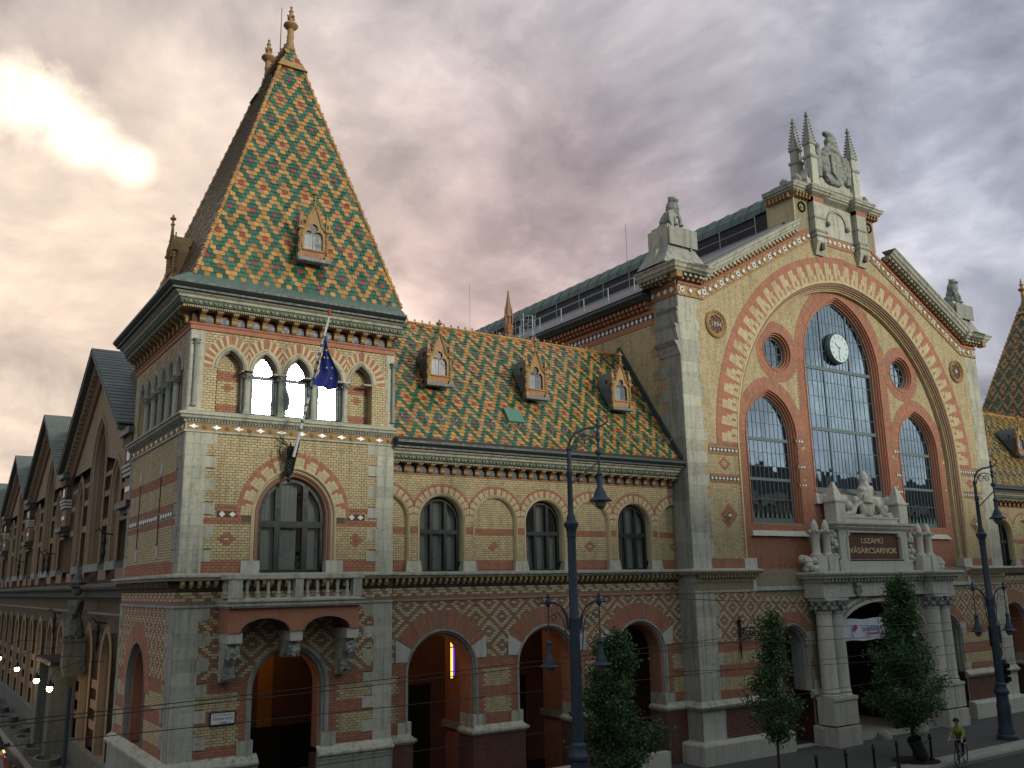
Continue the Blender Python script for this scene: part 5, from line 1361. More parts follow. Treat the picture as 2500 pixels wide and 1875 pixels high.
    for a, d in ((PX0, 25.2), (41.95, PX1)):
        t = MB(); L0 = [(a, .6), (a, -.38), (d, -.38)] if a == PX0 else [(a, -.38), (d, -.38)]
        t.course([(0, 7.26), (.05, 7.30), (.06, 7.40), (.05, 7.42), (.05, 7.60), (.32, 7.62), (.36, 7.68), (.45, 7.72), (.45, 7.79), (.02, 7.86)], L0, 'stone'); t.build('ledge', root)
        t = MB(FP)
        for i in range(int((d-a)/.19)):
            u = a+.05+i*.19; t.box(u, u+.10, .05, .30, 7.46, 7.605, 'terra')
        t.build('ledge_dentils', root, kind='stuff')
    t = MB(); t.course([(0, 6.80), (.06, 6.83), (.06, 6.87), (0, 6.92)], [(PX0, .59), (PX0, -.38), (PX1, -.38)], 'stone_g'); t.build('string_course', root)
    # ---- gable: frieze, brackets, cornice
    zb = 20.14
    def raking(s_):
        sl = math.atan(GR); na = (-math.sin(sl), math.cos(sl)); nk = ((na[0])/2, (na[1]+1)/2); kk = 1/(nk[0]**2+nk[1]**2)/1.0
        nk = (nk[0]*kk, nk[1]*kk)
        pts = [((PX0, zb), (0, 1)), ((22.89, zb), nk), ((31.35, zb+(31.35-22.89)*GR), na)]
        if s_ > 0: pts = [((2*CX-p[0], p[1]), (-n_[0], n_[1])) for p, n_ in pts]
        return pts
    for s_ in (-1, 1):
        pt = raking(s_)
        def cut(p, lim): 
            (a, b_), (c, d) = p[1][0], p[2][0]; f = (lim-abs(b_*0)-0)
            return p
        t = MB(FP); t.sweep(pt, [(0, .0), (.0, .06), (.07, .08), (.08, .04), (.50, .04)], 'terra'); t.sweep(pt, [(.50, .04), (.52, .09), (.64, .10), (.66, .05), (.68, .02)], 'rb'); t.build('frieze', root)
        px = pt if True else pt
        (x1, z1), (x2, z2) = pt[1][0], pt[2][0]; xe = x1+(x2-x1)*.86; pe = [pt[0], pt[1], ((xe, z1+(z2-z1)*.86), pt[2][1])]
        t = MB(FP); t.sweep(pe, [(.66, .0), (.95, .02), (.95, .55), (1.02, .60), (1.05, .60), (1.10, .68), (1.22, .72), (1.30, .80), (1.36, .80), (1.40, .2), (1.40, -.1)], 'stone'); t.build('cornice', root)
        t = MB(FP); (p0, n0), (p1, n1), (p2, n2) = pe
        def along(A, B, nrm, st, z_in=.70):
            L = math.hypot(B[0]-A[0], B[1]-A[1]); d = ((B[0]-A[0])/L, (B[1]-A[1])/L); k = int(L/st)
            return [((A[0]+d[0]*(i+.5)*L/k, A[1]+d[1]*(i+.5)*L/k), d, nrm) for i in range(k)]
        nr = (-d_[1], d_[0]) if False else None
        segs = []
        for (A, B) in ((p0, p1), (p1, p2)):
            L = math.hypot(B[0]-A[0], B[1]-A[1]); d = ((B[0]-A[0])/L, (B[1]-A[1])/L); nm = (-d[1], d[0]) if d[0] > 0 else (d[1], -d[0])
            segs.append((A, L, d, nm))
        def quad(c, d, nm, a, o0, o1, n0_, n1_, m, tt=None):
            P = FP.p
            cs_ = [(c[0]+d[0]*s1*a+nm[0]*o, c[1]+d[1]*s1*a+nm[1]*o) for o in (o0, o1) for s1 in (-1, 1)]
            (tt or t).hexa([P(cs_[0][0], n0_, cs_[0][1]), P(cs_[1][0], n0_, cs_[1][1]), P(cs_[0][0], n1_, cs_[0][1]), P(cs_[1][0], n1_, cs_[1][1]),
                    P(cs_[2][0], n0_, cs_[2][1]), P(cs_[3][0], n0_, cs_[3][1]), P(cs_[2][0], n1_, cs_[2][1]), P(cs_[3][0], n1_, cs_[3][1])], m)
        for A, L, d, nm in segs:
            k = int(L/.30)
            for i in range(k):
                c = (A[0]+d[0]*(i+.5)*L/k, A[1]+d[1]*(i+.5)*L/k)
                quad(c, d, nm, .075, .70, .94, .02, .28, 'terra'); quad(c, d, nm, .085, .82, .95, .02, .46, 'stone')
                quad((c[0]+d[0]*.15, c[1]+d[1]*.15), d, nm, .06, .70, .82, .02, .10, 'terra_d')
        t.build('cornice_brackets', root, kind='stuff')
        # majolica frieze ornaments
        A, L, d, nm = segs[1]; items = []
        for A, L, d, nm in ((segs[0][0], segs[0][1], segs[0][2], segs[0][3]), (p1, math.hypot(pt[2][0][0]-p1[0], pt[2][0][1]-p1[1]), segs[1][2], segs[1][3])):
            st = .44; k = int(L/st)
            for i in range(k): items.append(((A[0]+d[0]*(i+.5)*L/k+nm[0]*.29, A[1]+d[1]*(i+.5)*L/k+nm[1]*.29), d, nm, i % 3))
        for c, d, nm, kd in items:
            t = MB(FP)
            def pt_(a, o): return (c[0]+d[0]*a+nm[0]*o, c[1]+d[1]*a+nm[1]*o)
            if kd:
                t.prism([pt_(-.13, 0), pt_(0, -.13), pt_(.13, 0), pt_(0, .13)], .04, .085, 'white')
                for s1 in (-1, 1):
                    for s2 in (-1, 1):
                        t.tube([FP.p(*(pt_(s1*.21, 0)[0], .05, pt_(s1*.21, 0)[1])), FP.p(*(pt_(0, s2*.21)[0], .05, pt_(0, s2*.21)[1]))], .014, 'terra', 4)
            else:
                for k in range(8):
                    a = k*math.pi/4; t.prism([pt_(.10*math.cos(a)+.055*math.cos(b_*math.pi/3), .10*math.sin(a)+.055*math.sin(b_*math.pi/3)) for b_ in range(6)], .04, .075+.003*(k % 2), 'white')
                t.prism([pt_(.045*math.cos(b_*math.pi/3), .045*math.sin(b_*math.pi/3)) for b_ in range(6)], .07, .10, 'terra_d')
                for s1 in (-1, 1):
                    for s2 in (-1, 1): t.prism([pt_(s1*.17+.04*math.cos(b_*math.pi/3), s2*.17+.04*math.sin(b_*math.pi/3)) for b_ in range(6)], .04, .07, 'white')
            t.build('frieze_ornament', root, origin=FP.p(c[0], 0, c[1]))
    # return of the cornice on the left side
    for x, s_ in ((PX0, -1), (PX1, 1)):
        pth = [(x, 1.6), (x, -.38)] if s_ < 0 else [(x, -.38), (x, 1.6)]
        t = MB(); t.course([(0, zb), (.06, zb), (.08, zb+.07), (.04, zb+.08), (.04, zb+.50), (.09, zb+.52), (.10, zb+.66), (.02, zb+.68)], pth, 'terra_o'); t.build('frieze', root)
        t = MB(); pth2 = [(x, 1.6), (x, -.38), (22.89 if s_ < 0 else 44.25, -.38)]
        if s_ > 0: pth2 = [(44.25, -.38), (x, -.38), (x, 1.6)]
        t.course([(.0, zb+.66), (.02, zb+.95), (.55, zb+.95), (.60, zb+1.02), (.60, zb+1.05), (.68, zb+1.10), (.72, zb+1.22), (.80, zb+1.30), (.80, zb+1.36), (.0, zb+1.42)], pth2, 'stone'); t.build('cornice', root)
        FS = Fr((x, 0, 0), (0, 1, 0), (s_, 0, 0)); t = MB(FS)
        for i in range(7):
            u = -.2+i*.28; t.box(u, u+.15, .02, .28, zb+.70, zb+.94, 'terra'); t.box(u-.01, u+.16, .02, .46, zb+.82, zb+.95, 'stone')
        t.box(-.9, -.5, .1, .45, zb+.68, zb+.95, 'terra')
        for i in range(4):
            u = -.1+i*.42; t.prism([(u-.13, zb+.29), (u, zb+.16), (u+.13, zb+.29), (u, zb+.42)], .04, .08, 'white')
        t.build('cornice_brackets', root, kind='stuff')
    # ---- attic
    at = child('attic', root, (CX, -.38, 25)); sh = Vector((CX, -.38, 25)); FA = Fr((0, 0, -25), (1, 0, 0), (0, -1, 0))
    H = 3.42
    t = MB(FA); t.box(-H, H, -1.7, -.01, 25.2, 27.25, 'yb')
    t.box(-H-.05, H+.05, -1.75, .02, 25.75, 25.95, 'stone') if False else None
    t.box(-1.75, 1.75, 0, .03, 25.3, 27.1, 'stone'); t.build('body', at)
    for s_ in (-1, 1):
        u = s_*1.82; t = MB(FA); a, d = u-.42, u+.42
        t.box(a, d, 0, .34, 25.3, 27.2, 'stone'); t.box(a-.03, d+.03, 0, .38, 26.0, 26.1, 'stone_g')
        t.box(a-.05, d+.05, 0, .42, 25.2, 25.32, 'stone_g')
        t.hexa([FA.p(a+.08, 0, 24.0), FA.p(d-.08, 0, 24.0), FA.p(a+.08, .14, 24.0), FA.p(d-.08, .14, 24.0), FA.p(a, 0, 24.7), FA.p(d, 0, 24.7), FA.p(a, .40, 24.7), FA.p(d, .40, 24.7)], 'stone')
        t.box(a, d, 0, .38, 24.7, 25.2, 'stone'); t.box(a-.06, d+.06, 0, .44, 24.95, 25.05, 'stone_g'); t.box(a+.30, d-.30, .1, .40, 24.25, 24.6, 'terra_d'); t.box(a, d, .0, .36, 26.95, 27.2, 'rb'); t.build('pilaster', at)
        t = MB(FA)
        for k in range(2): 
            cc = s_*2.85; t.sweep([((cc+.30*math.cos(q_*math.pi/10), 26.55+.30*math.sin(q_*math.pi/10)), (math.cos(q_*math.pi/10), math.sin(q_*math.pi/10))) for q_ in range(20)], [(0, 0), (0, .06), (-.08, .06), (-.08, 0)], 'stone_g', closed=True)
        t.ball(FA.p(s_*2.85, .02, 26.55), .09, 'stone_g', 8); t.build('roundel', at)
    t = MB(FA); t.sweep(arch(0, 26.05, .75, 0, 16), [(0, .03), (0, .10), (.14, .12), (.16, .03)], 'stone')
    for u in (-.83, .83): t.ball(FA.p(u, .1, 25.98), .16, 'carve', 8)
    t.sweep([((s*1.35, 25.4+.55*math.sin(abs(s)*0)), (0, 1)) for s in (-1, 1)], [(0, 0), (0, 0)], 'stone') if False else None
    t.build('blind_arch', at)
    # horizontal frieze between the pilasters
    t = MB(FA); t.box(-1.4, 1.4, 0, .05, 24.72, 25.22, 'terra_o')
    for i in range(7):
        u = -1.2+i*.4
        if i % 3: t.prism([(u-.13, 24.97), (u, 24.84), (u+.13, 24.97), (u, 25.10)], .05, .09, 'white')
        else:
            for k in range(8): a = k*math.pi/4; t.prism([(u+.10*math.cos(a)+.05*math.cos(b_*math.pi/3), 24.97+.10*math.sin(a)+.05*math.sin(b_*math.pi/3)) for b_ in range(6)], .05, .085+.003*(k % 2), 'white')
    t.build('attic_frieze', at)
    t = MB(); pp = [(-H, 1.7), (-H, 0), (-2.3, 0), (-2.3, -.30), (-1.34, -.30), (-1.34, 0), (1.34, 0), (1.34, -.30), (2.3, -.30), (2.3, 0), (H, 0), (H, 1.7)]
    t.course([(0, 2.16), (.05, 2.2), (.30, 2.34), (.33, 2.42), (.40, 2.45), (.42, 2.55), (.46, 2.60), (.46, 2.66), (.0, 2.74)], pp, 'stone'); t.build('attic_cornice', at)
    t = MB(FA)
    for i in range(9): 
        for s_ in (-1, 1):
            u = s_*(2.42+i*.125)
            if i % 2 == 0: t.box(u-.05, u+.05, .0, .28, 27.0, 27.14, 'terra'); t.box(u-.06, u+.06, 0, .32, 27.16, 27.28, 'terra')
    FAs = Fr((-H, 0, -25), (0, 1, 0), (-1, 0, 0))
    for i in range(7): t.box(.1+i*.24, .22+i*.24, 0, .28, 26.98, 27.26, 'terra', FAs)
    t.build('cornice_brackets', at, kind='stuff')
    # sculpture on top: parapet, four pinnacles, coat of arms
    t = MB(FA); t.box(-H+.1, H-.1, -1.5, .16, 27.72, 28.0, 'stone_g'); t.box(-2.4, 2.4, -1.3, .2, 28.0, 28.28, 'stone')
    t.hexa([FA.p(-2.3, -.9, 28.28), FA.p(2.3, -.9, 28.28), FA.p(-2.3, .10, 28.28), FA.p(2.3, .10, 28.28), FA.p(-1.7, -.6, 29.2), FA.p(1.7, -.6, 29.2), FA.p(-1.7, .0, 29.2), FA.p(1.7, .0, 29.2)], 'stone'); t.build('parapet', at)
    for u, y in ((-1.79, .08), (1.79, .08), (-1.79, -.84), (1.79, -.84)):
        t = MB(FA); t.box(u-.26, u+.26, y-.24, y+.24, 28.0, 29.6, 'stone'); t.box(u-.32, u+.32, y-.29, y+.29, 29.55, 29.7, 'stone_g'); t.box(u-.22, u+.22, y-.21, y+.21, 29.7, 30.35, 'stone')
        t.box(u-.28, u+.28, y-.26, y+.26, 30.35, 30.48, 'stone_g'); t.taper(u-.24, u+.24, y-.22, y+.22, 30.48, 32.05, .20, 'stone_g')
        for k in range(8):
            z = 30.6+k*.18; o_ = .24-.20*(z-30.48)/1.57
            for sx in (-1, 1):
                for sy in (-1, 1): t.ball(FA.p(u+sx*(o_+.02), y+sy*(o_+.01), z), .052, 'carve', 6)
        t.ball(FA.p(u, y, 32.1), .13, 'carve', 8); t.ball(FA.p(u, y, 32.30), .07, 'carve', 6); t.build('pinnacle', at)
    B = lambda u, n, z: FA.p(u, n, z)
    bl_ = [('b', B(0, .05, 29.55), 1.0, (.95, .32, 1.05)), ('b', B(0, .12, 28.75), .6, (1.1, .4, .6))]
    for k in range(26):
        a = k*2*math.pi/26; bl_.append(('b', B(.93*math.cos(a), .18, 29.5+1.05*math.sin(a)), .17+.03*(k % 2), (1, 1, 1)))
    bl_ += [('b', B(0, .1, 31.0), .36, (1, .8, .8)), ('b', B(-.18, .1, 31.45), .25, (1.3, .8, .6)), ('b', B(.1, .1, 31.3), .3, (1, .8, 1)), ('c', [B(-.25, .15, 30.6), B(.0, .15, 31.1), B(.2, .15, 30.6)], [.12, .14, .12]),
            ('c', [B(-1.25, .1, 28.6), B(-1.3, .1, 29.6), B(-1.15, .1, 30.3)], [.20, .24, .17]), ('b', B(-1.2, .1, 30.45), .2, (1, 1, 1)), ('c', [B(1.25, .1, 28.6), B(1.3, .1, 29.6), B(1.15, .1, 30.3)], [.20, .24, .17]),
            ('c', [B(-1.0, .12, 30.1), B(-.5, .14, 30.35), B(-.1, .15, 30.9)], [.09, .12, .12]), ('c', [B(1.0, .12, 30.1), B(.6, .14, 30.5), B(.25, .15, 31.1)], [.09, .12, .12])]
    carve_mass('coat_of_arms', at, bl_, vox=.05, noise=.05, nsz=.18)
    t = MB(FA); t.prism([(-.40, 30.05), (.40, 30.05), (.42, 29.5), (.34, 29.0), (0, 28.65), (-.34, 29.0), (-.42, 29.5)], .28, .42, 'stone_g')
    t.box(-.36, .36, .40, .45, 29.45, 29.52, 'stone'); t.box(-.03, .03, .40, .45, 28.8, 30.0, 'stone'); t.build('shield', at)
    for u, y in ((-2.9, -.1), (2.9, -.1), (-2.9, -.9), (-2.3, -.9)): 
        t = MB(FA); rng = random.Random(int(u*10+y)); t.ball(FA.p(u, y, 28.2), .26, 'carve', 8, (1, 1, 1.1)); [t.ball(FA.p(u+rng.uniform(-.2, .2), y+rng.uniform(-.2, .2), 28.1+rng.uniform(0, .4)), .1, 'carve', 6) for _ in range(8)]; t.build('carved_volute', at)
    # ---- lions on pedestals
    for s_ in (-1, 1):
        ped = child('lion_pedestal', root, (CX+s_*11.75, .35, 21.55))
        t = MB(); f = s_
        def X(u): return -f*u if False else u
        t.hexa([(-1.45, -.95, 0), (1.45, -.95, 0), (-1.45, .9, 0), (1.45, .9, 0), (-.78, -.62, 1.05), (.78, -.62, 1.05), (-.78, .75, 1.05), (.78, .75, 1.05)], 'stone_g')
        t.box(-.82, .82, -.72, .62, .9, 1.95, 'stone'); t.box(-.68, .68, -.60, .50, 1.95, 2.12, 'stone')
        t.box(-.70, -.10, .60, .68, 1.2, 1.8, 'stone'); t.hexa([(-1.45, -.2, 0), (-.8, -.2, 0), (-1.45, .2, 0), (-.8, .2, 0), (-.86, -.2, 1.6), (-.8, -.2, 1.6), (-.86, .2, 1.6), (-.8, .2, 1.6)], 'stone')
        t.box(-.9, .9, .75, .8, 1.0, 1.9, 'stone_g'); t.build('block', ped)
        t = MB()
        for k in range(22): 
            rng = random.Random(k); t.ball((.15+rng.uniform(-.35, .4), -.74, 1.2+rng.uniform(-.25, .6)), rng.uniform(.04, .09), 'carve', 6, (1, .4, 1.3))
        t.build('relief', ped)
    # ---- roofs of the nave, lantern
    nr = child('nave_roof', root, (CX, 10, 21)); sh = Vector((CX, 10, 21)); L0_, L1_ = .3, 46.
    def roofpt(x, y, z): return tuple(Vector((x, y, z))-sh)
    t = MB()
    for s_ in (-1, 1):
        a, b_, c = CX+s_*12.8, CX+s_*12.9, CX+s_*3.05
        t.face([roofpt(a, L0_, 20.75), roofpt(c, L0_, 26.05), roofpt(c, L1_, 26.05), roofpt(a, L1_, 20.75)], 'lead')
        t.face([roofpt(a, L0_, 20.75), roofpt(c, L0_, 26.05), roofpt(c, L0_, 20.7), roofpt(a, L0_, 20.7)], 'lead')
    t.build('roof_slope', nr)
    t = MB(Fr(tuple(-sh), (0, 1, 0), (-1, 0, 0)))
    for s_ in (-1, 1):
        x = CX+s_*3.05
        t.face([roofpt(x, 1.5, 26.0), roofpt(x, L1_, 26.0), roofpt(x, L1_, 27.05), roofpt(x, 1.5, 27.05)], 'glass_hall' if False else 'iron')
    prof = [(3.2, 27.0), (3.15, 27.35), (2.8, 27.85), (2.1, 28.3), (1.1, 28.6), (0, 28.7)]; prof = [(-a, z) for a, z in prof]+[(a, z) for a, z in reversed(prof[:-1])]
    for i in range(len(prof)-1): t.face([roofpt(CX+prof[i][0], 1.6, prof[i][1]), roofpt(CX+prof[i+1][0], 1.6, prof[i+1][1]), roofpt(CX+prof[i+1][0], L1_, prof[i+1][1]), roofpt(CX+prof[i][0], L1_, prof[i][1])], 'copper')
    t.build('lantern', nr)
    t = MB()
    for y in np.arange(2., L1_, 1.1):
        for i in range(len(prof)-1):
            t.tube([roofpt(CX+prof[i][0]*1.005, y, prof[i][1]+.01), roofpt(CX+prof[i+1][0]*1.005, y, prof[i+1][1]+.01)], .03, 'copper', 4)
    t.build('lantern_seams', nr, kind='stuff')
    for x, z, zt, ys in ((CX-3.75, 25.62, 1.05, np.arange(2, 44, 2.6)), (23.0, 21.72, 1.0, np.arange(4.4, 40, 2.1))):
        g = MB()
        for y in ys: g.tube([roofpt(x, y, z), roofpt(x, y, z+zt)], .025, 'steel', 5)
        for q_ in (.5, 1.): g.tube([roofpt(x, ys[0], z+zt*q_), roofpt(x, ys[-1], z+zt*q_)], .02, 'steel', 5)
        if x < 25: g.box(0, 0, 0, 0, 0, 0, 'steel'); g.hexa([roofpt(x+a, y, z+c) for c in (-.04, .06) for y in (ys[0], ys[-1]) for a in (-.35, .35)], 'steel')
        g.build('roof_railing', nr)
    g = MB(); zc, xc, yc = 19.6, 19.9, 9.6       # caged ladder
    for a in (-.3, .3): g.tube([roofpt(xc+a, yc, 18.0), roofpt(xc+a, yc, 21.6)], .03, 'steel', 5)
    for k in range(5):
        z = 19.2+k*.55; g.tube([roofpt(xc+.42*math.cos(q_), yc+.42*math.sin(q_), z) for q_ in np.linspace(0, 2*math.pi, 13)], .02, 'steel', 4)
    for q_ in np.linspace(0, 2*math.pi, 7)[:-1]: g.tube([roofpt(xc+.42*math.cos(q_), yc+.42*math.sin(q_), 19.2), roofpt(xc+.42*math.cos(q_), yc+.42*math.sin(q_), 21.4)], .016, 'steel', 4)
    g.tube([roofpt(xc+.3, yc, 19.9), roofpt(xc+2.2, yc, 20.3)], .04, 'steel', 5); g.build('roof_ladder', nr)
    # finial-topped chimney turret behind the wing roof
    return
def add_text(parent, txt, size, loc, m, ext=.01, name='lettering', rot=None, width=None):
    cu = bpy.data.curves.new('t', 'FONT'); cu.body = txt; cu.size = size; cu.extrude = ext; cu.align_x = 'CENTER'; cu.align_y = 'CENTER'; cu.resolution_u = 3
    o = bpy.data.objects.new('t', cu); COL.objects.link(o); dg = bpy.context.evaluated_depsgraph_get(); dg.update()
    me = bpy.data.meshes.new_from_object(o.evaluated_get(dg)); bpy.data.objects.remove(o)
    if width:
        xs = [v.co.x for v in me.vertices]
        if xs: 
            k = width/(max(xs)-min(xs)); me.transform(Matrix.Diagonal((k, 1, 1, 1)))
    me.materials.clear(); me.materials.append(M[m])
    o = bpy.data.objects.new(name, me); COL.objects.link(o); o.parent = parent; o.location = loc; o.rotation_euler = rot or (R_(90), 0, 0); return o
# ------------------------------------------------------------------ entrance portal
def build_portal(root):
    S = 'stone_w'; K = Fr((CX, -.38, 0), (1, 0, 0), (0, -1, 0))
    pa = [((3.5*math.cos(a), 4.62+1.58*math.sin(a)), (math.cos(a), math.sin(a))) for a in np.linspace(math.pi, 0, 33)]
    pa = [((-3.5, 0.), (-1, 0))]+pa+[((3.5, 0.), (1, 0))]
    t = MB(K); wall(t, [(-5.2, 0), (5.2, 0), (5.2, 6.62), (-5.2, 6.62)], [path_pts(pa)[0:1]+path_pts(pa)[1:]], S, .34) if False else None
    inner = path_pts(pa); outl = [(-4.6, 0)]+[(-3.5, 0)]+inner[1:-1]+[(3.5, 0), (4.6, 0), (4.6, 6.62), (-4.6, 6.62)]
    wall(t, outl, [], S, .34)
    for a, c in ((-4.6, -4.6), (4.6, 4.6)): t.face([K.p(a, 0, 0), K.p(a, .34, 0), K.p(a, .34, 6.62), K.p(a, 0, 6.62)], S)
    t.build('wall', root)
    t = MB(K); t.sweep(pa, [(.42, .34), (.42, .42), (.34, .46), (.30, .40), (.12, .40), (.10, .46), (0, .46), (-.0, .36), (-.04, -.5)], S); t.build('arch_moulding', root)
    t = MB(K); rng = random.Random(3)
    for k in range(64):
        a = math.pi*(k+.5)/64; t.ball(K.p((3.5+.21)*math.cos(a), .41, 4.62+(1.58+.21)*math.sin(a)), rng.uniform(.05, .08), 'carve', 6, (1, .5, 1))
    for s_ in (-1, 1):
        t.lathe(K.p(s_*3.25, .34, 6.0), [(.30, 0), (.30, -.08), (.22, -.10), (.20, -.04)], 'carve', 14, 'y')
        for k in range(16): t.ball(K.p(s_*rng.uniform(2.3, 3.7), .36, rng.uniform(6.15, 6.5)), rng.uniform(.05, .1), 'carve', 6, (1, .5, 1))
    t.build('arch_carving', root, kind='stuff')
    # paired columns
    for s_ in (-1, 1):
        for c in (4.78, 3.92):
            t = MB(); x, y = CX+s_*c, (-.98 if c > 4 else -.955)
            t.lathe((x, y, 2.10), [(.45, 0), (.45, .08), (.39, .12), (.43, .2), (.40, .26), (.38, .30), (.365, 2.2), (.345, 3.62), (.38, 3.66), (.38, 3.74)], S, 20)
            t.lathe((x, y, 5.84), [(.38, 0), (.42, .12), (.55, .25), (.42, .3), (.60, .46), (.52, .5)], 'carve', 12)
            for k in range(16): a = k*math.pi/8; t.ball((x+.5*math.cos(a), y+.5*math.sin(a), 5.98+.2*(k % 2)), .11, 'carve', 6)
            t.box(x-.425, x+.425, -y-.52, -y+.52, 6.34, 6.46+.002*(c > 4), S); t.build('column', root, smooth='auto', origin=(x, y, 2.1))
            t = MB(); h_ = .42 if c > 4 else .428; t.box(x-h_, x+h_, -y-.46, -y+.46, .9, 2.0, S); t.box(x-h_-.004, x+h_+.004, -y-.52, -y+.52, 1.96, 2.10-.004*(c > 4), S); t.box(x-h_-.004, x+h_+.004, -y-.55, -y+.55, 0, .82+.004*(c > 4), S)
            t.build('pedestal', root, origin=(x, y, 0))
        t = MB(K); a, d = sorted((s_*3.55, s_*4.6)); t.box(a, d, .0, .5, 0, 2.1, S); t.box(a, d, 0, .42, 2.1, 6.4, S); t.build('pier', root, origin=K.p(s_*4, 0, 0))
    # entablature
    t = MB(K)
    for a, d, n in ((-5.27, 5.27, .40), (-5.3, -3.4, 1.12), (3.4, 5.3, 1.12), (-3.38, 3.38, .62)):
        t.box(a, d, 0, n, 6.47, 6.60, S); t.box(a+.03, d-.03, .004*n, n-.03, 6.60, 7.12+.003*n, S)
    t.build('entablature', root)
    pth = [(CX-5.3, -.38), (CX-5.3, -1.50), (CX-3.4, -1.50), (CX-3.4, -1.0), (CX+3.4, -1.0), (CX+3.4, -1.50), (CX+5.3, -1.50), (CX+5.3, -.38)]
    t = MB(); t.course([(-.1, 7.10), (.0, 7.12), (.04, 7.16), (.06, 7.32), (.26, 7.34), (.28, 7.42), (.36, 7.46), (.42, 7.54), (.42, 7.62), (-.3, 7.66)], pth, S)
    t.hexa([(CX+a, y, z) for z in (7.5, 7.655) for y in (-1.0, -.3) for a in (-5.3, 5.3)], S); t.build('cornice', root)
    t = MB(K)
    for i in range(42):
        u = -5.4+i*.26; n = 1.12 if abs(u) > 3.4 else .62; t.box(u, u+.13, n, n+.2, 7.18, 7.33, 'stone_g')
    t.build('dentils', root, kind='stuff')
    for s_ in (-1, 1):
        u = s_*2.15; t = MB(K); t.lathe(K.p(u-.22, .66, 7.0), [(.12, 0), (.14, .03), (.14, .41), (.12, .44)], 'carve', 8, 'x'); [t.ball(K.p(u+rng.uniform(-.25, .25), .68, rng.uniform(6.65, 7.05)), .08, 'carve', 6) for _ in range(12)]
        t.taper(u-.12, u+.12, .6, .7, 6.5, 6.9, -.05, 'carve'); t.build('keystone_carving', root)
    # upper storey: plaque frame, pinnacle columns
    t = MB(K); t.box(-2.95, 2.95, -.2, .42, 7.65, 8.20, S); t.box(-2.75, -2.14, -.2, .36, 8.20, 9.66, S); t.box(2.14, 2.75, -.2, .36, 8.20, 9.66, S)
    t.box(-2.14, 2.14, -.2, .36, 9.52, 9.66, S); t.box(-2.14, 2.14, -.2, .2, 8.2, 9.52, S); t.box(-2.20, 2.20, .36, .42, 8.14, 8.22, S)
    for s_ in (-1, 1):
        a, d = sorted((s_*2.14, s_*2.26)); t.box(a, d, .36, .42, 8.22, 9.3, S); a, d = sorted((s_*1.98, s_*2.14)); t.box(a, d, .2, .40, 9.36, 9.52, S)
    t.box(-2.2, 2.2, .36, .42, 9.52, 9.60, S); t.build('plaque_frame', root)
    t = MB(K); t.box(-2.13, 2.13, .19, .235, 8.21, 9.515, 'plaque'); t.build('plaque', root)
    add_text(root, 'I.SZÁMÚ', .36, K.p(-.05, .245, 9.12), 'gold', .012, width=1.75)
    add_text(root, 'VÁSÁRCSARNOK', .40, K.p(0, .245, 8.64), 'gold', .012, width=3.85)
    t = MB(); pth = [(CX-2.95, -.2), (CX-2.95, -.76), (CX+2.95, -.76), (CX+2.95, -.2)]
    t.course([(0, 9.64), (.04, 9.68), (.14, 9.76), (.16, 9.84), (.28, 9.90), (.30, 9.98), (-.1, 10.04)], pth, S); t.hexa([(CX+a, y, z) for z in (9.9, 10.035) for y in (-.76, -.1) for a in (-2.95, 2.95)], S); t.build('upper_cornice', root)
    for s_ in (-1, 1):
        u = s_*2.56; t = MB(K); t.box(u-.36, u+.36, -.25, .44, 10.03, 11.02, S); t.box(u-.44, u+.44, -.32, .50, 11.0, 11.10, S); t.hexa([K.p(u-.36, -.24, 11.10), K.p(u+.36, -.24, 11.10), K.p(u-.36, .42, 11.10), K.p(u+.36, .42, 11.10), K.p(u-.05, .03, 12.0), K.p(u+.05, .03, 12.0), K.p(u-.05, .13, 12.0), K.p(u+.05, .13, 12.0)], S)
        t.build('obelisk', root, origin=K.p(u, 0, 10.03))
        for c, y in ((4.58, .35), (3.78, .35)):
            x = s_*c; t = MB(K); X, Y, _ = K.p(x, y, 0)
            t.box(x-.34, x+.34, y-.3, y+.34, 7.66, 8.38, S); t.lathe((X, Y, 8.38), [(.30, 0), (.30, .08), (.22, .12), (.20, .2), (.195, .86), (.22, .90), (.22, .95)], S, 14)
            t.lathe((X, Y, 9.30), [(.2, 0), (.26, .12), (.34, .3), (.24, .32)], 'stone_w', 10); 
            for k in range(6): a = k*math.pi/3; t.ball((X+.33*math.cos(a), Y+.33*math.sin(a), 9.52), .08, 'stone_w', 6)
            t.lathe((X, Y, 9.6), [(.17, 0), (.20, .12), (.15, .3), (.04, .5)], S, 10); t.build('pinnacle_column', root, smooth='auto', origin=(X, Y, 7.66))
        rng = random.Random(5+s_); t = MB(K)
        for k in range(26): t.ball(K.p(s_*rng.uniform(2.9, 3.35), rng.uniform(.05, .35), rng.uniform(7.9, 9.5)), rng.uniform(.08, .17), S, 7)
        for k in range(18): t.ball(K.p(s_*rng.uniform(4.9, 5.5), rng.uniform(.2, .6), rng.uniform(7.75, 8.25)), rng.uniform(.12, .22), S, 7)
        t.build('carved_scrolls', root)
    # crowning scroll pediment with bust
    t = MB(K); t.box(-2.15, 2.15, -.2, .34, 10.03, 10.28, S); t.box(-2.22, 2.22, -.2, .38, 10.24, 10.32, S); t.build('pediment_base', root)
    B = lambda u, z, n=.1: K.p(u, n, z)
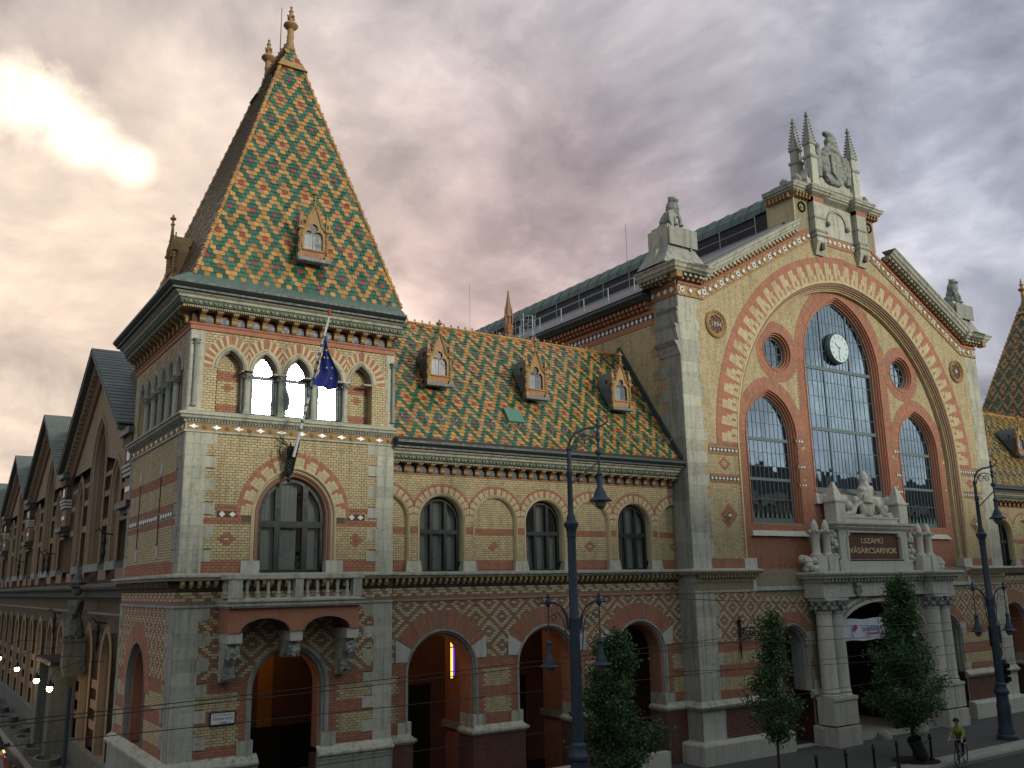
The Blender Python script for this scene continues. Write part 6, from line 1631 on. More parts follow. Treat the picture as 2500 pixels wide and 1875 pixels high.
    bl = [('b', B(0, 10.75), .55, (1.1, .4, .85)), ('c', [B(-2.0, 10.55), B(-1.6, 10.42), B(-1.15, 10.55), B(-.9, 10.9), B(-.55, 11.05), B(-.3, 10.8)], [.09, .13, .15, .15, .14, .12]),
          ('c', [B(2.0, 10.55), B(1.6, 10.42), B(1.15, 10.55), B(.9, 10.9), B(.55, 11.05), B(.3, 10.8)], [.09, .13, .15, .15, .14, .12]),
          ('b', B(-1.45, 10.85), .26, (1, .8, 1)), ('b', B(1.45, 10.75), .26, (1, .8, 1)), ('b', B(-.85, 11.15), .22, (1, .8, 1)), ('b', B(.7, 11.1), .22, (1, .8, 1)), ('b', B(-.2, 11.3), .42, (1, .8, .8)),
          ('c', [B(-.1, 11.0), B(0, 11.7), B(-.05, 12.1)], [.42, .34, .22]), ('b', B(.28, 11.72), .30, (1, .9, .8)), ('b', B(-.22, 11.68), .30, (1, .9, .8)), ('b', B(-.02, 12.25), .25, (.95, 1, 1.25)), ('b', B(-.02, 12.45), .22, (.9, .9, 1.)),
          ('b', B(0, 10.62, .3), .28, (.8, .5, 1.2)), ('x', (CX-2.1, CX+2.1, -.55, -.15, 10.2, 10.45))]
    carve_mass('bust_and_scrolls', root, bl, 'stone_w', vox=.045, noise=.035, nsz=.2, origin=K.p(0, 0, 10.3))
    t = MB(K); t.tube([K.p(-.35, .3, 11.5), K.p(-.85, .5, 11.1)], .02, 'iron', 5); t.build('spear', root)
    # doorway: dark leaves, hall beyond
    t = MB(K); t.box(-2.9, -2.0, -.45, -.35, 0, 4.3, 'iron'); t.box(-2.94, -2.86, -.5, .1, 0, 4.3, 'iron'); t.build('door', root)
    t = MB(K); t.box(1.3, 2.9, -.45, -.35, 0, 4.3, 'iron'); t.build('door', root)
    t = MB(K); t.box(-3.5, 3.5, -.45, -.32, 4.3, 4.46, 'frame'); t.build('transom', root)
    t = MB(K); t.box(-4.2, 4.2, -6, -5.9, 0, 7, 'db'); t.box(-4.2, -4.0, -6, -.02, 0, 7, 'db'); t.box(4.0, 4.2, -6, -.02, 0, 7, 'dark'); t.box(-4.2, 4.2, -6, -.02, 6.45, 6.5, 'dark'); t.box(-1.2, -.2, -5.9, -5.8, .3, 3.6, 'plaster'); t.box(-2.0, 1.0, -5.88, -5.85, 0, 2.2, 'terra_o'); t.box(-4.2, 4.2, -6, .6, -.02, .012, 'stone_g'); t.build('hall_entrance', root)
# ------------------------------------------------------------------ long hall on the side street
def build_side(root):
    FS = Fr((.32, 0, 0), (0, 1, 0), (-1, 0, 0))
    GB = [(17.0, 18.45), (33.6, 17.95), (49.6, 17.4), (65.8, 16.9), (82., 16.5)]
    y0, y1 = 8.0, 91
    holes = []; t = MB(FS)
    for c, zt in GB:
        holes += [path_pts(arch(c, 12.9, 1.75, .9, 14, 8.6)), path_pts(arch(c+4.6, 11.5, .95, .5, 10, 8.6)), path_pts(arch(c-4.6, 11.5, .95, .5, 10, 8.6)), [(c-9.0, 8.4), (c-7.6, 8.4), (c-7.6, 10.4), (c-9.0, 10.4)]]
    g = []; k = 0; y = 12.0
    while y < 88: g.append((y, .95)); y += 4.05 if k % 4 else 4.3; k += 1
    holes += [path_pts(arch(c, 4.5, hw, .3, 8, .9)) for c, hw in g]
    out = [(y0, -.3), (y1, -.3)]
    top = [(y1, 14)]
    for c, zt in reversed(GB): top += [(c+7.4, 13.7), (c, zt-.35), (c-7.4, 13.7)]
    out += top+[(y0, 13.7)]
    wall(t, out, holes, 'mortar_side'); t.build('wall', root)
    for h in holes:
        t = MB(FS); n_ = len(h)
        for i in range(n_): a, c = h[i], h[(i+1) % n_]; t.face([FS.p(a[0], 0, a[1]), FS.p(c[0], 0, c[1]), FS.p(c[0], -.5, c[1]), FS.p(a[0], -.5, a[1])], 'sb')
        t.build('window_reveal', root)
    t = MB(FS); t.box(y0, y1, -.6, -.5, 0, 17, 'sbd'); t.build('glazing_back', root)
    for a, c, m in ((7.85, 8.3, 'bb'), (10.2, 10.5, 'sb'), (11.5, 11.75, 'sb'), (12.4, 12.6, 'sb')):
        t = MB(FS)
        segs = []
        for gi_, (cc, zt) in enumerate(GB):
            for u0_, u1_ in ((cc-7.6, cc-5.6), (cc-3.6, cc-1.8), (cc+1.8, cc+3.6), (cc+5.6, cc+7.3)): t.box(u0_, u1_, 0, .012, a, c, m)
        t.build('brick_band', root)
    for cc, zt in GB:
        bay = child('gable', root, (.32, cc, 14)); O = Vector((.32, cc, 14))
        def bld(mb, nm, **k_):
            o = mb.build(nm, bay, origin=tuple(O), **k_); o.location = (0, 0, 0); return o
        sl = (zt-13.9)/7.6
        # rakes: bargeboard cornice with bracket course
        for s_ in (-1, 1):
            t = MB(FS); e, r = (cc+s_*8.0, 13.6), (cc, zt)
            P = FS.p
            t.hexa([P(e[0], -.1, e[1]), P(e[0], .75, e[1]), P(e[0], -.1, e[1]+.16), P(e[0], .75, e[1]+.16), P(r[0], -.1, r[1]), P(r[0], .75, r[1]), P(r[0], -.1, r[1]+.16), P(r[0], .75, r[1]+.16)], 'slate')
            t.hexa([P(e[0], 0, e[1]-.7), P(e[0], .12, e[1]-.7), P(e[0], 0, e[1]), P(e[0], .45, e[1]), P(r[0], 0, r[1]-.7), P(r[0], .12, r[1]-.7), P(r[0], 0, r[1]), P(r[0], .45, r[1])], 'bb'); bld(t, 'bargeboard')
            t = MB(FS)
            for i in range(26):
                f = (i+.5)/26; u, z = e[0]+(r[0]-e[0])*f, e[1]+(r[1]-e[1])*f; t.box(u-.07, u+.07, .1, .5, z-.42, z-.16, 'sb')
            bld(t, 'gable_brackets', kind='stuff')
            t = MB(); n_ = 24                           # slate courses of the short roof
            for i in range(n_):
                f0, f1 = i/n_, (i+1)/n_
                ya, yb_ = e[0]+(r[0]-e[0])*f0, e[0]+(r[0]-e[0])*f1; za, zb__ = e[1]+.30+(r[1]-e[1])*f0, e[1]+.30+(r[1]-e[1])*f1
                t.hexa([(-.45, ya, za-.02), (4.6-4.2*0, ya, za-.02), (-.45, ya, za+.05), (4.6, ya, za+.05), (-.45, yb_, zb__-.02), (4.6, yb_, zb__-.02), (-.45, yb_, zb__+.015), (4.6, yb_, zb__+.015)], 'slate')
            bld(t, 'slate_courses', kind='stuff')
            t = MB(); t.face([(4.6, cc+s_*8, 13.6), (4.6, cc, zt), (.3, cc, zt), (.3, cc+s_*8, 13.6)], 'slate'); bld(t, 'roof_deck')
        w = MB(FS)
        for (u, sp, hw, e_, zb0) in ((cc, 12.9, 1.75, .9, 8.6), (cc+4.6, 11.5, .95, .5, 8.6), (cc-4.6, 11.5, .95, .5, 8.6)):
            w.sweep(arch(u, sp, hw, e_, 16, zb0), [(.25, 0), (.25, .05), (.03, .06), (0, 0), (-.12, -.05), (-.14, -.2), (-.25, -.22), (-.27, -.5)], 'sb')
            w.box(u-hw-.1, u+hw+.1, -.3, .08, zb0-.35, zb0, 'stone_g'); w.box(u-.03, u+.03, -.5, -.42, zb0, sp+hw, 'frame_g')
            for z in (10.2, 11.6, 13.2): w.box(u-hw, u+hw, -.5, -.44, z, z+.08, 'frame_g')
        bld(w, 'window_moulding')
        # stub between two gables: stone block, cornice, white bands
        w = MB(FS); u = cc-8.3
        w.box(u-.9, u+.9, 0, .55, 13.35, 13.6, 'lead'); w.box(u-.8, u+.8, 0, .4, 12.95, 13.35, 'terra_d'); w.box(u-.75, u+.75, 0, .3, 12.3, 12.9, 'terra_d')
        w.prism([(u-.3, 12.4), (u, 12.35), (u+.3, 12.4), (u+.25, 12.8), (u-.25, 12.8)], .3, .33, 'white')
        for q in range(3): w.box(u-.75, u+.75, 0, .34+.03*q, 11.75+q*.17, 11.87+q*.17, 'stone_w')
        w.box(u-.7, u+.7, 0, .25, 10.8, 11.7, 'bb'); w.box(u-.4, u+.4, .25, .28, 11.15, 11.35, 'white')
        w.box(u-1.1, u+1.1, 0, .5, 10.5, 10.75, 'gutter'); w.box(u-1.05, u+1.05, 0, .3, 10.3, 10.5, 'terra_d'); bld(w, 'buttress')
    t = MB(); t.course([(0, 7.10), (.05, 7.14), (.06, 7.40), (.35, 7.46), (.42, 7.55), (.42, 7.66), (.02, 7.72)], [(.32, y1), (.32, y0)], 'stone_d')
    t.course([(0, 6.4), (.08, 6.42), (.08, 6.5), (0, 6.52)], [(.32, y1), (.32, y0)], 'sb'); t.course([(0, 0), (.2, 0), (.2, .9), (0, .95)], [(.32, y1), (.32, y0)], 'stone_d'); t.build('ledge', root)
    t = MB(FS)
    for c, hw in g:
        t.sweep(arch(c, 4.5, hw, .3, 10, .9), [(.35, 0), (.35, .03), (0, .03), (-.05, -.2), (-.05, -.5)], 'sb')
        for z in (1.8, 2.6, 3.4): t.box(c+1.4, c+2.6, 0, .012, z, z+.35, 'bb')
    t.build('arch_bricks', root, kind='stuff')
    # portal projecting into the street, dark iron canopy and stone piers carrying a statue
    t = MB()
    for y in (19.0, 23.2): t.box(-.75, .3, -y-.55, -y+.55, 0, 4.1, 'stone_d')
    t.box(-.85, .3, -24., -18.3, 4.1, 4.3, 'iron'); t.build('side_portal', root)
    # wall brackets for flags
    for y, z in ((12.3, 9.2), (12.2, 5.6), (29., 9.), (31, 9.), (24.6, 5.8), (44, 9)):
        t = MB(); t.tube([(.3, y, z+.5), (-.1, y, z+.55), (-.25, y, z+.75), (-.4, y, z+.6)], .035, 'iron', 5); t.lathe((-.02, y, z-.6), [(.02, 0), (.09, .3), (.06, .6), (.1, .8), (.03, 1.15)], 'iron', 6); t.build('flag_bracket', root)
    t = MB(); t.box(1.0, 30, -y1, -12, 7, 13.6, 'dark'); t.build('hall_body', root)
    t = MB(); t.face([(1.0, 8, 13.8), (1.0, y1, 13.8), (14, y1, 19.2), (14, 8, 19.2)], 'td'); t.face([(27, 8, 13.8), (27, y1, 13.8), (14, y1, 19.2), (14, 8, 19.2)], 'td'); t.build('roof_behind', root)

# ================================================================== BUILD
def rebase(root, loc):
    loc = Vector(loc)
    for c in root.children: c.location = c.location-loc
    root.location = root.location+Vector((loc.x*root.scale.x, loc.y, loc.z))
tw = empty('corner_tower', 'brick corner tower with tall green and ochre tiled pyramid roof beside the side street', 'tower', group=None)
build_tower(tw, True); rebase(tw, (3.6, 4, 0))
wg = empty('arcaded_wing', 'two-storey brick wing with patterned tile roof between the near tower and the gabled pavilion', 'building')
build_wing(wg, True); rebase(wg, (14.2, 3, 0))
pv = empty('gabled_pavilion', 'gabled brick pavilion with giant pointed arch and tall iron windows', 'building')
build_pavilion(pv); rebase(pv, (CX, 5, 0))
po = empty('entrance_portal', 'white stone entrance portal with paired columns, obelisks and a red name plaque', 'portal')
build_portal(po); rebase(po, (CX, -.8, 0))
tw2 = empty('corner_tower', 'far tiled tower roof showing behind the right end of the gable', 'tower'); tw2.location = (2*CX, 0, 0); tw2.scale = (-1, 1, 1)
build_tower(tw2, False)
wg2 = empty('arcaded_wing', 'patterned tiled wing beyond the pavilion behind the far street lamp', 'building'); wg2.location = (2*CX, 0, 0); wg2.scale = (-1, 1, 1)
build_wing(wg2, False)
sd_ = empty('side_hall', 'long brick hall with a row of slate-roofed gables along the side street', 'building')
build_side(sd_); rebase(sd_, (.32, 45, 0))
# clock in the main window
ck = empty('wall_clock', 'round white clock hanging in front of the tall central window', 'clock', (CX, .42, 19.33))
t = MB(); t.lathe((0, 0, 0), [(.80, .1), (.86, 0), (.86, -.12), (.80, -.26), (.76, -.22)], 'frame_g', 32, 'y'); t.build('case', ck)
clockmat = mat('clock_face', (.52, .66, .66), (.60, .72, .72), .3, 0, 2., dirt=.1, island=False)
t = MB(); t.lathe((0, 0, 0), [(.77, -.20), (.76, -.235)], clockmat, 32, 'y') if False else None
M['clock'] = clockmat; M['digit'] = mat('pale_clock_marks', (.30, .42, .42), None, .4, dirt=0)
t = MB(); t.face([(.77*math.cos(k*math.pi/18), -.235, .77*math.sin(k*math.pi/18)) for k in range(36)], 'clock'); t.build('dial', ck)
t = MB()
for k in range(12):
    a = k*math.pi/6; c, s = math.cos(a), math.sin(a); w = .03; t.hexa([(c*r-s*q, y, s*r+c*q) for y in (-.25, -.238) for r in (.54, .70) for q in (-w, w)], 'digit')
t.build('hour_marks', ck)
for a, L, w in ((R_(-95), .62, .035), (R_(140), .42, .05)):
    t = MB(); c, s = math.cos(a), math.sin(a); t.hexa([(c*r-s*q, y, s*r+c*q) for y in (-.275, -.26) for r in (-.1, L) for q in (-w, w)], 'white'); t.build('hand', ck)
# lions
for s_ in (-1, 1):
    o_ = Vector((CX+s_*11.75, .30, 23.66)); f = -1 if s_ < 0 else 1
    lab = 'stone lion with open mouth holding a shield, on the pedestal nearer the clouds left of the gable' if s_ < 0 else 'stone lion seen from behind on the pedestal at the right foot of the gable'
    lab = 'seated stone lion with a shield on the left foot of the gable' if s_ < 0 else 'seated stone lion with its back turned on the right foot of the gable'
    def q(x, y, z): return (o_.x+x*f*-1 if False else o_.x+f*x, o_.y+y, o_.z+z)
    bl = [('b', q(.15, .1, .35), .36, (1.0, 1.1, 1.0)), ('c', [q(.2, .15, .2), q(.05, -.05, .7), q(0, -.1, 1.05)], [.36, .34, .26]), ('b', q(-.0, -.15, 1.0), .33, (1, 1, 1.1)), ('b', q(0, -.2, 1.35), .24, (1, 1, 1)),
          ('b', q(0, -.42, 1.30), .13, (1, 1.1, .7)), ('b', q(0, -.38, 1.20), .10, (1, 1, .5)), ('b', q(-.17, -.12, 1.53), .06, (1, 1, 1)), ('b', q(.17, -.12, 1.53), .06, (1, 1, 1)),
          ('c', [q(-.17, -.25, .8), q(-.18, -.42, .4), q(-.18, -.45, .02)], [.13, .10, .09]), ('b', q(-.18, -.52, .03), .1, (1, 1.3, .6)), ('c', [q(.17, -.25, .8), q(.18, -.42, .4), q(.18, -.45, .02)], [.13, .10, .09]), ('b', q(.18, -.52, .03), .1, (1, 1.3, .6)),
          ('b', q(.32, .1, .28), .24, (.8, 1.2, 1)), ('b', q(-.25, .1, .28), .24, (.8, 1.2, 1)), ('c', [q(.35, .0, .05), q(.36, -.35, .04)], [.1, .09]), ('c', [q(.3, .45, .1), q(.5, .3, .1), q(.5, 0, .08)], [.06, .06, .06])]
    ln = empty('lion_statue', lab, 'statue', tuple(o_), 'stone lions on the gable')
    b_ = carve_mass('body', ln, bl, 'carve', vox=.035, noise=.03, nsz=.12, origin=tuple(o_)); b_.location = (0, 0, 0)
    if s_ < 0:
        t = MB(); pts = [(-.32, .62), (.05, .72), (.38, .58), (.30, .2), (.02, -.18), (-.25, .15)]
        t.prism(pts, .50, .60, 'stone_g', Fr((-.38, .1, 0), (1, .3, 0), (0, -1, 0))); t.build('shield', ln)
# chimney turret
tu = empty('brick_turret', 'slender brown brick turret with a spiked stone cap rising above the wing roof', 'turret', (20.25, 12, 16))
t = MB(); t.lathe((0, 0, 0), [(.36, 0), (.36, 4.5), (.34, 6.2)], 'bb', 8); t.build('shaft', tu); tu.scale = (.55, .55, 1)
t = MB(); t.lathe((0, 0, 5.1), [(.36, 0), (.46, .12), (.40, .2), (.52, .5), (.40, .55)], 'terra_o', 8)
for k in range(8):
    a = k*math.pi/4+.39; t.box(.36*math.cos(a)-.05, .36*math.cos(a)+.05, -.36*math.sin(a)-.05, -.36*math.sin(a)+.05, 5.6, 6.15, 'terra_o')
t.lathe((0, 0, 5.6), [(.22, 0), (.22, .5)], 'dark', 8)
for k in range(4): a = k*math.pi/2+.3; t.lathe((.48*math.cos(a), .48*math.sin(a), 5.4), [(.05, 0), (.07, .8), (.05, .85), (.05, 1.05), (.01, 1.4)], 'terra_o', 6)
t.lathe((0, 0, 6.12), [(.50, 0), (.42, .12), (.10, 1.4), (.08, 1.45), (.10, 1.5), (.02, 1.62)], 'bb', 8); t.build('cap', tu)
t = MB(); t.tube([(0, 0, 0), (0, 0, 4)], .008, 'iron', 5); o = t.build('lightning_rod'); o.location = (18.9, 14, 20.5); o['label'] = 'thin lightning rod left of the brick turret'; o['category'] = 'rod'
t = MB(); t.tube([(0, 0, 0), (0, 0, 3.2)], .009, 'iron', 5); o = t.build('lightning_rod'); o.location = (20.9, 2.5, 21.3); o['label'] = 'thin rod standing by the lion pedestal left of the gable'; o['category'] = 'rod'
# chimneys in front of the far tower
t = MB()
for x0, x1 in ((47.4, 49.2), (49.6, 51.6)):
    t.box(x0, x1, -5.6, -4.2, 15, 18.4, 'stone_g'); t.box(x0-.2, x1+.2, -5.8, -4.0, 18.4, 18.7, 'stone_g'); t.box(x0-.12, x1+.12, -5.7, -4.1, 18.0, 18.4, 'stone')
    for k in range(4): t.box(x0+.2+k*.4, x0+.4+k*.4, -5.2, -5.0, 18.7, 19.3, 'terra_d')
o = t.build('chimney_stack', None, origin=(49.5, 5, 15)); o['label'] = 'pale stone chimney stacks in front of the far tower roof'; o['category'] = 'chimney'
# street name plate
sg = empty('street_sign', 'white street name plate in a dark frame on the tower wall left of the doorway', 'sign', (1.565, -.03, 3.56))
t = MB(); t.box(-.39, .39, 0, .03, -.20, .20, 'iron'); t.build('frame', sg)
M['signw'] = mat('sign_enamel', (.66, .70, .70), None, .4, dirt=.15, island=False)
t = MB(); t.box(-.35, .35, .028, .036, -.165, .165, 'signw'); t.build('plate', sg)
add_text(sg, 'IX. ker. Ferencváros', .07, (0, -.038, .115), 'iron', .001); add_text(sg, 'Vámház körút', .13, (0, -.038, .01), 'iron', .001, width=.62)
add_text(sg, '1', .07, (-.12, -.038, -.11), 'iron', .001); add_text(sg, '3', .07, (.2, -.038, -.11), 'iron', .001)
t = MB(); t.prism([(-.07, -.12), (.08, -.12), (.08, -.135), (.14, -.11), (.08, -.085), (.08, -.10), (-.07, -.10)], .037, .039, 'iron'); t.build('arrow', sg)
# flag on its wall bracket
fl = empty('flag', 'blue flag drooping from a white pole on the tower front', 'flag', (3.30, -.1, 11.3))
base, tip = Vector((.0, -.5, .25)), Vector((.50, -2.0, 4.72))
t = MB(); t.tube([tuple(base), tuple(tip)], [.05, .035], 'white', 8)
for k in range(12):
    p = base.lerp(tip, .18+k*.06); t.tube([tuple(p), tuple(p+(tip-base)*.02)], .052, 'frame_g', 8)
t.build('pole', fl)
M['fred'] = mat('flag_red', (.35, .05, .04), None, .5, dirt=.1); M['flagblue'] = mat('blue_flag_cloth', (.018, .035, .20), (.01, .02, .13), .75, .2, 3., dirt=.1, island=False); M['star'] = mat('flag_star_yellow', (.45, .38, .12), None, .7, dirt=.1)
t = MB(); t.lathe(tuple(tip), [(.035, 0), (.06, .03), (.04, .08), (.05, .14), (.03, .2), (.01, .27)], 'fred', 8); t.build('pole_tip', fl)
def cloth(u, v):
    top = base.lerp(tip, .86); L = 1.62; hang = v*L
    w = u*(.12+.42*min(1, v*1.3)); x = top.x+w*(.95)-.05+.05*math.sin(v*7+u*3); y = top.y+.10*math.sin(u*9.+v*1.5)*min(1, v*2); z = top.z-hang-.12*u*v-.22*math.sin(u*3.1)*max(0, v-.6)
    if v > .75: x -= (v-.75)*1.3*(1-u)
    return (x, y, z)
t = MB(); n_ = 18
for i in range(n_):
    for j in range(n_): t.add([cloth(i/n_, j/n_), cloth((i+1)/n_, j/n_), cloth((i+1)/n_, (j+1)/n_), cloth(i/n_, (j+1)/n_)], [(0, 1, 2, 3)], 'flagblue')
t.build('cloth', fl, smooth=True)
t = MB()
for u, v in ((.5, .3), (.75, .42), (.85, .6), (.6, .8), (.35, .65), (.3, .45)):
    c = Vector(cloth(u, v)); t.prism([(c.x+(.045 if k % 2 else .02)*math.cos(k*math.pi/5), c.z+(.045 if k % 2 else .02)*math.sin(k*math.pi/5)) for k in range(10)], -c.y+.012, -c.y+.02, 'star')
t.build('star', fl)
t = MB(); rng = random.Random(9)
for k in range(20):
    f = k/20; p = Vector((0, -.06, -.35)).lerp(Vector((.03, -.5, .6)), f); s_ = 1 if k % 2 else -1
    t.tube([tuple(p), tuple(p+Vector((s_*.12, -.03, .10))), tuple(p+Vector((s_*.16, -.05, .22)))], [.05, .035, .008], 'iron', 5)
t.lathe((0, -.1, -.55), [(.03, 0), (.07, .08), (.04, .18), (.09, .3), (.07, .9), (.1, 1.1), (.05, 1.2)], 'iron', 8); t.tube([(0, 0, .62), (-.3, -.25, .75), (-.42, -.3, .45), (-.36, -.3, .25), (-.28, -.3, .38)], .025, 'iron', 5); t.tube([(0, 0, .7), (-.35, -.1, .95)], .02, 'iron', 4); t.build('bracket', fl)
# banner in the portal
bn = empty('banner', 'white banner with vietnam lettering hung across the entrance arch', 'banner', (CX-2.9, -.62, 4.4))
M['bann'] = mat('white_banner_cloth', (.62, .66, .72), (.55, .60, .67), .8, 0, 3., dirt=.1, island=False); M['bink'] = mat('blue_print', (.03, .08, .28), None, .8, dirt=0); M['brd'] = mat('red_print', (.5, .05, .08), None, .8, dirt=0)
t = MB(); n_ = 30
def bp(i, z): return (5.8*i/n_, .04*math.sin(i*.9)+.02*math.sin(i*2.3), z*(1.0)+.03*math.sin(i*.6))
for i in range(n_): t.add([bp(i, 0), bp(i+1, 0), bp(i+1, 1.0), bp(i, 1.0)], [(0, 1, 2, 3)], 'bann')
t.build('cloth', bn, smooth=True)
add_text(bn, 'vietnam', .42, (2.15, -.085, .56), 'bink', .002, rot=(R_(90), 0, 0), width=1.7); t = MB()
t.prism([(1.6, .28), (3.4, .28), (3.4, .34), (1.6, .34)], .09, .092, 'brd', Fr((0, 0, 0), (1, 0, 0), (0, -1, 0))); 
for k in range(5):
    a = R_(40+k*25); t.prism([(.72, .45), (.72+.22*math.cos(a)-.05, .45+.3*math.sin(a)), (.72+.22*math.cos(a)+.05, .45+.3*math.sin(a))], .09, .092+.001*k, 'brd' if k > 1 else 'bink')
t.prism([(.5, .1), (.58, .1), (.40, .42), (.36, .40)], .09, .092, 'bink'); t.build('printed_logo', bn)
# wall lantern of the pavilion
wl = empty('wall_lantern', 'black scrolled iron wall lantern on the patterned brick right of the left pier', 'lamp', (23.72, -.40, 5.0))
t = MB(); t.lathe((0, -.08, -1.0), [(.01, 0), (.05, .5), (.03, .9), (.08, 1.0), (.06, 1.35), (.10, 1.45), (.05, 1.5), (.11, 1.6), (.03, 1.72), (.02, 1.85)], 'iron', 8)
t.tube([(0, -.1, .30), (.6, -.6, .34), (1.1, -1.0, .36), (1.22, -1.1, .48), (1.12, -1.03, .56), (1.03, -.96, .48)], .03, 'iron', 6)
for k in range(7):
    c = Vector((.10+.09*k, -.12-.08*k, .14-.02*k)); r = .11
    t.tube([tuple(c+Vector((r*math.cos(a)*(1-a*.09)*.75, -r*.6*math.cos(a), r*math.sin(a)*(1-a*.09)))) for a in np.linspace(0, 6.5, 14)], .018, 'iron', 4)
for k in range(6):
    c = Vector((.08+.07*k, -.1-.06*k, -.12+.02*k)); t.tube([tuple(c+Vector((.08*math.cos(a), -.05*math.cos(a), .09*math.sin(a)))) for a in np.linspace(0, 6.3, 12)], .016, 'iron', 4)
t.build('bracket', wl)
t = MB(); t.lathe((1.06, -.98, -.35), [(.20, 0), (.22, .02), (.10, .18), (.06, .42), (.09, .45), (.05, .55)], 'iron_b', 12); t.build('lamp_shade', wl)
# ------------------------------------------------------------------ street lamps
M['globe'] = mat('frosted_lamp_glass', (.20, .17, .12), (.15, .13, .10), .25, 0, 3., dirt=.1, spec=.6)
def spiral(t, c, ux, r, turns, rad, m, flip=1, start=0):
    pts = []
    for k in range(22):
        f = k/21; a = start+flip*f*turns*2*math.pi; rr = r*(1-.85*f); pts.append(tuple(Vector(c)+Vector(ux)*rr*math.cos(a)+Vector((0, 0, 1))*rr*math.sin(a)))
    t.tube(pts, [rad*(1-.4*k/21) for k in range(22)], m, 5)
def street_lamp(name, label, loc, rz):
    L = empty(name, label, 'street lamp', loc, 'tall cast iron street lamps', rz)
    I = 'iron_b'
    t = MB(); t.lathe((0, 0, 0), [(0.446, 0), (0.446, .18), (0.374, .24), (0.36, .4), (0.317, .5), (0.302, 1.0), (0.288, 1.2), (0.302, 1.5), (0.266, 1.6), (0.259, 1.95), (0.317, 2.0), (0.331, 2.1), (0.288, 2.18), (0.238, 2.3), (0.245, 2.42), (0.18, 2.5)], I, 16); t.build('base', L, smooth='auto')
    t = MB(); t.lathe((0, 0, 2.45), [(0.18, 0), (0.176, 1.8), (0.162, 3.7), (0.162, 3.72), (0.173, 3.74), (0.173, 3.80), (0.148, 3.84), (0.137, 6.6)], I, 16); t.build('shaft', L, smooth='auto')
    t = MB(); t.lathe((0, 0, 8.78), [(0.137, 0), (0.158, .05), (0.144, .12), (0.173, .30), (0.245, .42), (0.245, .50), (0.158, .58), (0.144, .70), (0.101, .82), (0.0936, 1.0), (0.0828, 2.1), (0.108, 2.14), (0.108, 2.2), (0.072, 2.24), (0.0612, 2.9), (0.101, 2.94), (0.072, 3.0)], I, 14); t.build('collar', L, smooth='auto')
    t = MB(); t.lathe((0, 0, 10.8), [(0.0576, 0), (0.0936, .25), (0.0504, .4), (0.0792, .55), (0.0432, .8)], I, 8)
    arc = [(0, 0, 11.3), (0, 0, 11.8), (.06, 0, 12.05), (.25, 0, 12.30), (.55, 0, 12.44), (.95, 0, 12.50), (1.2, 0, 12.56), (1.42, 0, 12.72), (1.40, 0, 12.9), (1.27, 0, 12.93), (1.2, 0, 12.82)]
    t.tube(arc, [.07, .065, .06, .055, .05, .045, .04, .035, .03, .025, .02], I, 7)
    t.tube([(.10, 0, 11.7), (.2, 0, 12.0), (.4, 0, 12.18), (.65, 0, 12.22), (.9, 0, 12.15)], .03, I, 5)
    spiral(t, (.40, 0, 11.92), (1, 0, 0), .2, 1.4, .025, I); spiral(t, (.72, 0, 11.95), (1, 0, 0), .17, 1.4, .025, I, -1, math.pi)
    t.tube([(1.05, 0, 12.5), (1.05, 0, 12.0), (1.05, 0, 11.4), (1.05, 0, 10.9)], [.04, .04, .035, .03], I, 6); t.lathe((1.05, 0, 12.0), [(.04, 0), (.09, .1), (.05, .2), (.08, .3), (.04, .4)], I, 8); t.ball((1.05, 0, 11.65), .12, I, 8); t.lathe((1.05, 0, 12.5), [(.05, 0), (.08, .08), (.03, .15), (.06, .25), (.01, .35)], I, 8)
    t.tube([(1.0, 0, 11.3), (.10, 0, 10.6)], .03, I, 5); t.build('top_arm', L)
    t = MB(); t.lathe((1.05, 0, 10.0), [(.37, 0), (.38, .03), (.23, .16), (.21, .22), (.17, .34), (.09, .48), (.085, .85), (.12, .90), (.04, 1.02)], I, 16); t.build('lamp_shade', L, smooth='auto')
    t = MB(); t.ball((1.05, 0, 9.98), .21, 'globe', 12, (1, 1, 1.2)); t.build('lamp_glass', L, smooth=True)
    for s_ in (-1, 1):
        t = MB(); x = s_*.86
        t.tube([(s_*.2, 0, 5.9), (s_*.26, 0, 6.35), (s_*.42, 0, 6.62), (s_*.62, 0, 6.74), (x, 0, 6.76), (s_*1.05, 0, 6.74)], [.05, .045, .04, .04, .035, .03], I, 6)
        t.tube([(s_*.24, 0, 5.2), (s_*.30, 0, 5.9), (s_*.36, 0, 6.2), (s_*.55, 0, 6.45), (s_*.75, 0, 6.35)], .02, I, 5); spiral(t, (s_*.68, 0, 6.25), (s_, 0, 0), .14, 1.3, .016, I); spiral(t, (s_*1.14, 0, 6.85), (s_, 0, 0), .15, 1.4, .016, I, -1)
        t.lathe((x, 0, 6.62), [(.03, 0), (.09, .08), (.09, .2), (.04, .26), (.06, .32), (.03, .42)], I, 8); t.tube([(x, 0, 6.7), (x, 0, 5.55)], .022, I, 5); t.lathe((x, 0, 5.8), [(.025, 0), (.045, .03), (.025, .06)], I, 8); t.build('side_arm', L)
        t = MB(); t.lathe((x, 0, 4.78), [(.32, 0), (.33, .02), (.19, .10), (.17, .22), (.10, .34), (.075, .68), (.11, .72), (.03, .84)], I, 16); t.build('lamp_shade', L, smooth='auto')
        t = MB(); t.ball((x, 0, 4.76), .155, 'globe', 12, (1, 1, 1.35)); t.build('lamp_glass', L, smooth=True)
    return L
street_lamp('street_lamp', 'blue-grey cast iron street lamp standing before the arcaded wing', (11.22, -5.0, 0), R_(-20))
L2 = street_lamp('street_lamp', 'blue-grey cast iron street lamp on the pavement right of the portal', (36.0, -4.87, 0), R_(-20))
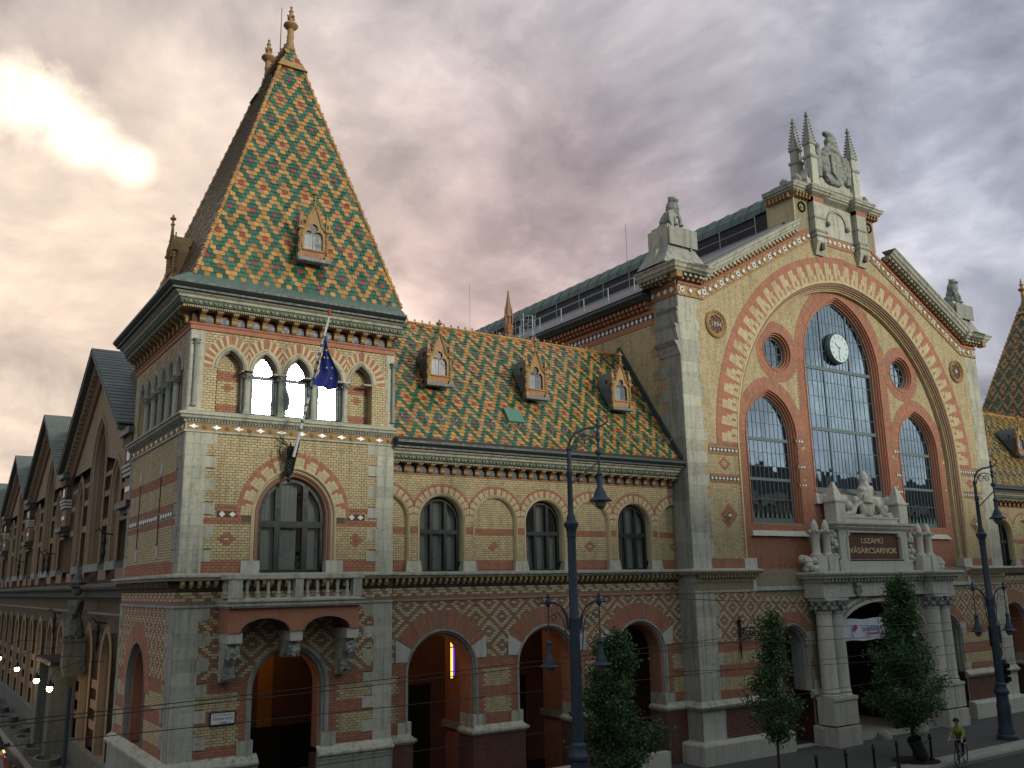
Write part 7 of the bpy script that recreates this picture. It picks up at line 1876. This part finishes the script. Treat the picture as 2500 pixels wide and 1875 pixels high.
# traffic signal and plates on the far lamp
tl = empty('traffic_light', 'black traffic signal fixed behind the far street lamp', 'traffic light', (36.35, -4.75, 2.6))
t = MB(); t.box(.05, .35, -.15, .15, -.2, .85, 'iron')
for k in range(3): t.lathe((.2, -.15, .0+k*.3), [(.11, 0), (.12, -.16), (.10, -.16), (.09, 0)], 'iron', 10, 'y'); t.box(.35, .55, -.1, .1, -.02+k*.3, .07+k*.3, 'iron')
t.build('signal_head', tl)
t = MB(); t.box(.0, .5, -.03, .0, 1.6, 2.4, 'frame'); t.box(-.55, -.1, -.03, .0, 1.5, 2.4, 'frame'); t.build('plate', tl)
t = MB(); t.lathe((.15, 0, 1.2), [(.27, 0), (.27, .03)], 'frame', 18, 'y'); t.build('round_plate', tl)
# ------------------------------------------------------------------ ground
def sheet(name, pts, z, m, **k):
    t = MB(); t.face([(x, y, z) for x, y in pts], m); return t.build(name, None, kind='structure')
sheet('ground', [(-600, -300), (900, -300), (900, 1200), (-600, 1200)], -.135, 'asphalt')
sheet('road', [(-60, -26), (120, -26), (120, -6.2), (-60, -6.2)], -.127, 'asphalt')
def slab(name, x0, x1, y0, y1, m='pave', z=0.):
    t = MB(); t.box(x0, x1, -y1, -y0, z-.12, z, m); return t.build(name, None, kind='structure')
slab('pavement', -1.35, 100, -6.3, 9.5); slab('pavement', -1.35, .5, 9.5, 95)
for a in range(34):
    x0 = -1.3+a*3.0; t = MB(); t.box(x0+.01, x0+2.99, 6.28, 6.60, -.12, .012, 'kerb'); o = t.build('kerb_stone', None, origin=(x0, -6.4, 0)); o['kind'] = 'structure'
t = MB(); t.box(-1.6, -1.35, -95, 6.6, -.12, .012, 'kerb'); o = t.build('kerb', None); o['kind'] = 'structure'
t = MB(); t.box(26, 100, 5.35, 6.27, .0, .004, 'stone_g'); o = t.build('kerb_strip'); o['kind'] = 'structure'
# tram rails
t = MB()
for y in (-12., -13.4, -16., -17.4): t.box(-60, 120, -y-.035, -y+.035, -.127, -.118, 'steel')
o = t.build('tram_rails'); o['kind'] = 'structure'
# curved planters along the side street
me = None
for i, y in enumerate((17.8, 21.5, 25.3, 29.0, 34.5, 40., 46.)):
    if me is None:
        t = MB(); t.sweep([((.75*math.cos(a)*1.0, 1.3*math.sin(a)), (math.cos(a), math.sin(a))) for a in np.linspace(0, 2*math.pi, 25)[:-1]], [(0, 0), (0, .25), (-.14, .25), (-.14, 0)], 'stone_w', Fr((0, 0, 0), (1, 0, 0), (0, 0, 1)), closed=True) if False else None
        pts = [(.55*math.cos(a), 1.0*math.sin(a)) for a in np.linspace(0, 2*math.pi, 25)[:-1]]; n_ = len(pts)
        for k in range(n_):
            a, c = pts[k], pts[(k+1) % n_]; f = .78
            t.hexa([(a[0], a[1], 0), (c[0], c[1], 0), (a[0]*f, a[1]*f, 0), (c[0]*f, c[1]*f, 0), (a[0], a[1], .3), (c[0], c[1], .3), (a[0]*f, a[1]*f, .3), (c[0]*f, c[1]*f, .3)], 'stone_d')
        t.prism([(p[0]*.78, p[1]*.78) for p in pts], .0, .01, 'dark', Fr((0, 0, 0), (1, 0, 0), (0, 0, 1))) if False else None
        o = t.build('planter'); me = o.data
    else: o = bpy.data.objects.new('planter', me); COL.objects.link(o)
    o.location = (-.75, y, 0); o['category'] = 'planter'; o['group'] = 'oval planters along the side wall'
    o['label'] = ['low oval stone planter nearest the dark statue portal', 'low oval stone planter just beyond the parked cars', 'third low oval stone planter along the side wall', 'fourth low oval stone planter up the side street', 'fifth low oval stone planter up the side street', 'sixth low oval stone planter up the side street', 'farthest low oval stone planter of the side street'][i]
# bollards
me = None
spots = [(28.95, -5.55), (26.6, -5.6), (25.1, -5.6), (23.4, -5.6), (21.7, -5.6), (11.9, -6.0)]
labs = ['dark iron bollard beside the tilted litter bin', 'dark iron bollard at the edge of the round tree grate', 'third dark iron bollard from the litter bin', 'fourth dark iron bollard from the litter bin', 'dark iron bollard nearest the tree before the left pier', 'dark iron bollard by the pedestrian below the near street lamp']
for (x, y), lb in zip(spots, labs):
    if me is None:
        t = MB(); t.lathe((0, 0, 0), [(.09, 0), (.09, .08), (.055, .12), (.05, .80), (.075, .84), (.075, .90), (.05, .93), (.06, .98), (.03, 1.04)], 'iron', 10); o = t.build('bollard', smooth='auto'); me = o.data
    else: o = bpy.data.objects.new('bollard', me); COL.objects.link(o)
    o.location = (x, y, 0); o['label'] = lb; o['category'] = 'bollard'; o['group'] = 'iron bollards along the kerb'
# granite hemispheres
for (x, y), lb in (((32.1, -.95), 'round granite guard stone at the left side of the entrance'), ((35.2, -.85), 'round granite guard stone at the right side of the entrance')):
    t = MB(); t.lathe((0, 0, 0), [(.34, 0), (.36, .1), (.30, .24), (.17, .34), (.0, .37)], 'stone_g', 16); o = t.build('guard_stone', smooth=True); o.location = (x, y-.25, 0); o['label'] = lb; o['category'] = 'guard stone'
# litter bin, tilted
lb_ = empty('litter_bin', 'tilted dark litter bin hanging beside a bollard', 'bin', (28.1, -5.55, 0))
t = MB(); M4 = Matrix.Translation((0, 0, .55)) @ Matrix.Rotation(R_(-32), 4, 'Y'); q = MB(); q.lathe((0, 0, -.42), [(.25, 0), (.27, .05), (.27, .78), (.30, .80), (.30, .86), (.25, .86), (.24, .2)], 'frame_g', 14)
t.add([tuple(M4 @ Vector(v)) for v in q.v], q.f, 'frame'); t.build('bucket', lb_); t = MB(); t.tube([(.05, 0, .6), (.75, .05, .75)], .03, 'iron', 5); t.build('arm', lb_)
# low walls before the wing arches
# ------------------------------------------------------------------ overhead wires
def wire(a, Ya, c, Yc, label, sag=.10, r=.008):
    def at(q, Y):
        v = F_+RR*((q[0]-1250)/2205.86)+UU*((937.5-q[1])/2205.86); return CAM+v*((Y-CAM.y)/v.y)
    A, C = at(a, Ya), at(c, Yc); pts = []
    for k in range(25):
        f = k/24; p = A.lerp(C, f); p.z -= sag*4*f*(1-f); pts.append(tuple(p))
    t = MB(); t.tube(pts, r, 'iron', 5); o = t.build('overhead_wire'); o['label'] = label; o['category'] = 'wire'; o['group'] = 'tram wires over the street'
wire((-60, 1770), -13, (1900, 1540), -10, 'upper of the close pair of overhead wires crossing the tower base', .05)
wire((-60, 1780), -13.2, (1900, 1553), -10, 'lower of the close pair of overhead wires crossing the tower base', .05)
wire((-60, 1830), -11.5, (2600, 1540), -9, 'lone overhead wire passing over the street name plate', .08)
wire((700, 1880), -9, (2600, 1590), -8, 'lowest overhead wire crossing the piers of the wing', .08)
wire((1640, 1570), -12, (2600, 1500), -12, 'overhead wire running past the wall lantern to the banner', .25)
wire((1640, 1640), -10, (2600, 1560), -10, 'thin overhead wire low across the portal columns', .2)
wire((1900, 1530), -12, (2600, 1500), -12, 'thin overhead wire just above the banner', .1)
wire((1640, 1460), -14, (2080, 1470), -10, 'span wire with a clamp in front of the lozenge brickwork', .05, .01)
# ------------------------------------------------------------------ trees
def tree(label, loc, H, trunk, prof, n, seed, lean=(0, 0)):
    """prof: list of (height, radius) of the crown"""
    rng = random.Random(seed); T = empty('street_tree', label, 'tree', loc, 'small street trees before the hall')
    t = MB(); top = H*.93; pts = [(lean[0]*f+.05*math.sin(f*5+seed), lean[1]*f+.04*math.cos(f*4), top*f) for f in np.linspace(0, 1, 9)]
    t.tube(pts, [trunk*(1-.85*f) for f in np.linspace(0, 1, 9)], 'bark', 8); brs = []
    def rad(z):
        for (a, ra), (c, rc) in zip(prof[:-1], prof[1:]):
            if a <= z <= c: return ra+(rc-ra)*(z-a)/(c-a)
        return 0
    for k in range(64):
        z = prof[0][0]+(prof[-1][0]-prof[0][0])*((k+rng.random())/64)**1.05*.97; a = rng.random()*2*math.pi; r = rad(z)*(.5+.62*rng.random())
        f = max(0, z-.5)/top; s = Vector((lean[0]*f, lean[1]*f, max(1.2, z-.45*r-.2))); e = Vector((lean[0]*f+r*math.cos(a), lean[1]*f+r*math.sin(a), z)); m = s.lerp(e, .5)+Vector((0, 0, -.08))
        t.tube([tuple(s), tuple(m), tuple(e)], [trunk*.3, trunk*.18, trunk*.05], 'bark', 5); brs.append((s, m, e))
    t.build('trunk', T)
    V = []; Fc = []; k = 0
    for i in range(n):
        s, m, e = brs[rng.randrange(len(brs))]; f = rng.random()**.55; p = (s.lerp(m, f*2) if f < .5 else m.lerp(e, f*2-1))
        p = p+Vector((rng.gauss(0, .17), rng.gauss(0, .17), rng.gauss(0, .15)))
        sz = rng.uniform(.06, .115); d = Vector((rng.gauss(0, 1), rng.gauss(0, 1), rng.gauss(-.3, .7))).normalized(); w = d.cross(Vector((rng.gauss(0, 1), rng.gauss(0, 1), rng.gauss(0, 1)))).normalized()
        V += [tuple(p), tuple(p+d*sz*.6+w*sz*.45), tuple(p+d*sz*1.3), tuple(p+d*sz*.6-w*sz*.45)]; Fc.append((k, k+1, k+2, k+3)); k += 4
    t = MB(); t.v = V; t.f = Fc; t.m = [t.slot('leaf')]*len(Fc); t.build('crown', T)
    return T
def base_at(px, py, Y):
    v = F_+RR*((px-1250)/2205.86)+UU*((937.5-py)/2205.86); return CAM+v*((Y-CAM.y)/v.y)
p1 = base_at(1511, 1860, -3.9); p2 = base_at(1905, 1860, -4.2)
tree('full dark green street tree beside the near street lamp', (p1.x, p1.y, 0), 5.9, .075, [(1.35, .35), (1.9, 1.35), (2.6, 1.65), (3.6, 1.15), (4.6, .75), (5.3, .55), (5.75, .12)], 17000, 3)
tree('thin sparse street tree before the left pier of the pavilion', (p2.x, p2.y, 0), 6.3, .06, [(1.7, .2), (2.2, 1.1), (2.8, 1.25), (3.7, .75), (4.6, .5), (5.6, .5), (6.2, .08)], 7000, 11)
p3 = base_at(2236, 1856, -5.15)
tree('big cone-shaped street tree covering the entrance arch', (p3.x, p3.y, 0), 7.5, .10, [(1.8, .6), (2.3, 1.75), (3.1, 1.9), (4.1, 1.45), (5.0, .95), (6.2, .6), (7.4, .12)], 23000, 8)
t = MB(); t.lathe((0, 0, 0), [(.95, 0), (.95, .008), (.78, .012)], 'dark', 24); o = t.build('tree_grate'); o.location = (p3.x, p3.y, 0); o['label'] = 'round dark earth ring at the foot of the cone-shaped tree'; o['category'] = 'tree grate'
# ------------------------------------------------------------------ lamps and cars of the side street
M['bulb'] = mat('lit_lamp_bulb', (1, .8, .4), None, .5, dirt=0, emit=(1., .70, .28), es=26.)
for i, (y, lb) in enumerate(((12.3, 'lit wall lamp nearest the corner tower on the side street'), (16.4, 'second lit wall lamp from the corner tower'), (24.0, 'third lit wall lamp from the corner tower'), (33.5, 'farthest lit wall lamp at the left edge'))):
    L = empty('side_lamp', lb, 'lamp', (-1.6, y, 3.68), 'lit lamps on brackets along the side street')
    t = MB(); t.tube([(1.9, 0, .9), (1.0, 0, .95), (.2, 0, .7), (0, 0, .4), (0, 0, .2)], .014, 'iron', 5); t.build('bracket', L)
    t = MB(); t.lathe((0, 0, .08), [(.18, 0), (.16, .04), (.06, .16), (.03, .26)], 'iron', 10); t.build('lamp_shade', L)
    t = MB(); t.ball((0, 0, .0), .115, 'bulb', 10, (1, 1, 1.1)); t.build('bulb', L, smooth=True)
    ld = bpy.data.lights.new('lamp_light', 'POINT'); ld.energy = 16; ld.color = (1, .66, .3); ld.shadow_soft_size = .12; lo = bpy.data.objects.new('lamp_light', ld); COL.objects.link(lo); lo.parent = L; lo.location = (0, 0, -.18)
for loc, e in (((3.4, 2.2, 5.2), 9), ((8.8, 2.6, 5.4), 15), ((13.6, 3.0, 5.4), 8), ((CX-.6, 3.0, 5.0), 14)):
    H_ = empty('ceiling_lamp', {3.4: 'warm ceiling lamp inside the tower doorway', 8.8: 'warm ceiling lamp inside the first arch of the wing', 13.6: 'warm ceiling lamp inside the second arch of the wing'}.get(loc[0], 'warm ceiling lamp inside the main entrance'), 'lamp', loc)
    t = MB(); t.ball((0, 0, .25), .09, 'bulb', 8); t.build('bulb', H_); t = MB(); t.tube([(0, 0, .3), (0, 0, .75)], .012, 'iron', 4); t.build('rod', H_)
    ld = bpy.data.lights.new('lamp_light', 'POINT'); ld.energy = e; ld.color = (1, .52, .18); ld.shadow_soft_size = .1; lo = bpy.data.objects.new('lamp_light', ld); COL.objects.link(lo); lo.parent = H_
M['neon_y'] = mat('yellow_lit_sign', (1, .6, .1), None, .5, dirt=0, emit=(1, .50, .06), es=1.6); M['neon_b'] = mat('blue_lit_sign', (.1, .05, .8), None, .5, dirt=0, emit=(.10, .04, .75), es=1.3)
ns = empty('lit_sign', 'narrow lit yellow and blue sign inside the first arch of the wing', 'sign', (10.72, 2.0, 3.95))
t = MB(); t.box(-.07, .0, 0, .06, 0, 1.45, 'neon_y'); t.build('yellow_panel', ns); t = MB(); t.box(.004, .07, 0, .06, .1, 1.35, 'neon_b'); t.build('blue_panel', ns); t = MB(); t.box(-.09, .09, -.05, 0, -.05, 1.5, 'iron'); t.box(-.09, .09, .02, .07, 1.1, 1.14, 'iron'); t.build('back', ns)
def car(label, loc, rz, paint, L=4.2):
    C = empty('parked_car', label, 'car', loc, 'cars in the side street', rz); pm = paint
    side = [(-2.1, .35), (-2.08, .72), (-1.95, .84), (-1.3, .92), (-.72, 1.40), (-.3, 1.47), (.75, 1.46), (1.35, 1.30), (1.85, .95), (2.08, .88), (2.12, .45), (2.0, .3)]
    t = MB(); secs = []
    for w, f in ((-.86, 1), (-.80, 1.0), (.80, 1.), (.86, 1)): pass
    P = lambda x, y, z: (x, y, z)
    k = len(side); vs = []
    for y in (-.84, -.80, .80, .84):
        for x, z in side:
            inset = .16 if z > 1.0 else 0; yy = y*(1-.22*(z > 1.0)); zz = z if abs(y) < .82 else z-(.03 if z > .8 else 0); vs.append((x, yy, zz))
    fs = []
    for j in range(3):
        for i in range(k): fs.append((j*k+i, j*k+(i+1) % k, (j+1)*k+(i+1) % k, (j+1)*k+i))
    fs += [tuple(range(k)), tuple(range(3*k, 4*k))]
    t.add(vs, fs, pm); o = t.build('body', C, smooth='auto'); bv = o.modifiers.new('b', 'BEVEL'); bv.width = .04; bv.segments = 2
    for s_ in (-1, 1):
        t = MB(); y = s_*.665
        t.prism([(-1.12, .98), (-.68, 1.36), (-.05, 1.40), (-.05, .96)], -y-.012, -y+.012, 'carglass'); t.prism([(.02, .96), (.02, 1.40), (.75, 1.38), (1.2, 1.12), (1.2, .98)], -y-.012, -y+.012, 'carglass'); t.build('side_window', C)
        for x in (-1.3, 1.3):
            w = child('wheel', C, (x, s_*.78, .31)); t = MB(); t.lathe((0, 0, 0), [(.31, -.1), (.31, .1), (.2, .1), (.2, -.1)], 'iron', 18, 'y'); t.build('tyre', w); t = MB(); t.lathe((0, 0, 0), [(.2, -.09), (.2, .09)], 'steel', 14, 'y'); t.build('rim', w)
        t = MB(); t.ball((-.75, s_*.95, 1.0), .12, pm, 8, (.6, 1, .7)); t.build('mirror', C)
        t = MB(); t.ball((-2.02, s_*.6, .68), .13, 'carlight', 8, (.5, 1.3, .8)); t.build('headlight', C); t = MB(); t.ball((2.05, s_*.62, .78), .1, 'taillight', 8, (.4, 1.2, 1.2)); t.build('tail_light', C)
    t = MB(); t.face([(-1.28, -.60, .96), (-1.28, .60, .96), (-.76, .55, 1.385), (-.76, -.55, 1.385)], 'carglass'); t.build('windscreen', C); t = MB(); t.face([(1.40, -.55, 1.30), (1.40, .55, 1.30), (1.83, .62, 1.00), (1.83, -.62, 1.00)], 'carglass'); t.build('rear_window', C)
    return C
M['carred'] = mat('red_car_paint', (.16, .016, .012), None, .25, dirt=.1, coat=.8, island=False); M['cardark'] = mat('dark_car_paint', (.015, .018, .025), None, .25, dirt=.1, coat=.8, island=False)
M['carglass'] = mat('car_glass', (.02, .022, .025), None, .05, dirt=0, spec=1., island=False); M['carlight'] = mat('headlight_glass', (.5, .5, .48), None, .2, dirt=0); M['taillight'] = mat('amber_light', (.5, .12, .02), None, .3, dirt=0, emit=(1, .45, .1), es=1.5)
car('red car at the lower left corner of the side street', (-3.55, 13.0, -.12), R_(90), 'carred'); car('dark car parked behind the red car in the side street', (-3.2, 19.3, -.12), R_(90), 'cardark')
# statue on the side portal, pole
o_ = Vector((-.75, 13.7, 0))
st = empty('pedestal_statue', 'grey stone figure on a tall pedestal projecting from the side wall', 'statue', (-.15, 17.3, 4.1))
t = MB(); t.box(-.40, .5, -.35, .35, 0, 1.15, 'stone_d'); t.box(-.48, .5, -.42, .42, 1.1, 1.22, 'stone_d'); t.taper(-.3, .5, -.3, .3, -.4, 0, -.08, 'stone_d'); t.build('pedestal', st)
b_ = carve_mass('figure', st, [('c', [(0, 0, 1.3), (0, .02, 2.1), (0, 0, 2.9)], [.36, .30, .34]), ('b', (0, 0, 3.35), .24, (1, 1, 1.2)), ('c', [(0, -.3, 2.8), (-.1, -.42, 2.3), (-.2, -.2, 2.0)], [.13, .11, .1]), ('c', [(0, .3, 2.8), (-.1, .4, 2.4), (-.15, .3, 2.0)], [.13, .11, .1]), ('c', [(.0, 0, 1.3), (0, 0, 2.0)], [.45, .34])], 'stone_d', vox=.06, noise=.06, nsz=.25)
t = MB(); t.lathe((0, 0, 0), [(.30, 3.55), (.38, 3.7), (.22, 3.8), (.15, 4.05), (.02, 4.3)], 'stone_d', 8); t.box(-.36, .5, -.36, .36, 3.5, 3.58, 'stone_d'); t.build('canopy', st)
t = MB(); t.lathe((0, 0, 0), [(.10, 0), (.10, .6), (.07, .7), (.06, 4.4)], 'iron_b', 10); o = t.build('street_pole'); o.location = (-2.05, 4.4, 0); o['label'] = 'thin blue-grey pole at the kerb of the side street'; o['category'] = 'pole'
t = MB(); t.tube([(0, 0, 0), (0, 0, 8)], .09, 'steel', 6); t.tube([(0, 0, 8), (0, 0, 20)], .05, 'steel', 5); o = t.build('mast'); o.location = (-3.1, 90, 10); o['label'] = 'thin mast rising above the far end of the side street'; o['category'] = 'mast'
# ------------------------------------------------------------------ people
M['skin'] = mat('skin', (.40, .24, .17), None, .6, dirt=0, island=False); M['hair'] = mat('dark_hair', (.02, .014, .010), None, .6, dirt=0, island=False); M['hiviz'] = mat('yellow_green_jacket', (.24, .27, .06), (.17, .20, .05), .8, 0, 6., dirt=.1, island=False); M['jeans'] = mat('dark_trousers', (.018, .022, .035), None, .85, dirt=0, island=False); M['shirt'] = mat('white_shirt', (.62, .63, .66), (.5, .52, .56), .85, 0, 5., dirt=.1, island=False)
def figure(root, parts, vox=.018):
    for nm, m, bl in parts: carve_mass(nm, root, bl, m, vox=vox, noise=0)
cy = empty('person', 'cyclist in a yellow-green top and dark hat riding towards the left', 'person', (29.1, -6.75, 0), None, R_(196))
# local frame: x forward
figure(cy, [('body', 'skin', [('b', (.20, 0, 1.62), .105, (1.05, .85, 1.2)), ('b', (.30, 0, 1.60), .035, (1, .7, .7)), ('c', [(.14, 0, 1.38), (.18, 0, 1.55)], [.055, .052]), ('c', [(.45, -.22, 1.08), (.58, -.24, .98), (.64, -.25, .96)], [.04, .035, .04]), ('c', [(.45, .22, 1.08), (.58, .24, .98), (.64, .25, .96)], [.04, .035, .04])]
              + [('c', [(.64, s*.25, .96), (.69, s*(.22+.02*k), .945-.006*k), (.67, s*(.22+.02*k), .92)], [.016, .013, .012]) for s in (-1, 1) for k in range(4)]),
            ('jacket', 'hiviz', [('c', [(-.22, 0, .98), (-.10, 0, 1.15), (.10, 0, 1.36)], [.17, .18, .18]), ('b', (.05, 0, 1.30), .2, (.9, 1.15, .8)), ('c', [(.08, -.19, 1.35), (.22, -.23, 1.18), (.45, -.22, 1.07)], [.075, .06, .05]), ('c', [(.08, .19, 1.35), (.22, .23, 1.18), (.45, .22, 1.07)], [.075, .06, .05])]),
            ('trousers', 'jeans', [('b', (-.25, 0, .92), .18, (1, 1.1, .9)), ('c', [(-.22, -.10, .90), (.12, -.11, .78), (.02, -.12, .38), (.04, -.12, .22)], [.10, .075, .055, .045]), ('c', [(-.22, .10, .90), (.16, .11, .98), (.10, .12, .60), (.06, .12, .48)], [.10, .075, .055, .045])]),
            ('shoes', 'iron', [('c', [(.02, -.12, .20), (.18, -.12, .17)], [.05, .04]), ('c', [(.02, .12, .46), (.18, .12, .43)], [.05, .04])]),
            ('hat', 'hair', [('b', (.18, 0, 1.71), .115, (1, .95, .65)), ('b', (.20, 0, 1.675), .155, (1.05, 1, .16)), ('b', (.12, 0, 1.62), .09, (1, 1, 1))])])
bk = empty('bicycle', 'dark bicycle ridden by the cyclist in yellow-green', 'bicycle', (29.1, -6.75, 0), None, R_(196))
for x in (-.53, .60):
    w = child('wheel', bk, (x, 0, .345)); t = MB(); t.tube([(.33*math.cos(a), 0, .33*math.sin(a)) for a in np.linspace(0, 2*math.pi, 33)], .022, 'iron', 6); t.build('tyre', w)
    t = MB(); 
    for k in range(12): a = k*math.pi/6; t.tube([(0, 0, 0), (.32*math.cos(a), 0, .32*math.sin(a))], .003, 'steel', 3)
    t.lathe((0, 0, 0), [(.03, -.03), (.03, .03)], 'steel', 8, 'y'); t.build('rim', w)
t = MB()
for a, c, r in (((-.53, 0, .345), (-.10, 0, .30), .012), ((-.10, 0, .30), (-.24, 0, .78), .016), ((-.53, 0, .345), (-.22, 0, .72), .011), ((-.22, 0, .72), (.40, 0, .80), .017), ((-.10, 0, .30), (.42, 0, .70), .02), ((.38, 0, .92), (.60, 0, .345), .016)): t.tube([a, c], r, 'cardark', 6)
t.build('frame', bk); t = MB(); t.ball((-.26, 0, .84), .13, 'iron', 8, (1, .7, .3)); t.build('saddle', bk); t = MB(); t.tube([(.38, 0, .90), (.42, 0, 1.0)], .014, 'steel', 6); t.tube([(.60, -.28, .94), (.5, -.2, .99), (.42, 0, 1.0), (.5, .2, .99), (.60, .28, .94)], .013, 'steel', 6); t.build('handlebar', bk)
t = MB(); t.lathe((-.10, 0, .30), [(.09, -.05), (.09, -.04)], 'steel', 14, 'y'); t.tube([(-.10, -.08, .30), (.04, -.08, .18)], .01, 'steel', 5); t.tube([(-.10, .08, .30), (.04, .08, .42)], .01, 'steel', 5); t.box(.0, .10, -.14, -.08, .40, .42, 'iron'); t.box(.0, .1, .08, .14, .15, .17, 'iron'); t.build('crank', bk); t = MB(); t.box(-.78, -.35, -.06, .06, .72, .735, 'steel'); t.tube([(-.53, .05, .35), (-.6, .05, .72)], .008, 'steel', 4); t.build('rack', bk)
ph = base_at(1457, 1850, -6.3)
pe = empty('person', 'pedestrian with dark hair and white shirt at the foot of the near lamp', 'person', (ph.x, ph.y, 0), None, R_(150))
figure(pe, [('body', 'skin', [('b', (0.03, 0, 1.62), .10, (1.05, .85, 1.2)), ('b', (.13, 0, 1.60), .028, (1, .7, .8)), ('c', [(0, 0, 1.36), (.01, 0, 1.52)], [.05, .05]), ('c', [(.0, -.22, 1.1), (.05, -.24, .85), (.08, -.24, .78)], [.04, .03, .04]), ('c', [(0, .22, 1.1), (.05, .24, .85), (.08, .24, .78)], [.04, .03, .04])] + [('c', [(.08, s*.24, .78), (.10, s*(.215+.016*k), .70), (.08, s*(.215+.016*k), .66)], [.014, .012, .01]) for s in (-1, 1) for k in range(4)]),
            ('shirt', 'shirt', [('c', [(0, 0, .92), (0, 0, 1.15), (0, 0, 1.36)], [.16, .155, .15]), ('b', (0, 0, 1.32), .17, (.75, 1.25, .6)), ('c', [(0, -.19, 1.38), (0, -.23, 1.05)], [.075, .06]), ('c', [(0, .19, 1.38), (0, .23, 1.05)], [.075, .06])]),
            ('trousers', 'jeans', [('b', (0, 0, .9), .17, (.9, 1.05, .9)), ('c', [(0, -.09, .9), (.06, -.09, .5), (.02, -.09, .1)], [.10, .07, .05]), ('c', [(0, .09, .9), (-.03, .09, .5), (-.12, .09, .12)], [.10, .07, .05])]),
            ('shoes', 'iron', [('c', [(0, -.09, .05), (.18, -.09, .045)], [.05, .045]), ('c', [(-.14, .09, .06), (.04, .09, .045)], [.05, .045])]),
            ('hair', 'hair', [('b', (-.01, 0, 1.68), .115, (1, .95, .95)), ('b', (-.07, 0, 1.58), .09, (.8, 1, 1.1))])])
# ------------------------------------------------------------------ houses across the street (behind the camera; mirrored in the glass)
M['hw'] = mat('pale_render', (.36, .32, .25), (.28, .25, .2), .9, 0, .3, dirt=.3, island=False); M['hw2'] = mat('grey_render', (.22, .22, .21), (.28, .27, .25), .9, 0, .3, dirt=.3, island=False)
me = None; x = -62
rng = random.Random(4)
for i, (w_, h_) in enumerate(((24, 15), (22, 16.5), (20, 15.5), (24, 14.5), (22, 16.5), (26, 15.5), (24, 15))):
    hs = empty('apartment_house', ['pale', 'grey', 'cream', 'ochre', 'white', 'brown', 'buff'][i]+' rendered apartment house across the street', 'house', (x+w_/2, -36, 0), 'houses across the street')
    t = MB(); t.box(-w_/2+.1, w_/2-.1, -5.2, 6, 0, h_, 'hw' if i % 2 else 'hw2'); t.box(-w_/2, w_/2, -5.6, -5.2, h_-.8, h_, 'stone'); t.build('wall', hs)
    t = MB(); t.prism([(-w_/2, h_), (w_/2, h_), (w_/2-2, h_+3), (-w_/2+2, h_+3)], -4.5, 5, 'lead'); t.build('roof', hs)
    for r in range(3):
        for c in range(int(w_/3)):
            if me is None:
                t = MB(); t.box(-.6, .6, -.05, .06, 0, 2.1, 'dark'); t.box(-.75, .75, -.02, .03, -.2, 2.3, 'stone'); o = t.build('window', hs); me = o.data
            else: o = bpy.data.objects.new('window', me); COL.objects.link(o); o.parent = hs
            o.rotation_euler = (0, 0, math.pi); o.location = (-w_/2+1.8+c*3., 5.22, 1.2+r*4.1)
    x += w_
